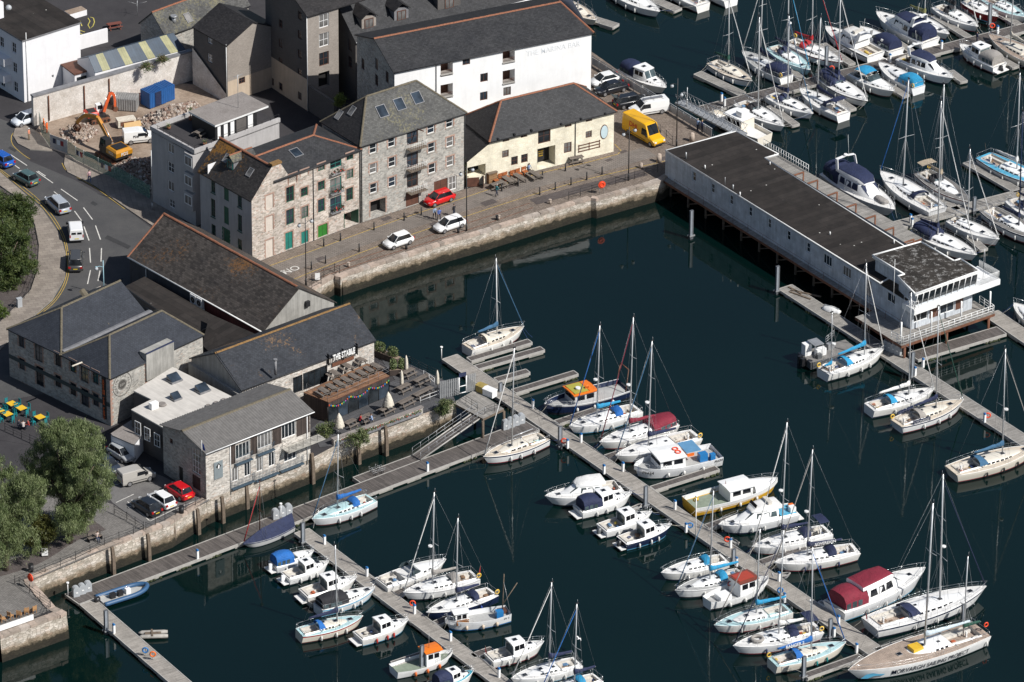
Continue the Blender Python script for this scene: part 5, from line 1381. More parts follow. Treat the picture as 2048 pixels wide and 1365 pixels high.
mb=B.mb();mb.prism([(p.x,p.y)for p in rp],zR+.003,zR+.2,M['whitew'],M['felt']);B.add(mb,'flat_roof')
mb=B.mb()
for i in range(len(rp)):
 p,q=rp[i],rp[(i+1)%len(rp)];mb.tube([Vector((p.x,p.y,zR+.17)),Vector((q.x,q.y,zR+.17))],.11,M['whitew'],4)
B.add(mb,'white_fascia')
zU=8.1
up=[P(1745,511,zU),P(1809,549,zU),P(1795,553,zU),P(1831,588,zU),P(1959,542,zU),P(1921,518,zU),P(1908,522,zU),P(1842,484,zU)]
if poly_area(up)<0:up=up[::-1]
c_=sum(up,Vector())/len(up)
inn=[p+(c_-p)*.06 for p in up]
mb=B.mb();mb.prism([(p.x,p.y)for p in inn],zR+.21,zU-.35,M['pavwall']);B.add(mb,'upper_room')
mb=B.mb();mb.prism([(p.x,p.y)for p in up],zU-.34,zU,M['white'],M['feltworn']);B.add(mb,'upper_roof')
mb=B.mb()
for i in range(len(up)):
 p,q=up[i],up[(i+1)%len(up)];mb.tube([Vector((p.x,p.y,zU)),Vector((q.x,q.y,zU))],.13,M['white'],4)
B.add(mb,'upper_fascia')
# glazed front of the upper room, raked mullions
gA,gB=P(1831,588,zU),P(1959,542,zU)
d=(gB-gA);d.z=0;d.normalize();nO=Vector((d.y,-d.x,0))
mb=B.mb();a,b=gA+nO*.02+d*.3,gB+nO*.02-d*.3
mb.face([Vector((a.x,a.y,zU-2.0))-nO*.35,Vector((b.x,b.y,zU-2.0))-nO*.35,Vector((b.x,b.y,zU-.35)),Vector((a.x,a.y,zU-.35))],M['glass']);B.add(mb,'raked_glazing')
for k in range(11):
 p=a.lerp(b,k/10);mb=B.mb();mb.tube([Vector((p.x,p.y,zU-2.0))-nO*.3,Vector((p.x,p.y,zU-.3))+nO*.06],.07,M['white'],4);B.add(mb,'mullion')
mb=B.mb();o_=nO*.1
mb.prism([(v.x,v.y)for v in(gA-d*.3-nO*2,gA-d*.3+nO*.25,gB+d*3.2+nO*.25,gB+d*3.2-nO*4)],zU-2.75,zU-2.02,M['white']);B.add(mb,'balcony_slab')
railing(B,[gB+nO*.1+Vector((0,0,-2.02))+d*.1,gB+d*3.1+nO*.1+Vz(-2.02),gB+d*3.1-nO*3.6+Vz(-2.02)],1.05,M['white'],.16,1,'balcony_railing',.02)
railing(B,[gA-d*.2-nO*1.8+Vz(-2.02),gA-d*.2+nO*.15+Vz(-2.02),gA+d*.4+nO*.15+Vz(-2.02)],1.0,M['white'],.8,2,'balcony_railing',.03)
# lower deck, posts and railing at the end
e0,e1=P(1803,692,zD-.1),P(1990,627,zD-.1)
mb=B.mb();d2=(e1-e0).normalized();n2=Vector((d2.y,-d2.x,0))
mb.prism([(v.x,v.y)for v in(e0,e1,e1-n2*9,e0-n2*9)],zD-.5,zD-.12,M['rust'],M['deckgrey']);B.add(mb,'end_deck')
mb=B.mb();mb.prism([(v.x,v.y)for v in(f.pt(-1,-.9,0),f.pt(U2,-.9,0),f.pt(U2,wdt,0),f.pt(-1,wdt,0))],zD-.45,zD-.1,M['rust'],M['deckgrey']);B.add(mb,'deck')
railing(B,[f.pt(3,-.8,zD-.1),f.pt(U2-1,-.8,zD-.1)],1.0,M['rust'],3.0,1,'walkway_rail',.018)
railing(B,[e0-n2*2+Vz(.1),e0+d2*.2+Vz(.1),e1-d2*.2+Vz(.1),e1-n2*3+Vz(.1)],1.05,M['white'],.9,3,'end_railing',.035)
for t in(.02,.34,.66,.97):
 p=e0.lerp(e1,t)-n2*.5;mb=B.mb();mb.tube([p,Vector((p.x,p.y,zU-2.7))],.11,M['white'],6);B.add(mb,'post')
for k in range(14):
 for w_ in(.2,wdt-1):
  p=f.pt(1+k*(U2-2)/13,w_,0);mb=B.mb();mb.tube([Vector((p.x,p.y,-1.5)),Vector((p.x,p.y,zD-.4))],.16,M['timber'],6);B.add(mb,'pile')
for k in range(13):
 p,q=f.pt(1+k*(U2-2)/13,.2,0),f.pt(1+(k+1)*(U2-2)/13,.2,0);mb=B.mb();mb.tube([Vector((p.x,p.y,.4)),Vector((q.x,q.y,zD-.5))],.09,M['timber'],5);B.add(mb,'cross_brace')
for t in(.05,.5,.95):
 p=e0.lerp(e1,t)-n2*.3;mb=B.mb();mb.tube([Vector((p.x,p.y,-1.5)),Vector((p.x,p.y,zD-.4))],.18,M['rust'],6);B.add(mb,'pile')
# rear walkway with rusty goalpost frames
s0,s1=P(1562,318,zD),P(1838,478,zD)
mb=B.mb();d3=(s1-s0).normalized();n3=Vector((-d3.y,d3.x,0));s0=s0-d3*4
mb.prism([(v.x,v.y)for v in(s0-n3*2.2,s1-n3*2.2,s1+n3*.5,s0+n3*.5)],zD-.35,zD-.05,M['rust'],M['deckgrey']);B.add(mb,'rear_walkway')
railing(B,[s0+n3*.4+Vz(-.05),s0+d3*9+n3*.4+Vz(-.05)],1.1,M['white'],.5,2,'rear_railing',.03)
for x,y in((838,288),(915,332),(1022,398),(1125,462),(1230,525),(1330,590),(1440,655)):
 p=P(*zp(x,y),zD+1.9);mb=B.mb();mb.tube([Vector((p.x,p.y,-.8)),Vector((p.x,p.y,zD+1.95))],.14,M['rust'],4);mb.tube([Vector((p.x,p.y,zD+1.95)),Vector((p.x,p.y,zD+1.95))-n3*3.0],.14,M['rust'],4);B.add(mb,'rusty_frame')
for x,y,h_ in((1372,318,.9),(1410,338,.5),(1450,372,1.2),(1466,380,.7),(1480,392,.5),(1660,470,.4),(1788,488,.5),(1540,330,.4)):
 p=P(x,y,zR+.2);mb=B.mb();mb.cyl((p.x,p.y),.09 if h_<1 else.03,zR+.2,zR+.2+h_,M['whitew']if h_<.6 else M['galv'],8);B.add(mb,'roof_vent')
mb=B.mb();mb.tube([P(1787,600,zR),P(1787,600,zR)+Vz(5.5)],.03,M['white'],5);B.add(mb,'flagpole')
p=P(1966,560,zU-2);mb=B.mb()
for dx,dy in((0,0),(.25,0),(0,.25)):mb.tube([p+Vector((dx,dy,0)),p+Vector((dx*.3,dy*.3,4.2))],.025,M['galv'],4)
B.add(mb,'lattice_mast')
# ================================================================ pontoons
PONT=[];BOATS=[]
def pontoon(a,b,w,m,label,cat='pontoon',group=None,zt=None,fl=True,name='pontoon',taper=1.0):
 zt=zt or DK
 A,Bp=P(*a,zt),P(*b,zt);PONT.append((Vector((A.x,A.y,0)),Vector((Bp.x,Bp.y,0)),w))
 d=Bp-A;d.z=0;L=d.length;ang=math.atan2(d.y,d.x)
 t=thing(name,label,cat,(A.x,A.y,0),ang,group)
 mb=MB((1,0));mb.box(0,L,-w/2+.12,w/2-.12,zt-.1,zt,m);mb.build('deck',t)
 mb=MB((1,0))
 for s_ in(-1,1):mb.box(-.0,L,*(sorted((s_*(w/2-.115),s_*w/2))),zt-.32,zt+.03,M['rim'])
 for x in(0,L):mb.box(x-.06,x+.06,-w/2+.12,w/2-.12,zt-.3,zt+.025,M['rim'])
 mb.build('frame',t)
 if fl:
  n=max(2,round(L/4.2))if L>9 else 2
  for k in range(n):
   x=(k+.5)*L/n if n>2 else(.9 if k==0 else L-1.2)
   mb=MB();mb.box(x-1.0,x+1.0,-w/2+.06,w/2-.06,-.4,zt-.33,M['float']);mb.build('float',t)
   if random.random()<.4:
    mb=MB();random.seed(int(x*100))
    for q in range(14):mb.ball((x+random.uniform(-1,1),-w/2-random.uniform(0,.1),random.uniform(-.1,.08)),random.uniform(.08,.2),M['weed'],5,3)
    tag(mb.build('weed',t),kind='stuff')
 return t
DL,DD,DG=M['decklight'],M['deckdark'],M['deckgrey']
pontoon((144,1199),(1064,851),2.9,DD,'long dark boarded pontoon walkway below the terrace and car park wall')
pontoon((176,1205),(470,1460),2.2,DL,'pale pontoon running off the lower left corner')
pontoon((603,1062),(1060,1408),2.1,DL,'pale pontoon with small cruisers and the orange-roofed fishing boat')
pontoon((899,714),(1760,1309),2.3,DL,'long central pale pontoon with yachts on both sides')
pontoon((1570,574),(2100,915),2.2,DG,'pontoon beside the white pavilion')
pontoon((1981,626),(2100,707),2.4,DL,'pontoon beyond the pavilion end at the right edge')
pontoon((1826,713),(2003,661),2.2,DD,'dark cross pontoon under the pavilion end')
pontoon((1395,222),(2100,42),2.2,DD,'dark pontoon of the far marina')
pontoon((1775,455),(2100,372),2.0,DG,'pontoon behind the pavilion roof')
pontoon((725,968),(851,921),3.9,DD,'wide landing platform at the foot of the gangway',zt=DK-.06)
pontoon((1135,22),(1232,52),1.6,DG,'finger pontoon at the top edge right of the white bar building')
pontoon((1290,-8),(1356,20),1.6,DG,'finger pontoon at the top edge in the middle')
F_=[((938,719),(1060,682),DD),((953,735),(1085,697),DD),((992,760),(1056,742),DD),((1027,783),(1152,745),DD),((1113,845),(1195,818),DD),((1211,915),(1280,893),DD),((1305,977),(1434,936),DD),((1410,1055),(1480,1030),DD),((1515,1127),(1612,1095),DD),
      ((1610,1352),(1722,1312),DD),((1752,1302),(1830,1276),DD),((790,1188),(868,1158),DD),((872,1247),(910,1230),DD),((944,1312),(985,1298),DD),((786,1328),(845,1308),DD),((620,1205),(662,1189),DD)]
fl_lab=['finger pontoon beside the cream decked yacht','second empty finger of the central pontoon','short stub finger of the central pontoon','empty finger above the orange-roofed workboat','finger between the orange-roofed workboat and the blue-covered yacht','finger between the maroon-covered yacht and its neighbour','finger along the white fishing boat lettered PH34','finger between the yellow-hulled boat and the white cruiser','finger between the two navy-covered yachts','dark finger beneath the pale blue yacht at the bottom','short finger behind the ketch lettered along its hull','finger between the sport fisher and the grey yacht','short finger beside the white fishing boat','short finger beside the hardtop cruiser','low finger left of the orange-roofed fishing boat','short finger beside the blue and white tented yacht']
for(a,b,m),lab in zip(F_,fl_lab):pontoon(a,b,1.15,m,lab,group='finger pontoons')
F2=[((1395,146),(1484,188)),((1569,131),(1606,160)),((1645,88),(1704,128)),((1540,212),(1592,250)),((1670,195),(1706,219)),((1788,80),(1822,102)),((1868,32),(1938,75)),((1985,18),(2038,50)),((1770,166),(1812,192)),((1900,142),(1928,163)),((2000,116),(2032,134)),((1870,388),(1916,420)),((1934,324),(2038,384)),((1922,459),(1968,499))]
fl2=['wide empty finger at the left end of the far marina','finger between the grey and pale blue yachts in the far marina','finger between the red-covered yacht and the white flybridge boat','finger between the first two near side yachts of the far marina','finger beside the yacht with the navy bimini','finger left of the navy enclosed flybridge cruiser','finger between two white yachts in the far marina','finger beside the pale blue yacht at the top right','finger between the blue-hooded cruisers','finger at the bow of the navy-topped flybridge cruiser','finger behind the small white outboard cruiser','finger between the two yachts behind the pavilion','empty finger beside the bright blue yacht','finger between the navy-hooded yacht and the white motor sailer']
for k,((a,b),lab)in enumerate(zip(F2,fl2)):pontoon(a,b,1.5 if k in(0,12)else 1.15,DG,lab,group='finger pontoons')
# gangway and upper platform
M['mustard']=plain((.36,.27,.08),.6,'faded_yellow_plastic',var=.3)
zG=ZS-.15
gp_=[P(906,806,zG),P(950,780,zG),P(1008,818,zG),P(966,838,zG)]
if poly_area(gp_)<0:gp_=gp_[::-1]
t=thing('gangway_platform','raised timber landing with bins behind the palisade gate','platform',gp_[0])
mb=MB((.8,.6));mb.M=Matrix.Translation(-t.location);mb.prism([(p.x,p.y)for p in gp_],zG-.3,zG,M['timber'],M['deckgrey']);mb.build('deck',t)
for p in gp_:
 mb=MB();mb.M=Matrix.Translation(-t.location);mb.tube([Vector((p.x,p.y,-1)),Vector((p.x,p.y,zG-.31))],.16,M['timber'],6);mb.build('pile',t)
zq=lambda x,y,z:P(590+x/4.876,660+y/4.876,z)
railing(t,[zq(1555,650,zG),zq(1780,790,zG)],1.05,M['black'],1.2,3,'railing',.022);railing(t,[zq(1850,830,zG),zq(2040,760,zG)],1.05,M['black'],1.2,3,'railing',.022)
g0,g1=zq(1815,805,zG),zq(1185,1245,DK+.12)
t=thing('gangway','sloping boarded gangway with pale handrails down to the pontoon','gangway',g1)
d=g1-g0;dh=Vector((d.x,d.y,0)).normalized();n=Vector((-dh.y,dh.x,0))*.75
mb=MB();mb.M=Matrix.Translation(-g1);mb.face([g0-n,g0+n,g1+n,g1-n][::-1],M['deckdark']);mb.face([v-Vz(.15)for v in(g0-n,g0+n,g1+n,g1-n)],M['galv']);mb.build('deck',t)
for s_ in(-1,1):
 mb=MB();mb.M=Matrix.Translation(-g1);k=n*s_
 mb.tube([g0+k,g1+k],.09,M['rim'],4);mb.tube([g0+k+Vz(1.0),g1+k+Vz(1.0)],.03,M['galv'],5);mb.tube([g0+k+Vz(.5),g1+k+Vz(.5)],.02,M['galv'],5)
 for q in range(9):p=g0.lerp(g1,q/8)+k;mb.tube([p,p+Vz(1.0)],.025,M['galv'],5)
 mb.build('handrail',t)
for x,y,m,lab,sz in((1820,600,'mustard','yellow lidded grit bin on the gangway platform',.55),(1900,640,'white','white storage chest on the gangway platform',.75)):
 t=thing('storage_bin',lab,'bin',zq(x,y,zG),R(-40));mb=MB();mb.box(-sz,sz,-.45,.45,0,.75,M[m]);mb.build('body',t)
 mb=MB();mb.loft([[(x_,-.5,.755),(x_,.5,.755),(x_,.5,.9),(x_,0,1.0),(x_,-.5,.85)]for x_ in(-sz-.04,sz+.04)],M[m],smooth=False);mb.build('lid',t)
# steel piles
def pile(b,t_,lab,r=.24):
 p=P(*b,.0);dy=(b[1]-t_[1]);h=dy/(FPX/(p-CP).length*math.cos(PITCH))
 t=thing('mooring_pile',lab,'pile',(p.x,p.y,0),R(38),'steel mooring piles')
 mb=MB();w=r;mb.prism([(-w,-w*.6),(w,-w*.6),(w,w*.6),(-w,w*.6)],-1.5,h,M['pile']);mb.build('shaft',t)
 mb=MB();mb.box(-w-.01,w*.2,-w*.62-.012,-w*.61,.6,h-.02,M['pile_pale']);mb.build('pale_strip',t)  # paler strip over part of one shaft face
 mb=MB();mb.box(-w-.16,w+.16,-w*.6-.16,-w*.6-.02,DK-.1,DK+.06,M['galv']);mb.box(-w-.16,w+.16,w*.6+.02,w*.6+.16,DK-.1,DK+.06,M['galv']);mb.build('guide_collar',t)
for b,t_,lab in(((606,1091),(606,1045),'steel pile at the corner by the navy tented dinghy'),((844,1340),(843,1290),'steel pile near the orange-roofed fishing boat'),((213,1268),(213,1220),'steel pile on the pale pontoon at the lower left'),((1120,898),(1121,853),'steel pile between two pedestals on the central pontoon'),((1291,1017),(1292,972),'steel pile by the finger of the PH34 boat'),((1467,1128),(1468,1098),'steel pile beside the blue-covered yacht boom'),((1660,1280),(1662,1237),'steel pile beside the white yacht with the grey dinghy'),((1607,1360),(1608,1312),'steel pile at the bottom beside the pale blue yacht'),((1926,1253),(1926,1208),'steel pile beside the navy striped yacht'),((1824,759),(1825,705),'steel pile at the pavilion pontoon junction'),((1554,588),(1556,533),'free standing pile at the end of the old float'),((1382,478),(1384,422),'lone pile in open water below the pavilion roof'),((1948,427),(1948,395),'timber pile behind the pavilion roof'),((1652,145),(1652,94),'tall pile in the far marina'),((1979,54),(1979,9),'pale pile at the top right'),((1001,790),(1002,766),'pile by the empty fingers')):
 pile(b,t_,lab)
# service pedestals
PEDL='''at the lower left pontoon pile|halfway along the dark walkway|nearest the corner pile of the small cruiser pontoon|beside the sport fisher's stern|beside the red ring near the navy yacht|beside the lettered fishing boat|at the bottom end of the small cruiser pontoon|on the walkway near the landing platform|between the empty fingers and the orange-roofed workboat|at the bow of the blue-covered yacht|right of the pile on the central pontoon|opposite the big white flybridge cruiser|at the bow of the white fishing catamaran|below the finger of the fishing catamaran|beside the blue hose reel on the central pontoon|beside the red lifebuoy and grey tender|beside the blue boom end on the central pontoon|beside the upturned grey tender|at the bow of the red-roofed trawler|nearest the maroon motor yacht's stern|beside the lower pile of the central pontoon|at the bottom end of the central pontoon|left on the dark cross pontoon|at the junction below the pavilion|beside the red coil on the pavilion pontoon|at the left end of the far marina|second from the left end of the far marina|at the navy enclosed cruiser's stern|at the blue-hooded cruisers of the far marina|beside the pale pile at the top right|left of the navy-hooded yacht behind the pavilion|right behind the pavilion roof edge'''.split('|')
ped=None
def pedestal(x,y,h_,i):
 global ped
 p=P(x,y,DK)
 if ped is None:
  ped=thing('service_pedestal','','pedestal',p,R(-52),'white service pedestals');mb=MB();mb.box(-.13,.13,-.13,.13,0,1.05,M['white']);mb.build('column',ped)
  mb=MB();mb.loft([[(-.14,-.14,1.052),(.14,-.14,1.052),(.14,.14,1.052),(-.14,.14,1.052)],[(-.14,-.1,1.27),(.14,-.1,1.27),(.14,.1,1.22),(-.14,.1,1.22)]],M['bluecap'],smooth=False);mb.build('cap',ped)
  t=ped
 else:t=copy_tree(ped)
 t.location=p;t['label']='white pedestal '+PEDL[i]
for i,(x,y)in enumerate(((228,1267),(395,1118),(649,1089),(734,1153),(829,1228),(901,1282),(998,1355),(855,943),(1066,817),(1162,885),(1135,897),(1208,948),(1246,943),(1350,1019),(1372,1065),(1461,1096),(1473,1133),(1558,1163),(1569,1205),(1677,1250),(1668,1274),(1713,1306),(1846,735),(1830,752),(1969,845),(1443,203),(1449,212),(1883,98),(1780,125),(1995,68),(1821,446),(1824,454))):pedestal(x,y,1,i)
# rounded dock lockers
def dock_locker(x,y,lab,rz,grp):
 t=thing('dock_locker',lab,'locker',P(x,y,DK),rz,grp);mb=MB()
 prof=[(-.38,0),(.38,0),(.38,.95)]+[(.38*math.cos(a),.95+.3*math.sin(a))for a in[k*math.pi/6 for k in range(1,6)]]+[(-.38,.95)]
 mb.loft([[(px_,yy,pz)for px_,pz in prof]for yy in(-.3,.3)],M['greyplastic'],smooth=False);mb.build('body',t)
 mb=MB();mb.box(-.12,.14,-.33,-.305,.45,.6,M['white']);mb.build('label_plate',t)
for k in range(3):dock_locker(152+k*12,1192-k*5,('leftmost','middle','rightmost')[k]+' grey dock locker at the left end of the dark walkway',R(25),'dock lockers at the left end')
for k in range(3):dock_locker(551+k*13,1037-k*5,('leftmost','middle','rightmost')[k]+' grey dock locker above the navy tented dinghy',R(25),'dock lockers above the tented dinghy')
for k in range(4):dock_locker(1011+k*10.5,858-k*4,('first','second','third','fourth')[k]+' locker from the left beside the striped white yacht',R(25),'dock lockers by the striped yacht')
for k in range(4):dock_locker(1772+k*8,698+k*3.5,('first','second','third','fourth')[k]+' locker from the left below the pavilion corner',R(-30),'dock lockers below the pavilion')
# pontoon lifebuoys, extinguishers, hoses, lamp poles
def post_item(x,y,m,lab,h=1.0,name='lifebuoy_post',ring=True):
 t=thing(name,lab,'lifebuoy',P(x,y,DK));mb=MB();mb.tube([(0,0,0),(0,0,h+.2)],.05,M['white'],6);mb.build('post',t)
 mb=MB();mb.torus((0,-.12,h),.3,.09,M[m],'y');mb.build('ring',t)
for x,y,m,lab in((825,1218,'orangered','red hose ring beside a pedestal on the small cruiser pontoon'),(1454,1090,'orangered','red lifebuoy on the central pontoon by the moored dinghy'),(306,1320,'orange','orange lifebuoy on the lower left pontoon'),(1975,842,'orangered','red coiled ring on the pavilion pontoon'),(1128,893,'orangered','small red ring beside the pile on the central pontoon'),(1663,147,'orangered','orange lifebuoy beside the tall pile of the far marina'),(1984,62,'orangered','orange lifebuoy at the top right pontoon'),(1380,1062,'bluecap','blue hose reel on the central pontoon'),(1560,1192,'bluecap','blue hose reel by the red-roofed trawler'),(291,1312,'bluecap','blue hose reel on the lower left pontoon')):
 post_item(x,y,m,lab,.8)
for x,y,h,lab in((1391,1079,5.6,'tall white lamp pole beside the blue-covered yacht'),(136,1192,1.6,'short white lamp post at the left end of the walkway'),(562,1035,1.7,'short white lamp post among the dock lockers'),(1621,1240,2.4,'white radar-topped pole by the maroon cruiser'),(883,718,1.5,'short white lamp post at the head of the central pontoon')):
 t=thing('lamp_post',lab,'lamp post',P(x,y,DK));mb=MB();mb.tube([(0,0,0),(0,0,h)],.055,M['white'],6);mb.build('pole',t);mb=MB();mb.cyl((0,0,0),.16,h,h+.16,M['white'],10);mb.build('lamp_head',t)
# trolleys on the wide platform
t=thing('luggage_trolley','galvanised luggage trolleys parked on the landing platform','trolley',P(742,950,DK),R(35))
mb=MB()
for k in range(2):
 o_=k*.9
 for a,b in(((o_,-.4,.2),(o_,-.4,1.0)),((o_,.4,.2),(o_,.4,1.0)),((o_,-.4,1.0),(o_,.4,1.0)),((o_,-.4,.35),(o_+.8,-.4,.35)),((o_,.4,.35),(o_+.8,.4,.35)),((o_+.8,-.4,.35),(o_+.8,.4,.35)),((o_,-.4,.6),(o_+.8,-.4,.6)),((o_,.4,.6),(o_+.8,.4,.6)),((o_+.8,-.4,.35),(o_+.8,-.4,.6)),((o_+.8,.4,.35),(o_+.8,.4,.6)),((o_,0,.35),(o_+.8,0,.35))):mb.tube([a,b],.02,M['galv'],4)
mb.build('frame',t)
mb=MB()
for x in(.1,1.0):
 for y in(-.45,.45):mb.torus((x+.3,y,.17),.14,.04,M['black'],'y',10,5)
mb.build('wheels',t)
# old raft items
t=thing('upturned_dinghy','upturned white dinghy on the old float beside the pavilion','dinghy',P(1664,622,DK+.0),R(-35))
mb=MB();secs=[]
for k in range(9):
 s_=k/8;w=.62*math.sin(math.pi*min(1,(.18+.82*s_)))**.7 if s_<1 else.3;secs.append([(-1.2+2.4*s_,w*math.cos(a),.05+.5*math.sin(a)*(.6+.4*math.sin(math.pi*s_)))for a in[q*math.pi/8 for q in range(9)]])
mb.loft(secs,M['whitew'],close=False);mb.build('hull',t)
mb=MB();mb.box(-1.1,1.0,-.03,.03,.5,.58,M['greyplastic']);mb.build('keel',t)
random.seed(5)
for k,(x,y)in enumerate(((1590,582),(1600,592),(1612,588))):
 t=thing('timber_plank',('short','middle','long')[k]+' loose plank on the old float beside the pavilion','plank',P(x,y,DK),R(-50+k*12));mb=MB();mb.box(-1.2-k*.4,1.2+k*.4,-.12,.12,.01,.12,M['timber']);mb.build('board',t)
# ================================================================ boats
def bm_(c,r=.35,n='gelcoat',v=.06,coat=.3):return plain(c,r,n,var=v,coat=coat)
HC={'white':bm_((.81,.81,.80),v=.10),'white2':bm_((.74,.73,.70),v=.14),'white3':bm_((.70,.71,.72),v=.12),'cream':bm_((.70,.65,.56)),'grey':bm_((.52,.52,.52)),'navy':bm_((.012,.022,.06),.25),'ltblue':bm_((.30,.50,.58)),'blue':bm_((.02,.17,.42)),
      'sky':bm_((.10,.38,.58)),'teal':bm_((.02,.30,.40)),'yellow':bm_((.62,.34,.02),.4),'red':bm_((.30,.02,.02)),'black':bm_((.02,.02,.022)),'orange':bm_((.72,.17,.01),.45),
      'dkgrey':bm_((.10,.105,.11)),'olive':bm_((.36,.33,.05),.6),'brownred':bm_((.19,.05,.03))}
DC={'white':plain((.70,.69,.67),.6,'deck_white',var=.1),'cream':plain((.60,.52,.42),.6,'deck_cream',var=.14),'ltblue':plain((.42,.60,.62),.6,'deck_pale_blue',var=.1),'grey':plain((.40,.40,.39),.7,'deck_grey',var=.15),
      'teak':boards('deck_teak',(.46,.36,.29),.06,.15,.7),'sky':plain((.09,.38,.56),.6,'deck_bright_blue',var=.12),'green':plain((.22,.26,.20),.8,'deck_green_grey',var=.2),'dkgrey':plain((.20,.19,.18),.8,'deck_worn_grey',var=.25),'teal':plain((.03,.30,.40),.5,'deck_teal',var=.1)}
CV={'navy':M['navy'],'blue':plain((.012,.12,.40),.8,'blue_canvas',var=.2),'steel':plain((.04,.12,.22),.8,'steel_blue_canvas',var=.2),'maroon':plain((.19,.012,.03),.8,'maroon_canvas',var=.2),'white':plain((.72,.71,.69),.8,'white_canvas',var=.12),'grey':plain((.30,.28,.26),.8,'grey_canvas',var=.15),
      'green':plain((.015,.07,.05),.8,'green_canvas',var=.2),'red':plain((.36,.015,.02),.8,'red_canvas',var=.2),'sand':M['sand'],'tan':plain((.40,.33,.24),.8,'tan_canvas',var=.15),'black':plain((.016,.016,.02),.85,'black_canvas',var=.25),'pale':plain((.50,.58,.64),.8,'pale_blue_canvas',var=.12),'olive':plain((.20,.20,.08),.8,'olive_canvas',var=.2),'sky':plain((.02,.26,.48),.8,'bright_blue_canvas',var=.15)}
ALU=plain((.55,.56,.57),.35,'mast_aluminium',metal=.4,var=.1);ALUW=plain((.72,.72,.71),.4,'mast_white',var=.08)
WIRE=plain((.35,.35,.36),.4,'rigging_wire',metal=.5);INOX=plain((.62,.63,.64),.25,'stainless_steel',metal=.7,var=.05)
TINT=glass((.012,.014,.018),.08,'tinted_perspex');CLEAR=glass((.07,.10,.11),.06,'windscreen_glass');ANTI=plain((.02,.03,.05),.7,'antifoul')
FEND=plain((.66,.65,.62),.5,'fender_white',var=.15);FENDB=plain((.02,.03,.09),.5,'fender_navy');SEAT=plain((.58,.55,.50),.6,'cockpit_gelcoat',var=.2)
YB=plain((.70,.45,.06),.6,'yellow_horseshoe')
PXM=lambda p:FPX/(p-CP).length*math.cos(PITCH)
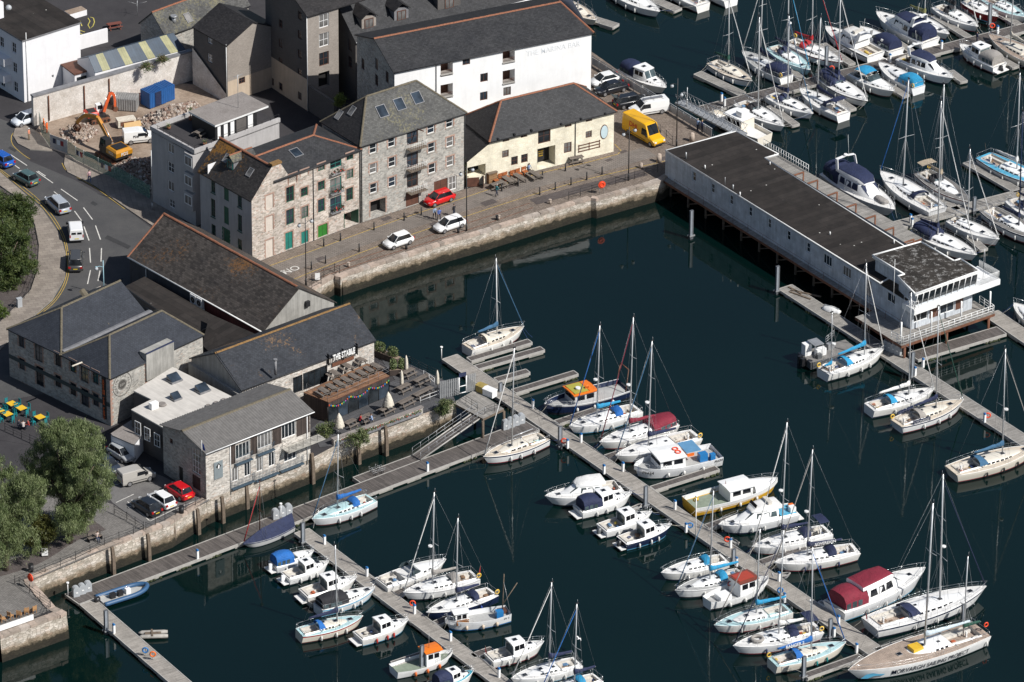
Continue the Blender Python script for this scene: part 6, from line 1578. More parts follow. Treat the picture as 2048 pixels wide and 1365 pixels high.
class Boat:
 def __init__(s,lab,bow,stern,cat,hull='white',beam=None,fb=1.15,fs=.85,tw=.74,mx=.42,z=.9,name=None,bowp=(2.1,.85),rake=.9,stripe=None,boot='navy',dip=.0,trk=.0,sd=.9):
  b,a=P(*bow,z),P(*stern,z);d=b-a;d.z=0
  s.L=d.length;c=(a+b)/2;s.rng=random.Random(int(bow[0]*7+bow[1]*13))
  s.root=thing(name or cat.replace(' ','_'),lab,cat,(c.x,c.y,0),math.atan2(d.y,d.x))
  s.B=beam or(.62*s.L**.73 if s.L<20 else s.L*.28);s.fb,s.fs,s.tw,s.mx,s.bowp,s.rake,s.dip,s.trk=fb,fs,tw,mx,bowp,rake,dip,trk
  s.ax=Vector((math.cos(s.root.rotation_euler[2]),math.sin(s.root.rotation_euler[2]),0))
  if hull=='white':hull=s.rng.choice(('white','white','white2','white3'))
  if boot=='navy':boot=s.rng.choice(('navy','navy','black','red','sky','brownred'))
  HM=HC[hull]if isinstance(hull,str)else hull
  s.HM=HM
  Z=(1,sd,sd*.6,.2,.1,0)if sd<.9 else(1,.86,.66,.2,.1,0);mb=MB();n=16;secs=[]
  st=HC[stripe]if stripe else HM;bt=HC[boot]
  for k in range(n+1):
   t=k/n;ring=[]
   for sd in(1,-1):
    pts=[(s.xl(t,q),sd*s.hw(t)*s.fl(q),s.zs(t)*q)for q in Z]+[(s.xl(t,0)-.3*t,sd*s.hw(t)*.35,-.45)]
    ring+=pts if sd==1 else pts[::-1]
   secs.append(ring)
  t0,t1=(st,HM)if sd<.9 else(HM,st)
  mm=[t0,t1,HM,bt,ANTI,ANTI,ANTI,ANTI,ANTI,bt,HM,t1,t0]
  mb.loft(secs,HM,close=False,caps=False,mf=lambda k_,i:mm[i])
  mb.face(secs[0],HM)
  s.hullo=mb.build('hull',s.root);BOATS.append(s);s.cock=None
 def fl(s,q):return 1.0 if q>=.9 else(.80+.2*min(1,q/.9)**.8)
 def hw(s,t):
  if t<s.mx:return s.B/2*(s.tw+(1-s.tw)*math.sin(t/s.mx*math.pi/2))
  u=(t-s.mx)/(1-s.mx);return s.B/2*max(.012,(1-u**s.bowp[0])**s.bowp[1])
 def zs(s,t):return s.fs+(s.fb-s.fs)*t**1.7-s.dip*math.sin(math.pi*t)
 def xl(s,t,q):return-s.L/2+s.L*t-s.rake*(1-q)*max(0,(t-.55)/.45)**2.2+s.trk*(q if s.trk>0 else q-1)*max(0,1-t/.12)
 def tx(s,x):return(x+s.L/2)/s.L
 def deck(s,m='white',cock=None,floor='teak',cw=.5,cdep=.5,rail=True,bul=0.0,inset=.0):
  """cock = (x0, x1) in fractions; bul lowers the whole deck inside bulwarks"""
  m=DC[m];ts=sorted({k/16 for k in range(17)}|set(cock or()));mb=MB();z=lambda t:s.zs(t)-.015-bul
  prev=None
  for t in ts:
   w=s.hw(t)*(.985 if not bul else.93);c=min(s.B/2*cw,w*.8);x=s.xl(t,1)+(.02 if t==0 else 0);cr=.05*w
   row=[(x,-w,z(t)),(x,-c,z(t)+cr),(x,c,z(t)+cr),(x,w,z(t))]
   if prev:
    t0,r0=prev;inside=cock and cock[0]<=t0 and t<=cock[1]
    for i in range(3):
     if i==1 and inside:continue
     mb.face([r0[i],row[i],row[i+1],r0[i+1]][::-1],m,True)
   prev=(t,row)
  s.decko=mb.build('deck',s.root)
  s.cock,s.bul=cock,bul
  if cock:
   mb=MB();prev=None
   for t in[q for q in ts if cock[0]<=q<=cock[1]]:
    w=s.hw(t)*.985;c=min(s.B/2*cw,w*.8);x=s.xl(t,1)+(.02 if t==0 else 0);zt=z(t)+.05*w;zf=zt-cdep
    row=[(x,-c,zt+.12),(x,-c,zf+.28),(x,-c*.5,zf+.28),(x,-c*.45,zf),(x,c*.45,zf),(x,c*.5,zf+.28),(x,c,zf+.28),(x,c,zt+.12)]
    if prev:
     for i in range(7):mb.face([prev[i],row[i],row[i+1],prev[i+1]][::-1],DC[floor]if i==3 else SEAT,False)
     for i,sg in((0,-1),(7,1)): # coamings
      a,b=Vector(prev[i]),Vector(row[i]);o=Vector((0,sg*.14,-.17));mb.face([a,b,b+o,a+o],HC['white'])
    else:first=row
    prev=row
   for r in(first,prev):mb.face(r,SEAT)
   mb.build('cockpit',s.root)
  if bul:
   mb=MB();k=16;a=[[],[]]
   for side in(-1,1):
    for q in range(k):
     t0,t1=q/k,(q+1)/k
     def e(t,f_,zz):return(s.xl(t,1),side*s.hw(t)*f_,zz)
     mb.face([e(t0,.93,z(t0)),e(t1,.93,z(t1)),e(t1,.95,s.zs(t1)),e(t0,.95,s.zs(t0))],s.HM if s.HM!=HC['yellow']else HC['white2'],True)
     mb.face([e(t0,.95,s.zs(t0)+.01),e(t1,.95,s.zs(t1)+.01),e(t1,1.02,s.zs(t1)+.01),e(t0,1.02,s.zs(t0)+.01)],HC['white'],True)
   mb.build('bulwark',s.root)
  elif rail:
   mb=MB()
   for side in(-1,1):mb.tube([(s.xl(k/16,1),side*s.hw(k/16)*.985,s.zs(k/16)+.03)for k in range(17)],.035,rail if rail is not True else HC['white'],4)
   mb.build('toe_rail',s.root)
 def house(s,secs,m,name='cabin',top=None,smooth=True,parent=None):
  """secs: (xfrac, base halfwidth, top halfwidth, zbase, ztop) front or back order free"""
  mb=MB();rings=[]
  for(x,wb,wt,z0,z1)in secs:
   X=-s.L/2+s.L*x;h=z1-z0
   rings.append([(X,wb,z0),(X,wb+(wt-wb)*.8,z0+h*.8),(X,wt*.9,z0+h*.96),(X,wt*.45,z1+.02),(X,-wt*.45,z1+.02),(X,-wt*.9,z0+h*.96),(X,-(wb+(wt-wb)*.8),z0+h*.8),(X,-wb,z0)])
  tm=top or m
  mb.loft(rings,m,close=False,caps=False,smooth=smooth,mf=lambda k,i:tm if i in(1,2,3,4,5)else m)
  mb.face(rings[0],m);mb.face(rings[-1],m)
  return mb.build(name,parent or s.root)
 def sidewin(s,secs,xa,xb,v0,v1,n=1,m=None,gap=.06,name='cabin_window',slant=.0,parent=None):
  def ev(x,v):
   for a,b in zip(secs[:-1],secs[1:]):
    if min(a[0],b[0])-1e-6<=x<=max(a[0],b[0])+1e-6:
     q=(x-a[0])/(b[0]-a[0])if b[0]!=a[0]else 0
     wb,wt,z0,z1=[a[i]+(b[i]-a[i])*q for i in(1,2,3,4)]
     return(-s.L/2+s.L*x,(wb+(wt-wb)*v),z0+(z1-z0)*v)
   return(-s.L/2+s.L*x,secs[-1][1],secs[-1][3])
  for side in(-1,1):
   for k in range(n):
    a,b=xa+(xb-xa)*k/n,xa+(xb-xa)*(k+1)/n;g=(b-a)*gap/2+.0001
    a,b=a+g,b-g
    q=[ev(a,v0),ev(b,v0),ev(b-slant*(b-a)*.5,v1),ev(a+slant*(b-a)*.3,v1)]
    mb=MB();o=[Vector((p[0],side*(p[1]+.012),p[2]))for p in q];i=[Vector((p[0],side*(p[1]-.02),p[2]))for p in q]
    mb.loft([i,o],m or TINT,smooth=False);mb.build(name,parent or s.root)
 def pane(s,pts,m=None,name='windscreen',parent=None,off=.015):
  p=[Vector((-s.L/2+s.L*x,y,z))for x,y,z in pts];n=(p[1]-p[0]).cross(p[2]-p[0]).normalized()
  if n.x<0 and name=='windscreen':n=-n
  mb=MB();mb.loft([[q-n*.02 for q in p],[q+n*off for q in p]],m or CLEAR,smooth=False);mb.build(name,parent or s.root)
 def hatch(s,x,y,z,w=.5,l=.5,m=None):
  X=-s.L/2+s.L*x;mb=MB();mb.box(X-l/2-.05,X+l/2+.05,y-w/2-.05,y+w/2+.05,z-.04,z+.035,INOX);mb.box(X-l/2,X+l/2,y-w/2,y+w/2,z+.0,z+.05,m or TINT);mb.build('hatch',s.root)
 def mast(s,x,top=None,h=None,m=None,spr=2,fore=True,furl=None,back=True,radar=False,r=.095,zb=None,foot=None,name='mast'):
  X=-s.L/2+s.L*x;t=s.tx(X);zb=s.zs(t)+.25 if zb is None else zb
  if h is None:
   base=s.root.matrix_basis@Vector((X,0,zb))if False else Vector(s.root.location)+s.ax*X+Vector((0,0,zb))
   q=CM.transposed()@(base-CP);by=682.5-q.y/-q.z*FPX
   h=(by-top)/PXM(base)
  rk=-.018*h
  mb=MB();P0,P1=Vector((X,0,zb-.3)),Vector((X+rk,0,zb+h));mb.tube([P0,P0.lerp(P1,.5),P1],r,m or ALU,6,r*.72)
  mb.tube([P1+Vector((-.1,0,0)),P1+Vector((-.1,0,.45))],.02,WIRE,4);mb.box(P1.x-.25,P1.x+.15,-.06,.06,P1.z-.05,P1.z+.06,M['black'])
  mo=mb.build(name,s.root);s.mtop,s.mbase,s.mh=P1,P0,h
  levels=[.46]if spr==1 else[.36,.66]
  mb=MB()
  for l in levels:
   c=P0.lerp(P1,l);w=s.B*.30*(1.05-.35*(l>.5));mb.tube([c+Vector((-.15,-w,.03)),c,c+Vector((-.15,w,.03))],.03,m or ALU,4)
  mb.build('spreaders',mo)
  mb=MB();rr=.011
  for side in(-1,1):
   ch=Vector((X-.25,side*s.hw(t)*.93,s.zs(t)))
   pts=[P1-Vector((0,0,.1))]+[P0.lerp(P1,l)+Vector((-.15,side*s.B*.30*(1.05-.35*(l>.5)),.03))for l in reversed(levels)]+[ch]
   mb.tube(pts,rr,WIRE,3);mb.tube([P0.lerp(P1,levels[0]),ch+Vector((.35,0,0))],rr,WIRE,3);mb.tube([P0.lerp(P1,levels[0]),ch+Vector((-.35,0,0))],rr,WIRE,3)
  if back:mb.tube([P1,Vector((-s.L/2+.1,0,s.zs(0)+.1))],rr,WIRE,3)
  if fore:mb.tube([P1-Vector((0,0,.15)),Vector((s.L/2-.12,0,s.zs(1)+.05))],rr,WIRE,3)
  mb.build('rigging',s.root)
  if furl:
   mb=MB();a,b=Vector((s.L/2-.15,0,s.zs(1)+.25)),P1-Vector((0,0,.7));mb.tube([a,a.lerp(b,.3),b],.075,CV[furl]if furl in CV else furl,6,.03);mb.build('furled_genoa',s.root)
  if radar:
   c=P0.lerp(P1,.42);mb=MB();mb.cyl((c.x+.35,0,0),.26,c.z,c.z+.18,ALUW,10);mb.tube([(c.x,0,c.z+.02),(c.x+.35,0,c.z+.02)],.03,ALU,4);mb.build('radome',s.root)
  return mo
 def boom(s,cover=None,frac=.34,z=1.15,fat=.2,name='sail_cover',text=None,tm=None):
  X=s.mbase.x;z0=s.mbase.z+.3+z;L=min(s.L*frac,X+s.L/2-.2);mb=MB();mb.tube([(X-.1,0,z0),(X-L,0,z0+.06)],.06,ALU,6);mb.build('boom',s.root)
  if cover:
   mb=MB();secs=[]
   for k in range(9):
    q=k/8;w=fat*(1-.55*q)*(1+.12*s.rng.uniform(-1,1));hgt=(.78-.5*q**.6)*(1+.1*s.rng.uniform(-1,1))if k else.95
    xx=X+.06-L*q;zz=z0-.1+.06*q
    secs.append([(xx,w*.9*math.cos(a)*(1 if math.sin(a)<.3 else.55),zz+hgt*(.5+.5*math.sin(a)))for a in[j*2*math.pi/8 for j in range(8)]])
   mb.loft(secs,CV[cover]);o=mb.build(name,s.root)
   if text:
    me=text_mesh(text,.5,tm or HC['white'],.01,bold=.008)
    for side in(1,-1):
     m2=me.copy()if side==-1 else me
     ob=bpy.data.objects.new('cover_lettering',m2);COL.objects.link(ob);ob.parent=s.root
     ob.matrix_basis=Matrix.Translation((X-L*.5,side*(fat*.85),z0+.12))@Matrix.Rotation(R(180)if side>0 else 0,4,'Z')@STAND
 def hood(s,x,cv='navy',w=None,l=.1,h=.75,win=True):
  X=-s.L/2+s.L*x;t=s.tx(X);w=w or s.hw(t)*.62;z=s.zs(t)+.25;l=l*s.L
  mb=MB();arcs=[]
  for q,hh,ww in((0,h,1.0),(.45,h*.97,1.0),(.8,h*.62,.96),(1,.06,.9)):arcs.append([(X+l*q,w*ww*math.cos(a),z+hh*max(0,math.sin(a))**.6)for a in[j*math.pi/8 for j in range(9)]])
  mb.loft(arcs,CV[cv],close=False,caps=False);o=mb.build('sprayhood',s.root)
  if win:
   mb=MB();a=arcs[2];b=arcs[3]
   for j in(2,4):
    p=[Vector(a[j]),Vector(a[j+2]),Vector(b[j+2]),Vector(b[j])];c=sum(p,Vector())/4;nn=Vector((.015,0,.02));mb.face([c+(v-c)*.8+nn for v in p],CLEAR)
   mb.build('hood_window',o)
 def tent(s,x0,x1,cv,h=1.3,wf=.9,win=True,name='cockpit_tent'):
  mb=MB();secs=[]
  for k in range(5):
   q=k/4;x=x0+(x1-x0)*q;X=-s.L/2+s.L*x;t=max(0,min(1,x));w=s.hw(t)*wf;hh=h*(.72+.28*math.sin(math.pi*min(1,q*.8+.2)));z=s.zs(t)
   secs.append([(X,w*(1 if a_<.6 else c)*sgn,z+hh*a_)for sgn,a_,c in((1,0,1),(1,.55,1),(1,.9,.75),(1,1,.35),(-1,1,.35),(-1,.9,.75),(-1,.55,1),(-1,0,1))])
  mb.loft(secs,CV[cv],close=False,caps=False);mb.face(secs[0],CV[cv]);mb.face(secs[-1],CV[cv]);o=mb.build(name,s.root)
  if win:
   for side in(1,-1):
    for k in range(3):
     a,b=secs[k],secs[k+1];i0,i1=(0,1)if side>0 else(7,6)
     p=[Vector(a[i0]),Vector(b[i0]),Vector(b[i1]),Vector(a[i1])];c=sum(p,Vector())/4;m2=MB();m2.face([c+(v-c)*.72+Vector((0,side*.015,0))for v in p],CLEAR);m2.build('tent_window',o)
 def rails(s,x0=.04,x1=.95,h=.62,pulpit=True,push=True,wires=True):
  mb=MB();k=max(4,int(s.L*(x1-x0)/1.9));r=.016
  for side in(-1,1):
   ps=[Vector((s.xl(t,1),side*s.hw(t)*.95,s.zs(t)))for t in[x0+(x1-x0)*q/k for q in range(k+1)]]
   for p in ps:mb.tube([p,p+Vector((0,0,h))],r,INOX,3)
   if wires:mb.tube([p+Vector((0,0,h))for p in ps],.012,INOX,3);mb.tube([p+Vector((0,0,h*.5))for p in ps],.009,INOX,3)
  if pulpit:
   f_=[Vector((s.xl(t,1)+.12*(t>.99),sd*s.hw(t)*.95,s.zs(t)+h+.04))for t,sd in((x1-.08,1),(.97,1),(1,0),(.97,-1),(x1-.08,-1))]
   mb.tube(f_,.022,INOX,4)
   for p in(f_[1],f_[3]):mb.tube([p,p-Vector((.1,0,h))],.02,INOX,3)
  if push:
   f_=[Vector((s.xl(t,1),sd*s.hw(t)*.93,s.zs(t)+h+.05))for t,sd in((.14,1),(.01,1),(.01,-1),(.14,-1))]
   mb.tube(f_,.022,INOX,4)
   for p in f_[1:3]:mb.tube([p,p-Vector((0,0,h))],.02,INOX,3)
  mb.build('guardrails',s.root)
 def fenders(s,ts=(.3,.5,.68),m=None,sides=(1,-1),r=.12,l=.6):
  for side in sides:
   for t in ts:
    t+=s.rng.uniform(-.03,.03);p=Vector((s.xl(t,.5),side*(s.hw(t)+r*.8),s.zs(t)*.5));mb=MB()
    mb.loft([[(p.x+q*r*math.cos(a),p.y+q*r*math.sin(a),p.z+zz*l)for a in[j*math.pi/4 for j in range(8)]]for zz,q in((-.5,.35),(-.4,.95),(.35,1),(.47,.4),(.62,.12))],m or FEND);mb.build('fender',s.root)
 def wheel(s,x=.1,r=.42):
  X=-s.L/2+s.L*x;z=s.zs(.1)+.35;mb=MB();mb.torus((X,0,z),r,.022,INOX,'x',16,4);mb.box(X-.15,X+.02,-.1,.1,z-.75,z,HC['white']);mb.build('steering_wheel',s.root)
 def outboard(s,y=0.0,m='dkgrey',big=1.0):
  X=-s.L/2-.25*big;mb=MB();mb.loft([[(X+dx*big*.3,y+dy*big*.2,.35+z*big)for dx,dy in((-1,-.8),(.9,-.8),(.9,.8),(-1,.8))]for z in(.0,.1)]+[[(X+dx*big*.26,y+dy*big*.18,.35+.75*big)for dx,dy in((-.7,-.7),(.8,-.7),(.8,.7),(-.7,.7))]],HC[m]);mb.box(X-.08,X+.1,y-.06,y+.06,-.5,.4,HC[m]);mb.build('outboard_motor',s.root)
 def flag(s,x=.01,y=.5,m=None):
  X=-s.L/2+s.L*x;z=s.zs(0)+.2;mb=MB();mb.tube([(X,y,z-.2),(X-.35,y,z+1.3)],.018,M['timber'],4);mb.face([(X-.35,y,z+1.25),(X-.3,y+.06,z+.7),(X-.2,y+.12,z+.1),(X-.12,y+.03,z+.25)],m or plain((.42,.02,.03),.8,'red_ensign'));mb.build('ensign',s.root)
 def ring(s,x,y,z,m=None):
  mb=MB();mb.torus((-s.L/2+s.L*x,y,z),.25,.08,m or YB,'y',12,5);mb.build('lifebuoy',s.root)
 def name_on_hull(s,txt,x,q,size,m,sides=(1,-1),sx=1.0):
  me=text_mesh(txt,size,m,.004,bold=.003,sx=sx)
  for side in sides:
   m2=me.copy()
   for v in m2.vertices:
    X=-s.L/2+s.L*x+(-v.co.x if side>0 else v.co.x);t=max(.001,min(.995,s.tx(X)));z=s.zs(t)*q+v.co.y
    zr=max(0,min(1,z/s.zs(t)));v.co=(X,side*(s.hw(t)*(s.fl(zr)if zr<.9 else 1.0)+.05),z)
   o=bpy.data.objects.new('hull_lettering',m2);COL.objects.link(o);o.parent=s.root
 def box(s,x,y,z,l,w,h,m,name='deck_box'):
  X=-s.L/2+s.L*x;mb=MB();mb.box(X-l/2,X+l/2,y-w/2,y+w/2,z,z+h,m);mb.build(name,s.root)
def yacht(lab,bow,stern,top=None,h=None,mx=.56,hull='white',deck='white',cover='navy',hood='navy',furl='white',stripe=None,boot='navy',spr=1,radar=False,tent=None,ctr=None,wins=4,fend=None,wheel=None,rails=True,flag=False,cock=(.05,.30),roofm=None,mastm=None,boot_=None,fat=.22,ring=True,text=None,coach=(.34,.74),bimini=None,fcol=None,dinghy=False,extra=None,fb=None,beam=None,cat='sailing yacht',floor='teak',rad=.095,ctext=None,bfrac=.34,tw=.72):
 L=(P(*bow,.9)-P(*stern,.9)).length
 s=Boat(lab,bow,stern,cat,hull,beam,fb or(.78+.045*L),(fb or(.78+.045*L))*.86,tw,.42,.9,None,(2.0,.86),.085*L,stripe,boot,.04,-.35 if L>10 else.1)
 s.deck(deck,cock,floor,.5,.45)
 a,b=coach;zc=lambda x:s.zs(x)-.03;wr=.6
 secs=[(b,s.hw(b)*.35,s.hw(b)*.25,zc(b),zc(b)+.10),(b-.10*(b-a)/.4,s.hw(b-.1)*.5,s.hw(b-.1)*.42,zc(b-.1),zc(b-.1)+.26),((a+b)/2,s.hw((a+b)/2)*wr,s.hw((a+b)/2)*.5,zc((a+b)/2),zc((a+b)/2)+.40),(a,s.hw(a)*wr,s.hw(a)*.5,zc(a),zc(a)+.46)]
 s.house(secs,HC['white']if hull!='cream' and deck!='cream' else HC['cream'],'coachroof',DC[roofm]if roofm else None)
 if wins:s.sidewin(secs,a+.02,b-.12,.28,.72,wins,TINT,.3)
 s.hatch(min(.9,b+.06),0,s.zs(b+.06)+.06*s.hw(b)+.02);s.hatch((a+b)/2+.03,0,zc((a+b)/2)+.44,.45,.4);s.hatch(a+.06,.3,zc(a)+.47,.3,.3)
 if top is not None or h is not None:
  s.mast(mx,top,h,mastm,spr,True,furl,True,radar,rad,zc(mx)+.45)
  if cover is not False:s.boom(cover,bfrac,1.05,fat,text=ctext)
 if hood:s.hood(a-.06,hood,None,.11,.72)
 if tent:s.tent(cock[0]-.02,a,tent,1.25,.8)
 if bimini:
  X0,X1=cock[0]+.01,cock[0]+.13;zt=s.zs(0)+1.75;w=s.hw(.1)*.8;mb=MB();mb.loft([[(-s.L/2+s.L*x,w*math.cos(q),zt+.12*math.sin(q))for q in[j*math.pi/6 for j in range(7)]]for x in(X0,X1)],CV[bimini],close=False,caps=False);mb.build('bimini',s.root)
  for sd in(-1,1):
   mb=MB()
   for x in(X0,X1):mb.tube([(-s.L/2+s.L*x,sd*w,zt),(-s.L/2+s.L*(X0+X1)/2,sd*w,s.zs(.1))],.018,INOX,3)
   mb.build('bimini_frame',s.root)
 if wheel or(wheel is None and L>9.5):s.wheel(.12)
 if rails:s.rails()
 s.fenders(fend or(.3,.5,.68),fcol)
 if flag:s.flag()
 if ring and s.rng.random()<.4:s.ring(.02,s.hw(.02)*.8,s.zs(0)+.45)
 for sd in(-1,1):
  mb=MB();X=-s.L/2+s.L*(a-.03);mb.cyl((X,sd*s.B*.3),.09,s.zs(a)+.05,s.zs(a)+.27,INOX,8);mb.build('winch',s.root)
 if dinghy:
  mb=MB();c=Vector((-s.L/2+s.L*(b-.02),0,zc(b)+.35));mb.torus(c,.62,.2,CV['grey'],'z',16,6);mb.build('stowed_dinghy',s.root)
 return s
def cruiser(lab,bow,stern,kind='sport',hull='white',deck='white',top='white',canopy=None,arch=True,stripe=None,boot='navy',win=None,beam=None,fb=None,rails=True,hood=None,fend=None,hatchm=None,rad=True,motor=None,canv='navy',wind=None,seats=True,platform=True,flagc=False,fcol=None,cat='motor cruiser'):
 L=(P(*bow,.9)-P(*stern,.9)).length
 F=fb or(.62+.068*L);W=win or TINT
 s=Boat(lab,bow,stern,cat,hull,beam or.62*L**.74,F*1.12,F*.88,.88,.38,.9,None,(2.2,.8),.12*L,stripe,boot,0,-.2)
 if platform:
  mb=MB();w=s.hw(0)*.85;mb.box(-s.L/2-.65,-s.L/2+.05,-w,w,.28,.38,DC['white']);mb.build('bathing_platform',s.root)
 k=s.L/10.0
 if kind in('fly','sport'):
  s.deck(deck,(.02,.30),'white' if kind=='sport' else 'teak',.72,.55)
  z=lambda x:s.zs(x)-.03;w=lambda x:s.hw(x)
  h=(1.25 if kind=='fly' else.62)*min(1.25,max(.75,k))
  if kind=='fly':secs=[(.80,w(.8)*.30,w(.8)*.2,z(.8),z(.8)+.10),(.70,w(.7)*.62,w(.7)*.5,z(.7),z(.7)+.34),(.57,w(.57)*.78,w(.57)*.55,z(.57),z(.57)+h),(.40,w(.4)*.80,w(.4)*.68,z(.4),z(.4)+h*1.04),(.27,w(.27)*.80,w(.27)*.70,z(.27),z(.27)+h*1.02)]
  else:secs=[(.88,w(.88)*.3,w(.88)*.2,z(.88),z(.88)+.08),(.72,w(.72)*.66,w(.72)*.55,z(.72),z(.72)+.32),(.52,w(.52)*.80,w(.52)*.68,z(.52),z(.52)+h*.85),(.44,w(.44)*.82,w(.44)*.74,z(.44),z(.44)+h*.9)]
  s.house(secs,HC[top],'superstructure')
  if kind=='fly':
   s.sidewin(secs,.29,.56,.36,.86,3,W,.08,slant=.3)
   zz=z(.57)
   for a,b in((-.95,-.34),(-.31,.31),(.34,.95)):s.pane([(.685,w(.69)*.55*a,z(.69)+.40),(.685,w(.69)*.55*b,z(.69)+.40),(.582,w(.58)*.56*b,zz+h*.93),(.582,w(.58)*.56*a,zz+h*.93)],W)
   zf=z(.4)+h*1.05;fs_=[(.60,w(.57)*.42,w(.57)*.38,zf-.10,zf+.10),(.545,w(.55)*.58,w(.55)*.56,zf-.06,zf+.48*k),(.40,w(.4)*.68,w(.4)*.66,zf-.04,zf+.50*k),(.22,w(.25)*.70,w(.25)*.68,zf-.04,zf+.36*k)]
   s.house(fs_,HC[top],'flybridge',CV[hood]if hood else DC['white'])
   if not hood:
    s.box(.36,0,zf+.5*k,.5,w(.4)*.9,.35,SEAT,'flybridge_seat');s.pane([(.555,-w(.5)*.5,zf+.5*k),(.555,w(.5)*.5,zf+.5*k),(.535,w(.5)*.46,zf+.85*k),(.535,-w(.5)*.46,zf+.85*k)],TINT)
   if arch:
    mb=MB();X=-s.L/2+s.L*.24;ww=w(.25)*.72
    mb.loft([[(X+dx-.3*q_,yy,zz_)for dx in(-.25,.25)]+[(X+dx-.3*q_,yy*.94,zz_+.02)for dx in(.25,-.25)]for yy,zz_,q_ in((ww,zf+.2,0),(ww*.92,zf+1.15*k,1),(0,zf+1.25*k,1),(-ww*.92,zf+1.15*k,1),(-ww,zf+.2,0))],HC[top],smooth=False);o=mb.build('radar_arch',s.root)
    if rad:mb=MB();mb.cyl((X-.3,0,0),.3,zf+1.27*k,zf+1.27*k+.2,ALUW,12,.22);mb.build('radome',o)
    mb=MB();mb.tube([(X-.3,.5,zf+1.2*k),(X-.6,.5,zf+3.2*k)],.018,ALUW,4);mb.build('aerial',o)
  else:
   zz=z(.5)+h*.85
   for a,b in((-1,-.36),(-.33,.33),(.36,1)):s.pane([(.545,w(.54)*.66*a,z(.54)+h*.82),(.545,w(.54)*.66*b,z(.54)+h*.82),(.46,w(.46)*.66*b,zz+.62*k),(.46,w(.46)*.66*a,zz+.62*k)],CLEAR)
   for sd in(-1,1):s.pane([(.53,sd*w(.53)*.72,zz),(.36,sd*w(.36)*.80,zz-.05),(.40,sd*w(.4)*.72,zz+.5*k),(.455,sd*w(.46)*.67,zz+.6*k)],CLEAR,'side_screen')
   s.sidewin(secs,.56,.74,.3,.68,2,W,.3,'cabin_window',.5)
   if arch:
    mb=MB();X=-s.L/2+s.L*.28;ww=w(.28)*.86;zf=z(.28)
    mb.loft([[(X+dx-.45*q_,yy,zz_)for dx in(-.2,.2)]+[(X+dx-.45*q_,yy*.93,zz_+.03)for dx in(.2,-.2)]for yy,zz_,q_ in((ww,zf,0),(ww*.88,zf+1.35*k,1),(0,zf+1.5*k,1),(-ww*.88,zf+1.35*k,1),(-ww,zf,0))],HC[top],smooth=False);mb.build('radar_arch',s.root)
  if canopy=='tent':s.tent(.03,.44 if kind=='sport' else.27,canv,1.75*max(.8,min(1.15,k)),.82)
  elif canopy=='top':
   x0,x1=(.16,.44)if kind=='sport' else(.20,.46);zt=(z(.3)+1.75*k)if kind=='sport' else(z(.4)+h*1.05+1.25*k);ww=w(.3)*.72
   mb=MB();mb.loft([[(-s.L/2+s.L*x,ww*math.cos(q),zt-.25*abs(2*i/3-1)+.22*math.sin(q))for q in[j*math.pi/8 for j in range(9)]]for i,x in enumerate([x0+(x1-x0)*j/3 for j in range(4)])],CV[canv],close=False,caps=False);o=mb.build('canopy',s.root)
   mb=MB()
   for x in(x0,x1):
    for sd in(-1,1):mb.tube([(-s.L/2+s.L*x,sd*ww,zt-.2),(-s.L/2+s.L*x,sd*ww*1.05,zt-(1.2*k))],.025,INOX,4)
   mb.build('canopy_frame',o)
 elif kind=='fisher':
  s.deck(deck,(.03,.38),'grey',.78,.55)
  z=lambda x:s.zs(x)-.03;w=lambda x:s.hw(x);h=1.35*min(1.1,max(.85,L/7))
  secs0=[(.86,w(.86)*.4,w(.86)*.3,z(.86),z(.86)+.1),(.70,w(.7)*.7,w(.7)*.55,z(.7),z(.7)+.42),(.62,w(.62)*.76,w(.62)*.62,z(.62),z(.62)+.5)]
  s.house(secs0,HC[top],'cuddy');s.sidewin(secs0,.64,.74,.35,.75,1,W,.2);s.hatch(.74,0,z(.74)+.43,.4,.4)
  secs=[(.655,w(.64)*.70,w(.64)*.62,z(.64),z(.64)+.45),(.585,w(.585)*.76,w(.58)*.62,z(.58),z(.58)+h),(.38,w(.38)*.78,w(.38)*.68,z(.38),z(.38)+h)]
  s.house(secs,HC[top],'pilothouse')
  s.sidewin([(.60,)+secs[1][1:],secs[2]],.40,.585,.45,.86,2,W,.1)
  for a,b in((-.95,-.05),(.05,.95)):s.pane([(.652,w(.62)*.60*a,z(.62)+.52),(.652,w(.62)*.60*b,z(.62)+.52),(.592,w(.58)*.58*b,z(.58)+h*.93),(.592,w(.58)*.58*a,z(.58)+h*.93)],CLEAR)
  s.pane([(.379,-w(.38)*.6,z(.38)+.1),(.379,w(.38)*.6,z(.38)+.1),(.379,w(.38)*.6,z(.38)+h*.88),(.379,-w(.38)*.6,z(.38)+h*.88)],CLEAR,'aft_screen',off=-.03)
  rf=[(.60,w(.58)*.60,w(.58)*.58,z(.58)+h,z(.58)+h+.1),(.36,w(.38)*.72,w(.38)*.7,z(.38)+h,z(.38)+h+.1)]
  s.house(rf,HC[top],'cabin_roof',CV[hood]if hood else None);s.hatch(.47,0,z(.47)+h+.12,.5,.45)
  if canopy:s.tent(.05,.38,canv,1.5,.82)
  if seats:s.box(.08,0,z(.08)-.45,.45,w(.1)*1.3,.42,SEAT,'stern_bench')
 if motor:s.outboard(0,motor)
 s.hatch(.82,0,s.zs(.82)+.07*1.0,.45,.45,hatchm)
 if rails:s.rails(.42,.94,.6,True,False)
 s.fenders(fend or(.25,.45,.62),fcol)
 if flagc:s.flag(.02,.4)
 return s
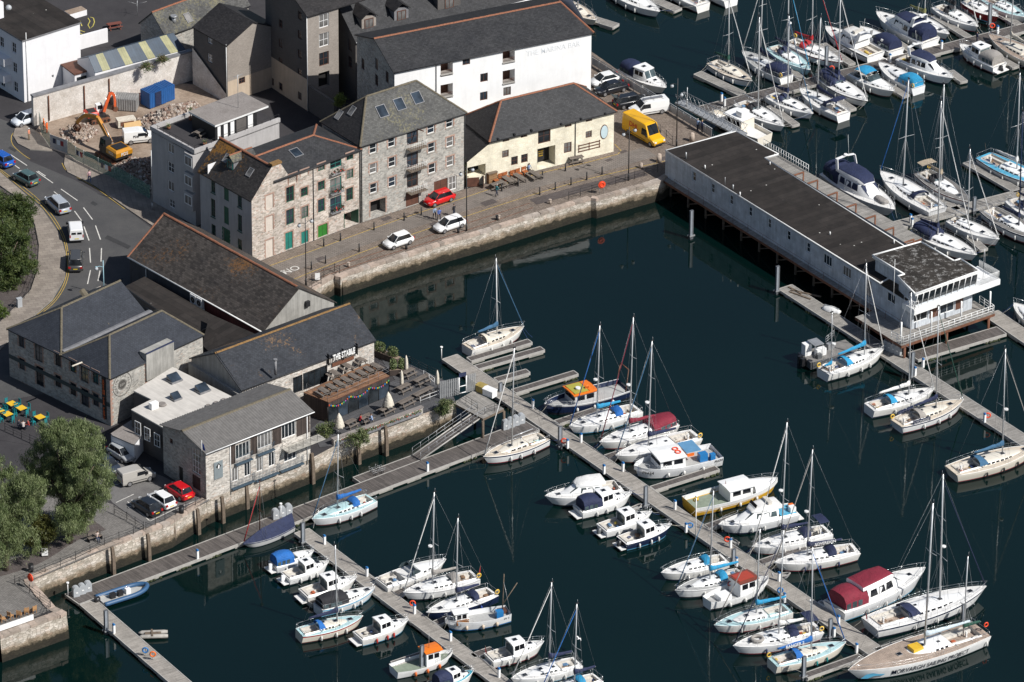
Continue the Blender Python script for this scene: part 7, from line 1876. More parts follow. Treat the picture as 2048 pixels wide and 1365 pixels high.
def workboat(lab,bow,stern,hull,house=(.55,.78),top='white',roof='white',hull_f=1.3,deckm='grey',hh=1.9,wf=.62,boot='black',stripe=None,bul=.55,wins=2,mastpole=True,fend=None,dip=.15,hx=0.0,beam=None,tw=.85,roofo=.15,winm=None,cat='fishing boat',bowp=(2.3,.75),rake=.6,fcol=None,sd=.9):
 L=(P(*bow,1.1)-P(*stern,1.1)).length
 s=Boat(lab,bow,stern,cat,hull,beam or.7*L**.7,hull_f*1.25,hull_f,tw,.4,1.1,None,bowp,rake,stripe,boot,dip,0,sd)
 s.deck(deckm,None,bul=bul)
 a,b=house;z=s.zs((a+b)/2)-bul;w=min(s.hw(a),s.hw(b)*1.25)*wf
 wb=min(w,s.hw(b)*.85)
 secs=[(b,wb*.96,wb*.9,z,z+hh*.96),(a,w,w*.95,z,z+hh)]
 s.house(secs,HC[top],'wheelhouse',smooth=False)
 s.sidewin(secs,a+.02,b-.015,.50,.84,wins,winm or TINT,.2)
 nW=3
 for k in range(nW):
  y0,y1=-wb*.85+2*wb*.85*k/nW+.04,-wb*.85+2*wb*.85*(k+1)/nW-.04;s.pane([(b+.002,y0,z+hh*.5),(b+.002,y1,z+hh*.5),(b+.002,y1,z+hh*.84),(b+.002,y0,z+hh*.84)],winm or TINT)
 mb=MB();X0,X1=-s.L/2+s.L*a-roofo,-s.L/2+s.L*b+roofo*1.6
 mb.loft([[(x,y,z+hh+.02+(.1 if abs(y)<w*.5 else 0)+e)for y,e in((-w-.1,0),(-w*.4,0),(w*.4,0),(w+.1,0),(w+.1,-.08),(-w-.1,-.08))]for x in(X0,X1)],HC[roof],smooth=False);s.roofo=mb.build('wheelhouse_roof',s.root)
 s.zr=z+hh+.13;s.z_deck=z
 s.rails(.62,.95,.5,True,False)
 s.fenders(fend or(.25,.5,.7),fcol,r=.16,l=.5)
 return s
# ---------------------------------------------------------------- central pontoon, right side
yacht('small white yacht with cream deck and steel blue sail cover, moored alone',(1048,657),(933,697),516,mx=.53,deck='cream',cover='steel',hood='sand',furl='steel',mastm=ALUW)
s=workboat('navy workboat with yellow-green and orange wheelhouse roof',(1088,815),(1250,772),'navy',(.42,.68),'grey','orange',1.25,'grey',1.7,.72,'black',stripe='grey')
s.box(.595,0,s.zr-.02,s.L*.17,s.B*.62,.06,HC['olive'],'yellow_green_roof');s.box(.46,0,s.z_deck,.9,s.B*.64,1.85,HC['orange'],'orange_band')
mb=MB();X=-s.L/2+.6
for sd in(-1,1):mb.tube([(X,sd*s.B*.3,s.z_deck),(X-.5,sd*s.B*.26,s.z_deck+3.1)],.07,M['rust'],5)
mb.tube([(X-.5,-s.B*.26,s.z_deck+3.1),(X-.5,s.B*.26,s.z_deck+3.1)],.07,M['rust'],5);mb.build('stern_gallows',s.root)
mb=MB();mb.cyl((-s.L/2+s.L*.6,.3),.3,s.zr+.05,s.zr+.3,ALUW,10);mb.build('radome',s.root);s.ring(.5,.6,s.zr+.15,M['orange'])
yacht('white yacht with bright blue boom cover behind the orange-roofed workboat',(1138,858),(1277,818),652,mx=.60,cover='sky',hood='blue',furl='blue',radar=True,deck='white')
yacht('white yacht with maroon sail cover and maroon cockpit tent',(1199,890),(1348,845),636,mx=.60,cover='maroon',hood=None,tent='maroon',furl='maroon',radar=True,spr=2,boot='red')
yacht('white yacht with navy boom cover between the maroon tent and the fishing boat',(1231,917),(1394,872),683,mx=.60,cover='navy',hood=None,furl='steel',radar=True,spr=2,ring=True)
s=workboat('white fishing catamaran lettered PH34 with a blue awning and lifebuoys',(1268,940),(1434,905),'white',(.45,.74),'white','white',1.35,'grey',1.65,.8,'white',beam=4.2,stripe=None,bowp=(2.8,.7))
s.name_on_hull('PH34',.88,.62,.55,M['black']);s.name_on_hull('PH34',.06,.8,.5,M['black']);mb=MB();X=-s.L/2+s.L*.36;mb.box(X-1.2,X+.7,-1.3,1.3,s.z_deck+1.75,s.z_deck+1.85,CV['pale']);mb.box(X-1.2,X+.7,-1.32,1.32,s.z_deck+1.86,s.z_deck+1.88,plain((.10,.25,.42),.8,'blue_awning'));mb.build('awning',s.root)
for y in(-.2,.6):
 mb=MB();mb.torus((-s.L/2+s.L*.5,y,s.zr+.05),.32,.08,M['orangered'],'z');mb.build('lifebuoy',s.root)
s.box(.20,.6,s.z_deck,1.0,.8,1.0,HC['blue'],'blue_bait_box');s.box(.10,1.0,s.z_deck,.6,.5,.9,HC['blue'],'blue_barrel');s.box(.30,-1.1,s.z_deck,1.3,.6,.7,M['orange'],'orange_fish_crates');s.box(.28,-1.1,s.z_deck+.72,1.6,.7,.25,HC['white'],'work_table')
# left side
yacht('white yacht with navy hull stripes on the dark walkway',(967,919),(1090,874),697,mx=.54,cover=None,hood=None,furl='white',stripe='navy',deck='cream',wins=3,floor='ltblue')
cruiser('white flybridge cruiser with wraparound windscreen and bow rail',(1090,1000),(1237,975),'fly',win=CLEAR,hood='white',arch=False)
cruiser('white cabin cruiser with a navy cockpit canopy and outdrive',(1264,990),(1155,1020),'fisher',canopy='tent',canv='navy')
cruiser('white pilothouse boat with grey outboard between two cruisers',(1304,1028),(1203,1058),'fisher',motor='dkgrey',hood=None)
cruiser('navy hulled pilothouse boat with black canopy frame and outboard',(1343,1053),(1243,1083),'fisher',hull='navy',motor='black')
yacht('white motor sailer with bowsprit and blue barrel on the foredeck',(1322,1150),(1452,1118),None,mx=.5,cover=None,hood='sky',wins=4,furl=None)
s=yacht('white yacht with grey deck and sky blue boom cover left of the central pontoon',(1350,1186),(1486,1147),980,mx=.49,deck='grey',cover='sky',hood='sky',furl='steel',stripe='grey',bfrac=.42)
s=workboat('white motor trawler with red wheelhouse roof and rounded stern',(1537,1158),(1414,1200),'white',(.45,.72),'white','brownred',1.15,'grey',1.9,.72,'black',tw=.55,cat='motor boat')
s.ring(.44,s.B*.28,s.z_deck+1.0,HC['red']);s.box(.26,0,s.z_deck,1.5,1.3,.6,HC['white'],'engine_box')
s.box(.58,0,s.zr-.03,s.L*.25,s.B*.5,.05,plain((.36,.05,.03),.6,'red_roof_paint'),'red_roof_panel')
yacht('white yacht with pale blue deck and blue boom cover below the red-roofed trawler',(1428,1256),(1578,1218),1056,mx=.44,deck='ltblue',cover='sky',hood=None,furl='grey',roofm='white',bfrac=.4,floor='ltblue')
yacht('big white yacht with navy sprayhood, stern arch and a grey dinghy on deck',(1466,1298),(1638,1258),1058,mx=.47,cover='white',hood='navy',bimini='navy',furl='navy',spr=2,dinghy=True,radar=False,fcol=FENDB)
yacht('pale blue decked yacht with royal blue tent and boom cover at the bottom',(1692,1289),(1543,1328),1090,mx=.53,deck='ltblue',cover='blue',hood='blue',furl='blue',hull='cream',stripe=None,boot='black',fcol=plain((.02,.22,.22),.5,'fender_teal'),bfrac=.46,fat=.2,ctext='RANGER 2')
s=workboat('yellow hulled workboat with white cabin and red ensign',(1555,962),(1378,1008),'yellow',(.40,.66),'white','white',1.25,'green',1.55,.70,'yellow',bul=.6,stripe='white',sd=.62)
s.house([(.98,s.hw(.97)*.4,s.hw(.97)*.3,s.zs(.97)-.1,s.zs(.97)),(.82,s.hw(.82)*.85,s.hw(.82)*.7,s.zs(.82)-.2,s.zs(.82)+.28),(.69,s.hw(.7)*.86,s.hw(.7)*.72,s.zs(.7)-.3,s.zs(.7)+.5)],HC['white'],'foredeck');s.flag(.45,.3);s.ring(.03,-.8,s.z_deck+1.4,M['yellow'])
mb=MB();mb.tube([(-s.L/2+.4,-1.1,s.z_deck),(-s.L/2+.4,-1.1,s.z_deck+1.7)],.06,INOX,5);mb.cyl((-s.L/2+.4,-1.1),.22,s.z_deck+1.4,s.z_deck+1.75,M['yellow'],8);mb.build('net_hauler',s.root)
s=cruiser('white motor boat with pale blue aft deck and orange crates',(1437,1058),(1588,1022),'fly',hood=None,arch=False,win=CLEAR,deck='white')
s.box(.12,0,s.zs(.1)+.02,s.L*.2,s.B*.7,.06,DC['sky'],'blue_aft_deck');s.box(.05,.4,s.zs(.1)+.08,.7,.7,.6,HC['white'],'fish_box');s.box(.02,-.4,s.zs(.1)+.08,.6,.5,.4,M['orange'],'orange_crate')
yacht('white yacht with navy sprayhood beside the pale blue decked motor boat',(1504,1099),(1658,1062),844,mx=.62,cover='navy',hood='navy',tent=None,bimini='navy',furl='white',spr=2,radar=True)
yacht('white yacht with a navy boom cover lettered in white',(1548,1131),(1713,1100),898,mx=.60,cover='navy',hood='navy',furl='grey',spr=2,radar=True,fcol=FENDB,ctext='SOVEREIGN',bfrac=.42,fat=.2)
s=cruiser('large white flybridge motor yacht with a maroon canopy',(1850,1148),(1668,1222),'fly',hood='maroon',canopy='tent',canv='maroon',win=TINT,arch=False)
s=yacht('large white yacht with navy hull band and dark red ensign',(1972,1182),(1739,1255),945,mx=.60,cover=None,hood='navy',furl='navy',stripe='navy',spr=2,rad=.13,coach=(.34,.80),wins=6,radar=True,bimini=None,flag=True)
s=yacht('white training ketch with project name lettered along the hull and teak deck',(1696,1352),(1963,1266),1005,mx=.43,deck='teak',cover='pale',hood=None,furl=None,spr=2,rad=.14,coach=(.28,.56),wins=4,fend=(.04,),fat=.3,boot='white')
s.mast(.14,1111,None,None,1,False,None,False,True,.1,s.zs(.14)+.3,name='mizzen_mast');s.boom('green',.16,.7,.16,'mizzen_cover')
s.name_on_hull('MORVARGH SAILING PROJECT',.46,.50,.92,plain((.01,.015,.04),.5,'hull_letters'),sx=.80)
mb=MB()
for side in(1,-1):
 for pts in(((.93,.3),(.90,.62),(.86,.70),(.82,.55),(.78,.5),(.80,.38),(.85,.42),(.89,.25)),):
  q=[];
  for x,zq_ in pts:q.append((-s.L/2+s.L*x,side*(s.hw(x)*s.fl(zq_)+.02),s.zs(x)*zq_))
  mb.face(q,HC['sky'])
mb.build('hull_emblem',s.root)
s.box(.50,0,s.zs(.5)+.02,1.3,1.3,.55,M['yellow'],'yellow_liferafts');s.ring(.0,.8,s.zs(0)+1.0,M['orangered'])
# ---------------------------------------------------------------- small cruiser pontoon
cruiser('white sport fisher with an orange-edged cabin top and tall rod arch',(892,1126),(762,1170),'sport',arch=False,hood=None,canopy=None)
yacht('grey and white yacht with grey sprayhood and yellow lifebuoy',(806,1190),(953,1152),983,mx=.60,hull='white',stripe='grey',cover='grey',hood='grey',furl='white',spr=1,radar=True,deck='white',flag=True,boot='black')
yacht('white decked navy yacht with a wind generator pole beside the fishing boat',(853,1230),(988,1185),1034,mx=.56,hull='navy',cover='navy',hood='navy',furl=None,fcol=plain((.02,.06,.30),.5,'fender_blue'),radar=False,deck='white')
s=workboat('white open fishing boat lettered FY 3 with varnished wheelhouse',(890,1245),(1017,1222),'white',(.66,.86),'white','white',1.25,'grey',1.5,.62,'blue',tw=.7,dip=.2,fcol=plain((.62,.50,.38),.6,'fender_tan'))
for sd in(-1,1):s.box(.76,sd*s.B*.285,s.z_deck+.1,s.L*.19,.05,.65,plain((.30,.13,.045),.4,'varnished_wood',coat=.5),'varnished_panel')
s.name_on_hull('FY 3',.84,.68,.42,M['black']);s.name_on_hull('FY 3',.08,.72,.36,M['black']);s.box(.16,.3,s.z_deck,.8,.7,.8,HC['blue'],'blue_drums');s.box(.08,-.5,s.z_deck,.9,.8,.35,M['brown'],'wooden_hatch')
mb=MB();X=-s.L/2+s.L*.10;mb.tube([(X,0,s.z_deck),(X-.2,0,s.z_deck+5.2)],.07,M['timber'],5)
for sd in(-1,1):mb.tube([(X-.15,0,s.z_deck+4.3),(X-.6,sd*1.2,s.z_deck+.5)],.025,WIRE,4)
mb.tube([(X,0,s.z_deck+1.2),(X-2.0,-.6,s.z_deck+3.4)],.06,M['timber'],5);mb.build('mizzen_gallows',s.root)
cruiser('white hardtop cruiser moored stern to near the bottom edge',(1088,1288),(977,1318),'fisher',win=TINT,flagc=True)
yacht('white yacht with dark boom cover at the bottom edge',(1022,1362),(1158,1325),1162,mx=.44,cover='navy',hood=None,furl='white',wins=4)
yacht('white yacht with steel blue genoa cut by the bottom edge',(1075,1398),(1198,1356),1205,mx=.40,cover='navy',hood='sky',furl='blue')
cruiser('small white cruiser with a blue cockpit cover',(628,1104),(545,1130),'sport',canopy='tent',canv='blue',motor='white',arch=False)
cruiser('white fishing cruiser with twin outboards near the walkway corner',(658,1126),(570,1153),'fisher',motor='white')
cruiser('white open cruiser with rounded pilothouse and cockpit table',(714,1158),(606,1189),'fisher')
s=yacht('bright blue and white yacht under a black cockpit tent',(750,1178),(635,1216),None,hull='white',stripe='sky',deck='white',cover=None,hood=None,tent='black',furl=None,boot='sky',coach=(.46,.80))
yacht('cream yacht with pale blue deck and royal blue sprayhood',(726,1236),(597,1268),1087,mx=.60,hull='cream',deck='ltblue',cover='navy',hood='blue',furl=None,wins=5,stripe='red',bfrac=.44)
cruiser('small white pilothouse boat with red fenders',(817,1243),(715,1274),'fisher',stripe=None,boot='sky',fcol=plain((.45,.04,.03),.5,'fender_red'))
s=workboat('white wooden fishing boat with orange wheelhouse roof and green deck',(905,1302),(787,1335),'white',(.50,.74),'white','orange',.95,'green',1.75,.62,'white',tw=.75,dip=.18,fcol=plain((.62,.14,.03),.5,'fender_orange'),bul=.4)
mb=MB();mb.tube([(-s.L/2+s.L*.6,0,s.zr),(-s.L/2+s.L*.6,0,s.zr+1.9)],.03,WIRE,4);mb.build('aerial',s.root)
cruiser('teal decked cabin boat with white canopy at the bottom edge',(947,1344),(868,1372),'fisher',deck='teal',top='white',canopy='tent',canv='navy')
# rigid inflatable, dinghies
def rib(lab,bow,stern,m,L_=None,console=True,name='inflatable_boat',cat='inflatable boat',motor=True):
 b,a=P(*bow,.4),P(*stern,.4);d=b-a;L=d.length;c=(a+b)/2;t=thing(name,lab,cat,(c.x,c.y,0),math.atan2(d.y,d.x));w=L*.17;r=L*.045
 pts=[(-L/2,w,.45),(-L/4,w,.45),(L*.15,w,.47),(L*.36,w*.75,.55),(L*.47,w*.3,.62),(L*.49,0,.64),(L*.47,-w*.3,.62),(L*.36,-w*.75,.55),(L*.15,-w,.47),(-L/4,-w,.45),(-L/2,-w,.45)]
 mb=MB();mb.tube(smooth_line([Vector(p)for p in pts],3),r,m,8);mb.build('tube',t)
 mb=MB();mb.face([(-L/2,-w,.3),(L*.3,-w*.8,.34),(L*.46,0,.4),(L*.3,w*.8,.34),(-L/2,w,.3)],DC['grey']);mb.box(-L/2-.02,-L/2+.05,-w,w,.0,.6,HC['grey']);mb.build('floor',t)
 mb=MB();mb.loft([[(-L/2,w*.8,.3),(-L/2,0,-.3),(-L/2,-w*.8,.3)],[(L*.2,w*.75,.3),(L*.2,0,-.3),(L*.2,-w*.75,.3)],[(L*.46,.02,.38),(L*.46,0,.3),(L*.46,-.02,.38)]],HC['grey'],smooth=False);mb.build('hull',t)
 if console:
  for k in range(3):mb=MB();mb.box(-L*.28+k*L*.16,-L*.28+k*L*.16+.6,-.22,.22,.3,.95,M['black']if k!=2 else HC['white']);mb.build('jockey_seat' if k<2 else 'console',t)
 if motor:
  mb=MB();mb.loft([[(-L/2-.35+x*.3,y*.22,z)for x,y in((-1,-1),(1,-1),(1,1),(-1,1))]for z in(.3,1.0)],HC['black']if motor is True else HC['white']);mb.build('outboard_motor',t)
 return t
rib('blue rigid inflatable with jockey seats moored by the dock lockers',(294,1173),(200,1203),bm_((.03,.09,.19),.5))
rib('small grey tender between the pontoon and the navy canopied cruiser',(1282,1012),(1256,1022),CV['grey'],console=False,motor=False)
rib('grey inflatable tender beside the central pontoon',(1478,1090),(1462,1079),CV['grey'],console=False,motor=False)
rib('grey upturned tender at the bow of the lettered yacht',(1580,1150),(1545,1152),CV['grey'],console=False,motor=False)
rib('white tender slung behind the maroon flybridge yacht',(1662,1218),(1640,1205),CV['white'],console=False,motor=False)
rib('small white speedboat with grey cover behind the pavilion',(1835,478),(1782,462),HC['white'])
t=thing('swamped_catamaran','weathered grey catamaran tender afloat beside the lower left pontoon','dinghy',P(306,1271,.2),R(5))
for y in(-.45,.45):
 mb=MB();mb.loft([[(x,y+r_*math.cos(a),.12+r_*.8*math.sin(a))for a in[j*math.pi/4 for j in range(8)]]for x,r_ in((-1.6,.12),(-1.2,.3),(1.2,.3),(1.65,.22))],plain((.36,.34,.31),.8,'weathered_grp',var=.35));mb.build('float',t)
mb=MB();mb.box(-.9,.9,-.4,.4,.2,.3,M['timber']);mb.box(-.2,.0,-.7,.7,.31,.4,M['timber']);mb.build('crossbeams',t)
# navy tented sailing dinghy
s=Boat('grey sailing boat under a full navy cover tent by the walkway',(486,1090),(584,1050),'sailing boat','grey',2.0,.85,.75,.6,.45,.7,stripe=None,boot='grey')
mb=MB();secs=[]
for k in range(9):
 q=k/8;x=q;zr=.45+1.25*math.sin(math.pi*min(1,(.1+q*.62)))+.35*(1-q);X=s.xl(q,1);w=s.hw(q)*1.03+.02
 zt_=s.zs(q)+(1.55-.5*q/.62 if q<.62 else 1.05*(1-q)/.38+.05);secs.append([(X,w,s.zs(q)-.12),(X,w*.55,s.zs(q)+(zt_-s.zs(q))*.5),(X,0,zt_),(X,-w*.55,s.zs(q)+(zt_-s.zs(q))*.5),(X,-w,s.zs(q)-.12)])
mb.loft(secs,CV['navy'],close=False,caps=False,smooth=False);mb.face(secs[0],CV['navy']);mb.build('cover_tent',s.root)
s.mast(.66,None,7.0,M['brown'],1,True,'red',False,False,.07,1.2)
yacht('white yacht with pale blue deck and royal blue boom cover beside the walkway',(624,1043),(745,997),868,mx=.58,deck='ltblue',cover='blue',hood='blue',furl='steel',roofm='ltblue',bfrac=.4,floor='ltblue')
# ---------------------------------------------------------------- pavilion pontoon
t=thing('work_raft','grey steel work raft with a wheel shelter and railings','work boat',P(1656,712,.5),R(30))
mb=MB((1,0));mb.box(-3.4,3.4,-1.5,1.5,-.3,.62,HC['dkgrey'],DC['dkgrey']);mb.build('pontoon_hull',t)
for k,(x,y,l,w,h,m)in enumerate(((-2.7,.6,.9,.9,1.5,HC['white']),(-1.3,-.3,1.3,.7,.9,HC['white']),(-1.9,-.9,.6,.5,.6,HC['dkgrey']),(.6,.5,.9,.6,.7,M['galv']))):mb=MB();mb.box(x-l/2,x+l/2,y-w/2,y+w/2,.63,.63+h,m);mb.build('deck_locker',t)
mb=MB();mb.box(-2.5,-1.2,-.9,.8,2.35,2.42,M['galv'])
for x in(-2.4,-1.3):
 for y in(-.8,.7):mb.tube([(x,y,.62),(x,y,2.35)],.03,M['galv'],4)
mb.build('shelter',t)
railing(t,[t.location+Vector((.6,1.6,.62)),t.location+Vector((2.4,2.6,.62))],1.0,M['galv'],.8,3,'railing',.025)
for y in(-.5,.2):mb=MB();mb.box(-4.1,-3.5,y-.2,y+.2,-.1,.9,HC['black']);mb.build('outboard_motor',t)
s=yacht('white ketch with bright blue covers beside the pavilion pontoon',(1768,701),(1645,746),526,mx=.68,cover='sky',hood='sky',furl='white',spr=1,coach=(.38,.74),boot='black',stripe=None,bfrac=.44)
s.mast(.14,624,None,None,1,False,None,False,True,.07,s.zs(.1)+.2,name='mizzen_mast');s.boom('sky',.2,.4,.12,'mizzen_cover')
yacht('white yacht with blue tent and white sail bundle below the pavilion corner',(1869,781),(1737,818),585,mx=.61,cover='white',hood='sky',furl='white',bfrac=.46,fcol=FEND)
s=yacht('cream decked white yacht with a lettered navy dodger',(1927,804),(1792,850),612,mx=.59,deck='cream',cover='navy',hood='grey',furl='green',stripe='navy')
mb=MB();w_=.05
for side in(1,-1):mb.face([(-s.L/2+s.L*x,side*(s.hw(x)+.0),s.zs(x)+z_)for x,z_ in((.14,.02),(.38,.02),(.38,.6),(.14,.6))],CV['navy'])
mb.build('cockpit_dodger',s.root);me=text_mesh('LYONESSE',.5,HC['white'],.006,bold=.006)
for side in(1,-1):
 m2=me.copy();
 for v in m2.vertices:
  X=-s.L/2+s.L*.26+(-v.co.x if side>0 else v.co.x)*.9;t_=s.tx(X);v.co=(X,side*(s.hw(t_)+.03),s.zs(t_)+.3+v.co.y)
 o=bpy.data.objects.new('dodger_lettering',m2);COL.objects.link(o);o.parent=s.root
yacht('cream long keeled yacht with navy fenders at the right edge',(2072,898),(1902,946),697,mx=.60,hull='cream',deck='cream',cover='steel',hood='steel',furl='grey',fcol=M['black'],wins=6,spr=1,radar=True,coach=(.34,.80))
cruiser('white sports boat bow entering at the right edge',(2027,612),(2110,668),'sport',arch=False)
# ---------------------------------------------------------------- behind the pavilion
s=cruiser('large white flybridge motor yacht with navy covers behind the pavilion',(1789,431),(1662,348),'fly',hood='navy',canopy='tent',canv='navy',win=CV['navy'],hatchm=None)
mb=MB();c=Vector((-s.L/2+s.L*.80,0,s.zs(.8)+.22));mb.loft([[(c.x+x,w_*math.cos(a),c.z+.3*math.sin(a))for a in[j*math.pi/4 for j in range(8)]]for x,w_ in((-1.1,.3),(-.9,.62),(.7,.6),(1.0,.35))],CV['grey']);mb.build('tender',s.root)
yacht('large white yacht with navy sprayhood and open stern behind the pavilion',(1760,348),(1876,424),160,mx=.60,cover=None,hood='navy',furl='blue',spr=1,rad=.11,wheel=True)
yacht('grey decked yacht with tan cockpit canopy and dark red hull band',(1938,409),(1842,345),173,mx=.42,deck='dkgrey',hull='white',stripe='brownred',cover='tan',hood='black',furl=None,bimini='tan',boot='brownred')
yacht('white yacht with navy cockpit tent nearest the pavilion roof',(1953,515),(1832,459),208,mx=.36,cover='navy',hood=None,tent='navy',furl='white',spr=2,bfrac=.3)
s=yacht('small white motor sailer with pale windows',(1998,484),(1901,440),300,mx=.36,cover=None,hood=None,furl='white',coach=(.18,.60),wins=3,cock=(.03,.16),fb=1.25)
yacht('old grey decked wooden yacht with navy mast and varnished hatch',(2080,485),(1974,420),228,mx=.60,hull='white',deck='dkgrey',cover='navy',hood=None,furl=None,mastm=HC['navy'],boot='navy',stripe='navy')
yacht('bright blue decked ketch at the right edge',(2096,378),(1966,314),150,mx=.52,deck='sky',cover='white',hood=None,furl=None,stripe='navy',flag=True)
yacht('white yacht cut by the right edge behind the pavilion',(2110,455),(2022,400),240,mx=.5,cover='navy',hood='navy',furl='white')
# ---------------------------------------------------------------- far marina
yacht('cream and white classic yacht with green sail cover',(1504,166),(1423,124),h=10.5,mx=.42,hull='white',deck='cream',cover='green',hood=None,furl='white',stripe='black')
yacht('grey yacht with navy cockpit enclosure in the far marina',(1484,106),(1574,156),h=12,mx=.60,deck='grey',cover='navy',hood='navy',tent='navy',furl='white',spr=2)
yacht('pale blue decked yacht with navy boom cover in the far marina',(1620,144),(1543,94),h=11,mx=.42,hull='ltblue',deck='ltblue',cover='navy',hood='navy',furl='sky',radar=True)
yacht('white yacht with red sail cover and red furled genoa',(1685,129),(1578,83),h=12,mx=.43,stripe='red',cover='red',hood='red',furl='red',spr=2)
cruiser('white flybridge cruiser with black hull stripe in the far marina',(1650,60),(1752,113),'fly',stripe='black',win=TINT)
cruiser('white sports cruiser with navy top and black hull in the far marina',(1720,58),(1793,103),'sport',boot='black',stripe='black',canopy='tent',canv='navy')
cruiser('white flybridge cruiser fully enclosed in navy canvas',(1752,31),(1862,86),'fly',hood='navy',canopy='tent',canv='navy')
yacht('white yacht with olive sail cover at the top of the far marina',(1898,72),(1808,28),h=11,mx=.46,cover='olive',hood=None,furl=None)
yacht('white yacht with black cockpit cover at the top right',(1956,57),(1873,13),h=11,mx=.44,cover='black',hood='black',furl='white')
s=yacht('dark red hulled motor sailer with white wheelhouse at the top right',(1996,39),(1930,4),h=8,mx=.4,hull='red',cover='maroon',hood=None,furl=None,coach=(.2,.62),wins=3,fb=1.3)
yacht('pale blue decked yacht in the top right corner',(2052,38),(1970,-4),h=11,mx=.5,deck='ltblue',cover='navy',hood=None,furl=None)
s=workboat('cream motor trawler yacht with tall wheelhouse beside the pavilion roof',(1428,226),(1530,274),'cream',(.34,.66),'cream','white',1.25,'white',1.9,.74,'black',cat='motor yacht',tw=.8)
s.box(.44,0,s.zr,1.0,1.4,.7,HC['white'],'flybridge_console')
yacht('white yacht with black sprayhood and green foredeck cushion',(1568,257),(1479,206),39,mx=.42,cover=None,hood='black',furl='white')
yacht('white yacht with navy sprayhood, second from left on the near side of the far marina',(1626,231),(1539,190),36,mx=.42,cover='navy',hood='navy',furl='steel')
yacht('white yacht stern-out with navy covers and blue lifebuoy in the far marina',(1599,180),(1688,231),h=11.5,mx=.60,cover='navy',hood='navy',bimini='navy',furl='black',bfrac=.42)
yacht('white yacht with a big navy bimini and brown stripe in the far marina',(1735,207),(1645,153),h=13,mx=.36,stripe='dkgrey',cover='navy',hood='navy',tent='navy',furl='white',spr=2)
cruiser('white sports cruiser with a blue canopy top in the far marina',(1788,188),(1708,146),'sport',canopy='top',canv='sky',arch=False)
yacht('small white cruiser yacht under a bright blue cover in the far marina',(1757,128),(1838,177),None,cover=None,hood=None,tent='sky',furl=None,hull='white',boot='black')
cruiser('white flybridge cruiser with a navy bimini and grey tender',(1906,163),(1806,116),'fly',canopy=None,hood='navy',canv='navy',win=TINT)
cruiser('small white outboard cruiser with orange lifebuoy in the far marina',(1919,93),(2000,133),'fisher',motor='black',canopy='tent',canv='grey')
yacht('classic teak decked yacht with beige sail cover at the right edge',(1977,73),(2092,132),h=12,mx=.62,deck='teak',cover='sand',hood=None,furl=None,hull='cream')
cruiser('white cabin boat with navy stern canopy beside the quay railing',(1332,182),(1248,137),'fisher',canopy='tent',canv='navy',win=TINT)
yacht('white yacht bow at the top edge',(1319,28),(1225,-22),None,cover=None,hood=None,furl=None)
yacht('white yacht stern with lifebuoy at the top edge',(1318,-38),(1407,12),None,cover=None,hood='navy',furl=None)
yacht('white yacht stern just inside the top edge',(1378,-48),(1463,2),None,cover=None,hood=None,furl=None)
yacht('old cream boat at the top edge behind the slate roof',(1192,44),(1120,2),h=9,mx=.5,hull='cream',deck='cream',cover='navy',hood=None,furl=None)
# mooring lines to the nearest pontoon and loose gear aboard
ROPE=[plain(c,.9,'rope',var=.2)for c in((.50,.47,.40),(.03,.06,.18),(.45,.44,.42))]
GEAR=[plain(c,.8,'deck_gear',var=.25)for c in((.03,.05,.12),(.5,.47,.42),(.42,.10,.04),(.06,.06,.06),(.55,.40,.08),(.10,.20,.34),(.20,.12,.07))]
for s in BOATS:
 for t_,sd in((.97,1),(.97,-1),(.03,1),(.03,-1)):
  c=Vector((s.xl(t_,1),sd*s.hw(t_)*.9,s.zs(t_)+.05));w=Vector(s.root.location)+s.ax*c.x+Vector((-s.ax.y,s.ax.x,0))*c.y;best=None
  for a,b,wd in PONT:
   d=b-a;q=max(.02,min(.98,(Vector((w.x,w.y,0))-a).dot(d)/d.length_squared));p=a+d*q;v=Vector((w.x,w.y,0))-p;k=v.length
   e=p+v*(min(1,max(0,wd/2-.1)/max(k,.01)))
   if best is None or(e-Vector((w.x,w.y,0))).length<best[0]:best=((e-Vector((w.x,w.y,0))).length,e)
  if best[0]<4.5:
   e=best[1]+Vector((0,0,DK+.06))+s.ax*s.rng.uniform(-.8,.8);r=e-Vector(s.root.location);L_=Vector((r.dot(s.ax),r.dot(Vector((-s.ax.y,s.ax.x,0))),r.z))
   mb=MB();mid=c.lerp(L_,.5)-Vector((0,0,.12));mb.tube([c,mid,L_],.018,s.rng.choice(ROPE),4);mb.build('mooring_line',s.root)
 if s.cock:
  for k in range(s.rng.randint(3,6)):
   t_=s.rng.uniform(s.cock[0]+.01,s.cock[1]-.03);y=s.rng.uniform(-1,1)*s.B*.2;z=s.zs(t_)-.22 if abs(y)>s.B*.12 else s.zs(t_)-.42;X=s.xl(t_,1);a,b,h=[s.rng.uniform(.12,.34)for _ in range(3)]
   mb=MB()
   if k==0:mb.torus((X,y,z+.08),.18,.05,s.rng.choice(ROPE),'z',10,5);mb.build('rope_coil',s.root)
   else:mb.loft([[(X-a*q,y-b*q,zz),(X+a*q,y-b*q,zz),(X+a*q,y+b*q,zz),(X-a*q,y+b*q,zz)]for zz,q in((z,.9),(z+h*.5,1),(z+h*.9,.75))],s.rng.choice(GEAR));mb.build('cockpit_gear',s.root)
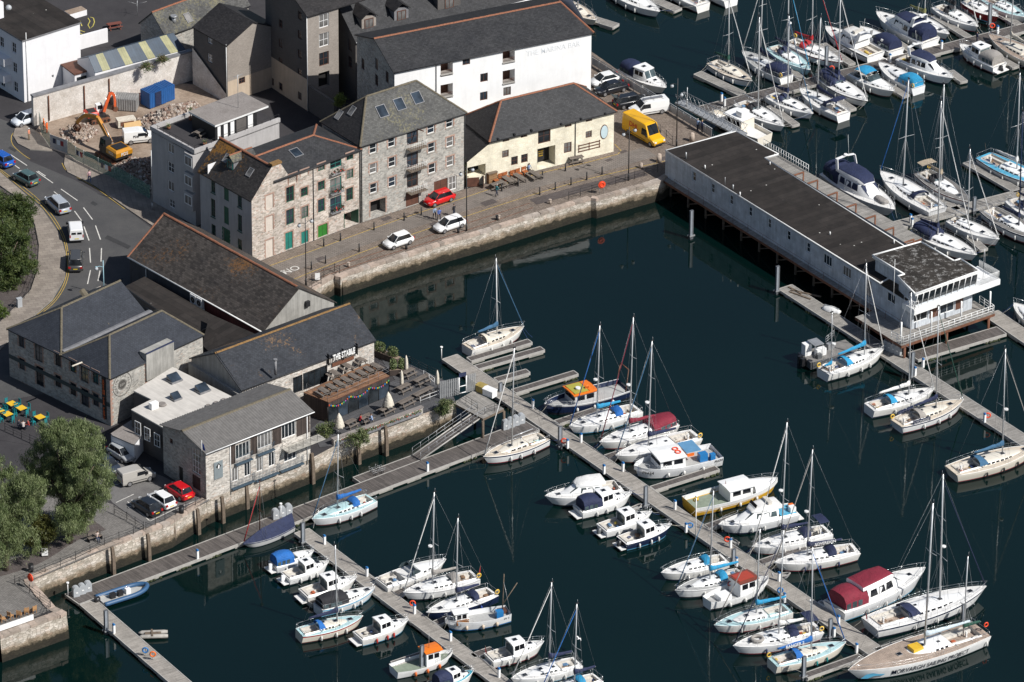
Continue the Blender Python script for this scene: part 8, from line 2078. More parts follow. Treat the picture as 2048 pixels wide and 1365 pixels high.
# gull over the water
t=thing('gull','white gull flying over the dark water','bird',P(1158,1278,2.0),R(30))
mb=MB();mb.loft([[(x,r_*math.cos(a),r_*math.sin(a))for a in[j*math.pi/4 for j in range(8)]]for x,r_ in((-.25,.02),(-.1,.07),(.08,.08),(.2,.05),(.27,.015))],HC['white'])
for sd in(-1,1):mb.face([(.1,sd*.05,.03),(.05,sd*.35,.16),(-.12,sd*.68,.08),(-.08,sd*.35,.14),(-.06,sd*.05,.03)],HC['white']if True else HC['grey'])
mb.build('body',t)
# ================================================================ vehicles
TYRE=plain((.014,.014,.015),.8,'tyre_rubber');RIM_=plain((.36,.36,.37),.35,'alloy_rim',metal=.6);CGL=glass((.018,.021,.025),.04,'car_glass')
LAMPR=plain((.35,.01,.01),.3,'tail_lamp');LAMPW=plain((.70,.72,.74),.2,'head_lamp');PLY=plain((.62,.48,.04),.5,'rear_plate');PLW=plain((.7,.7,.68),.5,'front_plate');TRIM=plain((.02,.02,.022),.6,'black_trim')
def carpaint(c):return plain(c,.28,'car_paint',var=.04,coat=.6)
_wh={}
def wheels(t,xs,w,r):
 k=round(r,2)
 if k not in _wh:
  a=MB();a.M=Matrix.Rotation(R(90),4,'X');a.cyl((0,0),r,-.11,.11,TYRE,16);b=MB();b.M=Matrix.Rotation(R(90),4,'X');b.cyl((0,0),r*.66,-.115,.115,RIM_,12)
  oa,ob=a.build('wheel'),b.build('rim');_wh[k]=(oa.data,ob.data);bpy.data.objects.remove(oa);bpy.data.objects.remove(ob)
 for x in xs:
  for sd in(-1,1):
   o=bpy.data.objects.new('wheel',_wh[k][0]);COL.objects.link(o);o.parent=t;o.location=(x,sd*(w-.10),r)
   q=bpy.data.objects.new('rim',_wh[k][1]);COL.objects.link(q);q.parent=o;q.location=(0,sd*.012,0)
def car(lab,c,hd,kind,col,L=None,plate=True,open_boot=False):
 p=G(*c);q=G(c[0]+hd[0],c[1]+hd[1]);d=q-p;t=thing('parked_car' if kind!='van' else 'van',lab,'car',p,math.atan2(d.y,d.x));m=carpaint(col)
 S_={'hatch':(3.95,1.72,1.50,(.0,.10,.17,.60,.78)),'saloon':(4.5,1.8,1.44,(.0,.17,.30,.62,.80)),'estate':(4.7,1.82,1.50,(.0,.05,.12,.62,.79)),'mpv':(4.5,1.84,1.66,(.0,.05,.10,.68,.86))}[kind]
 Lc,Wc,Hc,(rb0,rbx,rt,ft,fbx)=S_;Lc=L or Lc;w=Wc/2;belt=.92 if kind!='mpv' else 1.0
 X=lambda f_:-Lc/2+Lc*f_
 mb=MB();secs=[]
 for f_,ww,z0,zt in((0,.82,.34,.72),(.02,.93,.24,belt-.08),(.10,.99,.20,belt),(.5,1.0,.19,belt+.01),(.74,.995,.19,belt-.02),(.86,.97,.20,belt-.10),(.95,.90,.24,belt-.22),(.99,.76,.30,.60),(1.0,.62,.34,.52)):
  secs.append([(X(f_),w*ww*.93,z0),(X(f_),w*ww,z0+.22),(X(f_),w*ww,zt-.12),(X(f_),w*ww*.90,zt),(X(f_),-w*ww*.90,zt),(X(f_),-w*ww,zt-.12),(X(f_),-w*ww,z0+.22),(X(f_),-w*ww*.93,z0)])
 mb.loft(secs,m);mb.build('body',t)
 # glasshouse
 g0,g1=w*.89,w*.70;zb,zt=belt-.01,Hc
 base=[(X(rbx),g0,zb),(X(fbx),g0*.95,zb-.03),(X(fbx)+.08,0,zb-.03),(X(fbx),-g0*.95,zb-.03),(X(rbx),-g0,zb),(X(rbx)-.05,0,zb)]
 top=[(X(rt),g1,zt-.05),(X(ft),g1*.97,zt-.05),(X(ft)+.05,0,zt-.02),(X(ft),-g1*.97,zt-.05),(X(rt),-g1,zt-.05),(X(rt)-.04,0,zt-.03)]
 mb=MB();mb.loft([base,top],CGL,smooth=False);mb.build('windows',t)
 mb=MB();up=[(x,y*.9,z+.07)for x,y,z in top];lo=[(x*1.0,y*1.03,z-.015)for x,y,z in top]
 mb.loft([lo,[(x,y*1.0,z+.035)for x,y,z in top],up],m,smooth=True);mb.build('roof',t)
 mb=MB()
 for sd in(1,-1):
  for bf,tf in((rbx,rt),(fbx,ft),((rbx+fbx)/2-.02,(rt+ft)/2)):
   yb=g0*(.96 if bf==fbx else 1.0);mb.tube([(X(bf),sd*(yb+.004),zb-.02),(X(tf),sd*(g1*.985+.004),zt-.04)],.035 if bf!=(rbx+fbx)/2-.02 else.022,m if bf in(rbx,fbx)else TRIM,4)
 mb.build('pillars',t)
 wheels(t,(X(.19),X(.81)),w,.31)
 for sd in(1,-1):
  mb=MB();mb.loft([[(X(.985)-.04*i,sd*w*(.50+.14*i),.60+.02*i),(X(.985)-.04*i,sd*w*(.52+.14*i),.70+.02*i),(X(.93),sd*w*.86,.74),(X(.93),sd*w*.88,.62)]for i in(0,1)],LAMPW,smooth=False);mb.build('headlight',t)
  mb=MB();mb.box(X(.0)-.012,X(.03),*sorted((sd*w*.62,sd*w*.93)),.62,.86,LAMPR);mb.build('tail_light',t)
  mb=MB();mb.box(X(fbx)-.35,X(fbx)-.18,*sorted((sd*w,sd*(w+.16))),belt-.02,belt+.11,m);mb.build('wing_mirror',t)
 mb=MB();mb.box(X(0)-.02,X(0)+.01,-.26,.26,.50,.61,PLY);mb.build('rear_plate',t);mb=MB();mb.box(X(1)-.02,X(1)+.012,-.26,.26,.36,.46,PLW);mb.build('front_plate',t)
 mb=MB();mb.box(X(1)-.05,X(1)+.004,-w*.5,w*.5,.27,.34,TRIM);mb.box(X(0)-.005,X(0)+.1,-w*.8,w*.8,.26,.36,TRIM);mb.build('bumper_trim',t)
 if kind=='estate':
  mb=MB()
  for sd in(1,-1):mb.tube([(X(rt)+.1,sd*g1*.95,zt+.06),(X(ft)-.1,sd*g1*.95,zt+.06)],.02,RIM_,4)
  mb.build('roof_rails',t)
 if open_boot:mb=MB();mb.loft([[(X(rt),y,zt),(X(rt)-.9,y,zt+.35),(X(rt)-.9,y,zt+.30),(X(rt),y,zt-.06)]for y in(-g1,g1)],m,smooth=False);mb.build('open_tailgate',t)
 return t
def van(lab,c,hd,L,W_,H,col,txt=None,tcol=None,high=False,rear_win=False,name='van',rack=False):
 p=G(*c);q=G(c[0]+hd[0],c[1]+hd[1]);d=q-p;t=thing(name,lab,'van',p,math.atan2(d.y,d.x));m=carpaint(col);w=W_/2
 nose=1.35 if L>5 else 1.15
 prof=[(-L/2,.35,H-.06),(-L/2+.06,.28,H),(L/2-nose-1.0,.28,H+.02),(L/2-nose-.55,.28,H-.08),(L/2-nose+.15,.28,1.18 if not high else 1.28),(L/2-.35,.30,.98 if not high else 1.05),(L/2-.06,.34,.80),(L/2,.40,.60)]
 mb=MB();secs=[]
 for i,(x,z0,z1)in enumerate(prof):
  tp=.90 if z1>1.4 else.86;ww=w*(1 if i<5 else(.97 if i==5 else.90 if i==6 else.8));secs.append([(x,ww*.95,z0),(x,ww,z0+.2),(x,ww,min(z1-.1,1.0)),(x,ww*tp,z1-.06),(x,ww*tp*.86,z1),(x,-ww*tp*.86,z1),(x,-ww*tp,z1-.06),(x,-ww,min(z1-.1,1.0)),(x,-ww,z0+.2),(x,-ww*.95,z0)])
 mb.loft(secs,m,smooth=False);mb.build('body',t)
 def pl(pts,nm,mm=CGL):
  v=[Vector(a)for a in pts];n=(v[1]-v[0]).cross(v[2]-v[0]).normalized();mb=MB()
  if n.dot(sum(v,Vector())/len(v)-Vector((0,0,.8)))<0:n=-n
  mb.loft([[a-n*.01 for a in v],[a+n*.02 for a in v]],mm,smooth=False);mb.build(nm,t)
 x3,x4=L/2-nose-.55,L/2-nose+.15;z3,z4=H-.08,prof[4][2]
 pl([(x3+.06,-w*.72,z3-.07),(x3+.06,w*.72,z3-.07),(x4-.03,w*.78,z4+.04),(x4-.03,-w*.78,z4+.04)],'windscreen')
 for sd in(1,-1):
  zt_=min(z3-.18,1.75 if not high else 2.0);ya=lambda z:sd*(w*(1-.10*max(0,(z-1.0)/(H-1.06)))+.004)
  pl([(x3-.75,ya(1.12),1.12),(x4-.2,ya(1.15),1.15),(x4-.42 if not high else x4-.45,ya(zt_),zt_),(x3-.7,ya(zt_),zt_)],'side_window')
  mb=MB();mb.box(x4-.35,x4-.15,*sorted((sd*w*1.0,sd*(w+.2))),1.15,1.45,TRIM);mb.build('wing_mirror',t)
  mb=MB();mb.box(L/2-.25,L/2-.015,*sorted((sd*w*.55,sd*w*.83)),.66,.84,LAMPW);mb.build('headlight',t)
  mb=MB();mb.box(-L/2-.012,-L/2+.03,*sorted((sd*w*.83,sd*w*.97)),.75,1.15,LAMPR);mb.build('tail_light',t)
  if txt:
   me=text_mesh(txt,.95 if L>5 else.42,tcol,.006,bold=.012);o=bpy.data.objects.new('side_lettering',me);COL.objects.link(o);o.parent=t
   zz=H*.62;o.matrix_basis=Matrix.Translation((-L*.14,sd*(w*(1-.10*max(0,(zz-1.0)/(H-1.06)))+.03),zz))@Matrix.Rotation(R(180)if sd>0 else 0,4,'Z')@Matrix.Rotation(R(84),4,'X')
 if rear_win:
  for sd in(1,-1):pl([(-L/2-.002,sd*.08,1.2),(-L/2-.002,sd*w*.75,1.2),(-L/2-.002,sd*w*.7,H-.35),(-L/2-.002,sd*.08,H-.35)],'rear_window')
 mb=MB();mb.box(-L/2-.02,-L/2+.01,-.26,.26,.55,.66,PLY);mb.build('rear_plate',t);mb=MB();mb.box(L/2-.1,L/2+.015,-w*.75,w*.75,.30,.5,TRIM);mb.box(-L/2-.03,-L/2+.05,-w*.95,w*.95,.28,.42,TRIM);mb.build('bumper',t)
 for sd in(1,-1):mb=MB();mb.box(-L*.36,L*.22,*sorted((sd*w,sd*(w+.015))),.5,.58,TRIM);mb.build('rubbing_strip',t)
 if rack:
  mb=MB()
  for x in(-L*.35,-L*.1,L*.12):mb.tube([(x,-w*.8,H+.1),(x,w*.8,H+.1)],.025,RIM_,4)
  mb.box(-L*.38,L*.15,-.25,.25,H+.12,H+.15,RIM_);mb.build('roof_rack',t)
 wheels(t,(-L*.30,L/2-.85),w,.34)
 return t
car('white small hatchback parked on the cobbled quay, nearest the water',(796,490),(-45,15),'hatch',(.78,.78,.77))
car('white hatchback parked behind the lamp post on the quay',(899,457),(-45,15),'hatch',(.76,.76,.76),4.3)
car('red hatchback parked in front of the grey stone warehouse',(878,405),(-45,15),'hatch',(.55,.006,.008),4.1)
DHLY=(.72,.38,.004)
t=van('yellow high-roofed delivery van with red lettering beside the cream pub',(1288,276),(64,37),6.6,2.0,2.65,DHLY,'DHL',plain((.50,.01,.01),.5,'red_letters'),True)
van('white panel van with a roof rack parked by the railing',(1297,226),(-60,10),5.0,1.9,1.95,(.76,.76,.75),rack=True)
car('black estate with its tailgate open beside the white van',(1262,210),(50,-10),'estate',(.012,.013,.016),open_boot=True)
car('black saloon parked between the white car and the black estate',(1222,184),(-48,12),'saloon',(.012,.013,.017))
car('white coupe parked against the corner of the white building',(1211,167),(-48,12),'saloon',(.74,.74,.73),4.3)
car('bright blue car entering at the left edge of the road',(2,326),(-40,-24),'hatch',(.01,.09,.40),4.2)
car('dull green hatchback on the curving road',(52,364),(-34,-18),'hatch',(.06,.11,.11),3.9)
car('silver estate on the road behind the green hatchback',(115,416),(-33,-30),'estate',(.36,.39,.43))
t=van('small white van driving round the bend',(151,471),(-6,-34),4.3,1.75,1.82,(.76,.76,.76),rear_win=True)
car('dark grey people carrier at the back of the queue',(152,530),(2,-34),'mpv',(.055,.055,.055))
car('white car parked in the shade behind the old wall',(52,246),(-32,10),'hatch',(.66,.70,.74))
van('white demolition van parked among the rubble',(279,283),(60,-6),4.2,1.75,1.8,(.78,.78,.76),'PDS',M['black'])
car('silver hatchback parked nearest the white shed',(243,915),(36,22),'hatch',(.36,.37,.38),3.9)
van('silver panel van parked across the car park',(273,962),(60,-16),4.3,1.8,1.82,(.40,.38,.35),rear_win=True)
car('red hatchback parked nearest the harbour office',(358,990),(-42,-26),'hatch',(.52,.006,.012),4.0)
car('white hatchback parked between the red and the black cars',(323,1008),(-42,-26),'hatch',(.76,.76,.76),3.95)
car('black hatchback at the end of the row by the quay railing',(293,1021),(-42,-26),'hatch',(.014,.017,.022),4.2)
car('dark blue car half hidden behind the willow',(214,938),(36,22),'hatch',(.03,.04,.06),4.0)
# ================================================================ demolition site
def tracks(t,L,w,tw,h):
 for sd in(-1,1):
  mb=MB();prof=[(-L/2+h/2*(1-math.cos(a)),h/2+h/2*math.sin(a))for a in[math.pi/2+k*math.pi/6 for k in range(7)]]
  ring=[(-L/2+h/2+h/2*math.cos(a),h/2+h/2*math.sin(a))for a in[R(90)+k*R(30)for k in range(7)]]+[(L/2-h/2+h/2*math.cos(a),h/2+h/2*math.sin(a))for a in[R(-90)+k*R(30)for k in range(7)]]
  mb.loft([[(x,sd*w+y,z)for x,z in ring]for y in(-tw/2,tw/2)],M['rust'],smooth=False);mb.build('track',t)
  for k in range(5):m2=MB();m2.M=Matrix.Translation((-L/2+h/2+k*(L-h)/4,sd*(w+tw/2+.01),h/2))@Matrix.Rotation(R(90),4,'X');m2.cyl((0,0),h*.3,-.03,.03,M['black'],10);m2.build('track_roller',t)
def digger(lab,c,ang,s_,body,cabm,armm,pts,bucket,txt=None):
 t=thing('excavator',lab,'excavator',G(*c),ang);tracks(t,3.6*s_,1.15*s_,.55*s_,.8*s_)
 mb=MB();mb.cyl((0,0),.6*s_,.8*s_,1.0*s_,M['black'],14);mb.build('slew_ring',t)
 mb=MB();mb.loft([[(-2.3*s_,-1.2*s_,1.0*s_+z),(1.1*s_,-1.2*s_,1.0*s_+z),(1.1*s_,1.2*s_,1.0*s_+z),(-2.3*s_,1.2*s_,1.0*s_+z)]for z in(0,.35*s_)],M['black'],smooth=False);mb.build('chassis',t)
 mb=MB();mb.loft([[(-2.4*s_,-1.22*s_,1.36*s_),(-.3*s_,-1.22*s_,1.36*s_),(-.3*s_,1.22*s_,1.36*s_),(-2.4*s_,1.22*s_,1.36*s_)],[(-2.45*s_,-1.2*s_,1.9*s_),(-.3*s_,-1.2*s_,2.0*s_),(-.3*s_,1.2*s_,2.0*s_),(-2.45*s_,1.2*s_,1.9*s_)],[(-2.1*s_,-1.0*s_,2.15*s_),(-.4*s_,-1.0*s_,2.2*s_),(-.4*s_,1.0*s_,2.2*s_),(-2.1*s_,1.0*s_,2.15*s_)]],body,smooth=False);mb.build('engine_cover',t)
 mb=MB();mb.box(-2.0*s_,-.6*s_,-.8*s_,.8*s_,2.2*s_,2.26*s_,M['black']);mb.build('cover_grille',t)
 mb=MB();mb.loft([[(-.2*s_,.25*s_,1.36*s_),(1.25*s_,.25*s_,1.36*s_),(1.25*s_,1.2*s_,1.36*s_),(-.2*s_,1.2*s_,1.36*s_)],[(-.2*s_,.3*s_,2.9*s_),(.9*s_,.3*s_,2.9*s_),(.9*s_,1.15*s_,2.9*s_),(-.2*s_,1.15*s_,2.9*s_)]],cabm,smooth=False);mb.build('cab',t)
 for y in(1.19,.27):
  mb=MB();mb.face([(0*s_,y*s_+(.0),1.9*s_),(1.0*s_,y*s_,1.9*s_),(.85*s_,y*s_,2.75*s_),(0*s_,y*s_,2.75*s_)],CGL);mb.M=None;mb.build('cab_window',t)
 mb=MB();V_=[Vector(p)*s_ for p in pts]
 for a,b,w_ in zip(V_[:-1],V_[1:],(.26,.24,.2,.18)):
  d=(b-a).normalized();up=Vector((-d.z,0,d.x));w_*=s_
  mb2=MB();mb2.loft([[q+up*w_*k1+Vector((0,w_*.7*k2,0))for k1,k2 in((-1,-1),(1,-1),(1,1),(-1,1))]for q in(a,a.lerp(b,.5)+up*.08*s_,b)],armm,smooth=False);mb2.build('boom_section',t)
  mb2=MB();mb2.tube([a+up*w_*1.4,a.lerp(b,.7)+up*w_*1.6],.07*s_,INOX,6);mb2.build('hydraulic_ram',t)
 e=V_[-1];mb=MB()
 if bucket=='grab':
  for k in range(5):
   a=k*2*math.pi/5;mb.tube([e,e+Vector((.5*math.cos(a),.5*math.sin(a),-.5))*s_,e+Vector((.15*math.cos(a),.15*math.sin(a),-1.1))*s_],.12*s_,M['rust'],5)
 else:mb.loft([[e+Vector((x,y,z))*s_ for x,z in((-.3,.2),(.4,.1),(.5,-.4),(.1,-.8),(-.5,-.5))]for y in(-.45,.45)],M['rust'],smooth=False)
 mb.build('bucket',t)
 if txt:
  for sd in(1,-1):
   me=text_mesh(txt,.55*s_,HC['white'],.01);o=bpy.data.objects.new('lettering',me);COL.objects.link(o);o.parent=t;o.matrix_basis=Matrix.Translation((-1.4*s_,sd*1.235*s_,1.62*s_))@Matrix.Rotation(R(180)if sd>0 else 0,4,'Z')@STAND
  me=text_mesh(txt,.6*s_,HC['white'],.01);o=bpy.data.objects.new('lettering',me);COL.objects.link(o);o.parent=t;o.matrix_basis=Matrix.Translation((-2.47*s_,0,1.62*s_))@Matrix.Rotation(R(-90),4,'Z')@STAND
 return t
aG=P(225,320,ZN);bG=P(130,262,ZN);dG=bG-aG
digger('big yellow and black tracked excavator with its arm lowered to a grab',(226,318),math.atan2(dG.y,dG.x),1.05,plain((.48,.21,.012),.4,'digger_yellow',coat=.3),M['black'],plain((.46,.19,.014),.45,'boom_yellow',var=.25),((.9,-.4,1.7),(3.6,-.4,4.0),(6.2,-.4,3.3),(8.0,-.4,1.6)),'grab','PDS')
aG=P(196,238,ZN);bG=P(228,232,ZN);dG=bG-aG
digger('small red and white excavator with raised arm against the old wall',(197,241),math.atan2(dG.y,dG.x),.72,plain((.55,.05,.03),.45,'digger_red'),HC['white'],plain((.66,.11,.03),.45,'boom_red',var=.2),((.9,-.4,1.7),(2.2,-.4,5.2),(2.9,-.4,4.6),(3.0,-.4,2.2)),'bucket')
def container(lab,c,ang,L,w,h,m,door=True):
 t=thing('site_cabin',lab,'container',G(*c),ang);n=int(L/.28)
 mb=MB();prof=[]
 for k in range(n):x=-L/2+L*k/n;prof+=[(x,.0),(x+L/n*.35,.0),(x+L/n*.45,.04),(x+L/n*.9,.04)]
 bot=[(x,-w/2-o)for x,o in prof]+[(L/2,-w/2)]+[(-x,w/2+o)for x,o in prof]+[(-L/2,w/2)]
 mb.prism(bot,.08,h-.06,m);mb.build('shell',t)
 mb=MB((0,1));
 for k in range(n):x=-L/2+L*k/n;mb.box(x,x+L/n*.6,-w/2,w/2,h-.055,h+.02,m)
 mb.box(-L/2,L/2,-w/2-.02,w/2+.02,h-.08,h-.057,m);mb.build('roof',t)
 if door:mb=MB();mb.box(-.5,.45,-w/2-.11,-w/2-.045,.15,2.1,M['navy']);mb.build('door',t)
 return t
blu=plain((.02,.10,.30),.5,'container_blue',var=.2);gry=plain((.26,.255,.25),.6,'container_grey',var=.3)
container('blue corrugated site cabin with open door',(307,208),R(42),2.7,1.9,2.2,blu);container('second blue cabin behind the open one',(329,199),R(42),1.9,1.9,2.2,blu,False)
container('low grey steel store by the old wall',(253,216),R(-8),3.0,2.0,1.7,gry,False)
t=thing('generator','cream generator box beside the white demolition van','generator',G(252,252),R(20));mb=MB();mb.box(-1.2,1.2,-.6,.6,.15,1.1,M['sand']);mb.build('casing',t);mb=MB();mb.box(-.9,.9,-.62,-.605,.3,.9,M['rust']);mb.build('grille',t)
t=thing('plywood_stack','sheet of plywood leaning by the generator','timber',G(264,256),R(20));mb=MB();mb.loft([[(-1.2,-.6,.05),(1.2,-.6,.05),(1.2,-.5,.05),(-1.2,-.5,.05)],[(-1.0,.2,.75),(1.2,.2,.75),(1.2,.3,.75),(-1.0,.3,.75)]],plain((.50,.33,.15),.8,'plywood'),smooth=False);mb.build('sheet',t)
for k,(x,y)in enumerate(((271,203),(279,201),(332,203))):
 t=thing('safety_barrier',('orange plastic barrier left of the blue cabin','orange plastic barrier touching the blue cabin','red and white barrier in front of the blue cabin')[k],'barrier',G(x,y),R(35));mb=MB()
 for z in(.1,.5,.85):mb.box(-.7,.7,-.05,.05,z,z+.15,M['orangered'])
 for xx in(-.6,0,.6):mb.box(xx-.05,xx+.05,-.06,.06,0,1.0,M['orangered'])
 mb.build('panel',t)
random.seed(21)
RB=[plain(c,.95,'broken_masonry',var=.35)for c in((.38,.31,.26),(.30,.24,.20),(.45,.40,.355),(.25,.165,.13))]
def stone(mb,c,r):
 n=Vector((random.gauss(0,1),random.gauss(0,1),random.gauss(0,1))).normalized();x=n.orthogonal().normalized();y=n.cross(x)
 a=[c+(x*math.cos(k*1.2566)+y*math.sin(k*1.2566))*r*random.uniform(.6,1.1)-n*r*.4 for k in range(5)];b=[p+n*r*random.uniform(.6,1.0)+(c-p)*.3 for p in a]
 mb.loft([a,b],random.choice(RB),smooth=False)
def rubble_pile(lab,outline,n,hmax,rr):
 pts=[G(*p)for p in outline];mb=MB();cx=sum((p for p in pts),Vector())/len(pts)
 t=thing('rubble_heap',lab,'rubble',(cx.x,cx.y,ZN));mb.M=Matrix.Translation(-t.location)
 for _ in range(n):
  k=random.randrange(len(pts));a,b=pts[k],pts[(k+1)%len(pts)];u,v=random.random(),random.random()**.6;e=a.lerp(b,u);p=cx.lerp(e,v)
  stone(mb,Vector((p.x,p.y,ZN+hmax*(1-v)*random.uniform(.2,1.0)+.05)),random.uniform(*rr))
 tag(mb.build('stones',t),kind='stuff')
 mb=MB();mb.M=Matrix.Translation(-t.location)
 n_=len(pts)
 for k in range(n_):mb.face([(pts[k].x,pts[k].y,ZN-.02),(pts[(k+1)%n_].x,pts[(k+1)%n_].y,ZN-.02),(cx.x,cx.y,ZN+hmax*.75)],M['earth'])
 mb.build('core',t)
rubble_pile('pale heap of broken stone along the back of the demolition site',[(275,240),(345,213),(395,205),(400,225),(330,262),(285,275)],900,1.5,(.12,.42))
rubble_pile('dark heap of rubble in the shadow beside the rendered flats',[(215,342),(250,318),(318,318),(318,398),(285,385)],1500,2.2,(.1,.32))
rubble_pile('scatter of timber and stone under the excavator grab',[(118,262),(160,240),(200,262),(170,290),(130,285)],260,.5,(.08,.3))
# hoarding: separate panels
hp=[(79,252),(84,272),(101,297),(135,309),(152,322),(168,330),(197,345),(230,360),(262,378),(300,400)]
NET=plain((.16,.30,.24),.9,'green_netting',var=.35,scale=6);HRD=plain((.50,.46,.42),.8,'pale_hoarding',var=.2)
nt_=NET.node_tree;tb=nt_.nodes.new('ShaderNodeBsdfTransparent');mx_=nt_.nodes.new('ShaderNodeMixShader');mx_.inputs[0].default_value=.45;nt_.links.new(nt_.nodes['Principled BSDF'].outputs[0],mx_.inputs[2]);nt_.links.new(tb.outputs[0],mx_.inputs[1]);nt_.links.new(mx_.outputs[0],nt_.nodes['Material Output'].inputs[0])
hr=thing('site_fence','green netted site fence with one pale poster panel along the pavement','fence',G(*hp[0]))
for i in range(len(hp)-1):
 a,b=G(*hp[i]),G(*hp[i+1]);m=HRD if i==2 else NET
 mb=MB();mb.M=Matrix.Translation(-hr.location);d=(b-a).normalized();n=Vector((-d.y,d.x,0))*.02
 mb.loft([[a+Vz(.15)-n,b+Vz(.15)-n,b+Vz(.15)+n,a+Vz(.15)+n],[a+Vz(2.0)-n,b+Vz(2.0)-n,b+Vz(2.0)+n,a+Vz(2.0)+n]],m,smooth=False);mb.build('fence_panel',hr)
 mb=MB();mb.M=Matrix.Translation(-hr.location);mb.tube([a,a+Vz(2.1)],.03,M['galv'],5);mb.build('post',hr)
 if i in(2,4,6):
  mb=MB();mb.M=Matrix.Translation(-hr.location)
  for q,c_ in((.25,HC['navy']),(.5,HC['white']),(.7,HC['red'])):p=a.lerp(b,q)-n*1.6;mb.face([p-d*.25+Vz(.9),p+d*.25+Vz(.9),p+d*.25+Vz(1.6),p-d*.25+Vz(1.6)],c_)
  mb.build('notices',hr)
# ================================================================ people
SKIN=plain((.45,.27,.19),.6,'skin');HAIR=plain((.04,.025,.018),.8,'hair');HAIRG=plain((.35,.33,.31),.8,'grey_hair')
def person(lab,pos,rz,pose='stand',top=(.2,.2,.25),leg=(.03,.035,.06),hair=None,hat=None,sleeve=True):
 t=thing('person',lab,'person',pos,rz);T=plain(top,.85,'shirt',var=.2);Lg=plain(leg,.85,'trousers',var=.2);hair=hair or HAIR
 mb=MB();oz=0.0 if pose!='sit' else-.42
 def ring(c,rx,ry,n=10):return[(c[0]+rx*math.cos(2*math.pi*k/n),c[1]+ry*math.sin(2*math.pi*k/n),c[2]+oz)for k in range(n)]
 lean=.05 if pose=='walk' else(.12 if pose=='sit' else 0)
 body=[((0,0,.82),.13,.17),((0,0,.95),.13,.18),((lean*.3,0,1.10),.115,.155),((lean*.6,0,1.28),.13,.19),((lean*.8,0,1.40),.11,.20),((lean,0,1.47),.06,.08),((lean,0,1.52),.055,.06),((lean+.01,0,1.57),.085,.075),((lean+.02,0,1.64),.105,.085),((lean+.02,0,1.71),.10,.08),((lean+.01,0,1.76),.05,.04)]
 bm=[Lg,T,T,T,T,SKIN,SKIN,SKIN,hair if not hat else hat,hair if not hat else hat]
 mb.loft([ring(*b)for b in body],Lg,mf=lambda k,i:bm[k])
 def limb(ps,rs,ms):
  n=7;secs=[]
  for k,p in enumerate(ps):
   p=Vector(p);d=(Vector(ps[min(k+1,len(ps)-1)])-Vector(ps[max(k-1,0)])).normalized();a=d.orthogonal().normalized();b=d.cross(a)
   secs.append([p+(a*math.cos(2*math.pi*j/n)+b*math.sin(2*math.pi*j/n))*rs[k]+Vector((0,0,oz))for j in range(n)])
  mb.loft(secs,ms[0],mf=lambda k,i:ms[min(k,len(ms)-1)])
 st=.22 if pose=='walk' else.02
 for sd in(1,-1):
  f=sd*st
  if pose=='sit':limb([(0,sd*.09,.86),(.22,sd*.10,.86),(.42,sd*.11,.85),(.44,sd*.11,.5),(.44,sd*.11,.46),(.58,sd*.11,.44)],(.09,.085,.07,.05,.045,.04),[Lg,Lg,Lg,TYRE,TYRE])
  else:limb([(0,sd*.09,.88),(f*.35,sd*.10,.68),(f*.6+.02,sd*.10,.48),(f*.8,sd*.10,.25),(f,sd*.10,.07),(f+.16,sd*.11,.04)],(.09,.085,.065,.058,.045,.04),[Lg,Lg,Lg,Lg,TYRE])
  g=-f*.8
  elbow=(lean+.02+g*.4,sd*.25,1.14);hand=(lean+.1+g,sd*.24,.93)
  if pose=='sit':elbow,hand=(lean+.08,sd*.25,1.15),(lean+.34,sd*.14,1.10)
  if pose=='lean':elbow,hand=(.15,sd*.24,1.18),(.38,sd*.18,1.08)
  limb([(lean*.8,sd*.16,1.40),(lean*.8+.0,sd*.23,1.34),elbow,Vector(elbow).lerp(Vector(hand),.8),hand,Vector(hand)+Vector((.05,0,-.07))],(.05,.058,.045,.035,.038,.02),[T,T,T if sleeve else SKIN,SKIN,SKIN])
 mb.build('body',t);return t
def face(a,b):p,q=G(*a),G(*b);return math.atan2(q.y-p.y,q.x-p.x)
person('person in a teal top walking along the quay road',G(993,393),R(30),'walk',(.04,.20,.22),hair=HAIRG)
person('person in a pale blue shirt and dark trousers walking toward the parked white car',G(869,438),R(-60),'walk',(.30,.38,.50));person('person in a blue shirt walking just right of a companion',G(878,441),R(-60),'walk',(.10,.16,.42))
person('person in black behind the white car by the lamp post',G(908,433),R(140),'stand',(.02,.02,.025))
person('person in blue sitting on the wooden chairs outside the cream pub',G(1057,345),R(-50),'sit',(.22,.32,.50))
_zt=lambda x,y:G(590+x/4.876,660+y/4.876)
person('person in a red shirt seated at the terrace table',_zt(632,918),R(10),'sit',(.52,.02,.03));person('person in a pale blue shirt across the terrace table',_zt(752,912),R(190),'sit',(.30,.40,.60))
person('person reading on the bench under the willow',G(194,1081),R(-60),'sit',(.55,.45,.40),(.05,.08,.16),sleeve=False)
ORV=(.75,.13,.02)
person('worker in orange behind the fence, nearer the wall',G(88,262),R(200),'stand',ORV,ORV,hat=HC['orange']);person('worker in orange overalls and white helmet inside the fence',G(94,267),R(160),'stand',ORV,ORV,hat=HC['white'])
person('worker in an orange vest and white helmet on the pavement',G(58,281),R(-20),'stand',(.65,.25,.15),(.24,.18,.12),hat=HC['white'],sleeve=False);person('person in a pink top and jeans walking along the hoarding',G(179,365),R(120),'walk',(.55,.35,.36),(.10,.16,.28),sleeve=False)
person('worker in an orange vest beside the demolition van',G(254,287),R(90),'stand',(.60,.14,.03),(.05,.05,.06))
person('person in a light blue shirt leaning on the quay railing',G(1395,262),R(40),'lean',(.22,.32,.50),hair=HAIRG);person('person in a dark blue top leaning on the quay railing',G(1404,265),R(40),'lean',(.03,.05,.14),hair=plain((.4,.28,.14),.8,'fair_hair'))
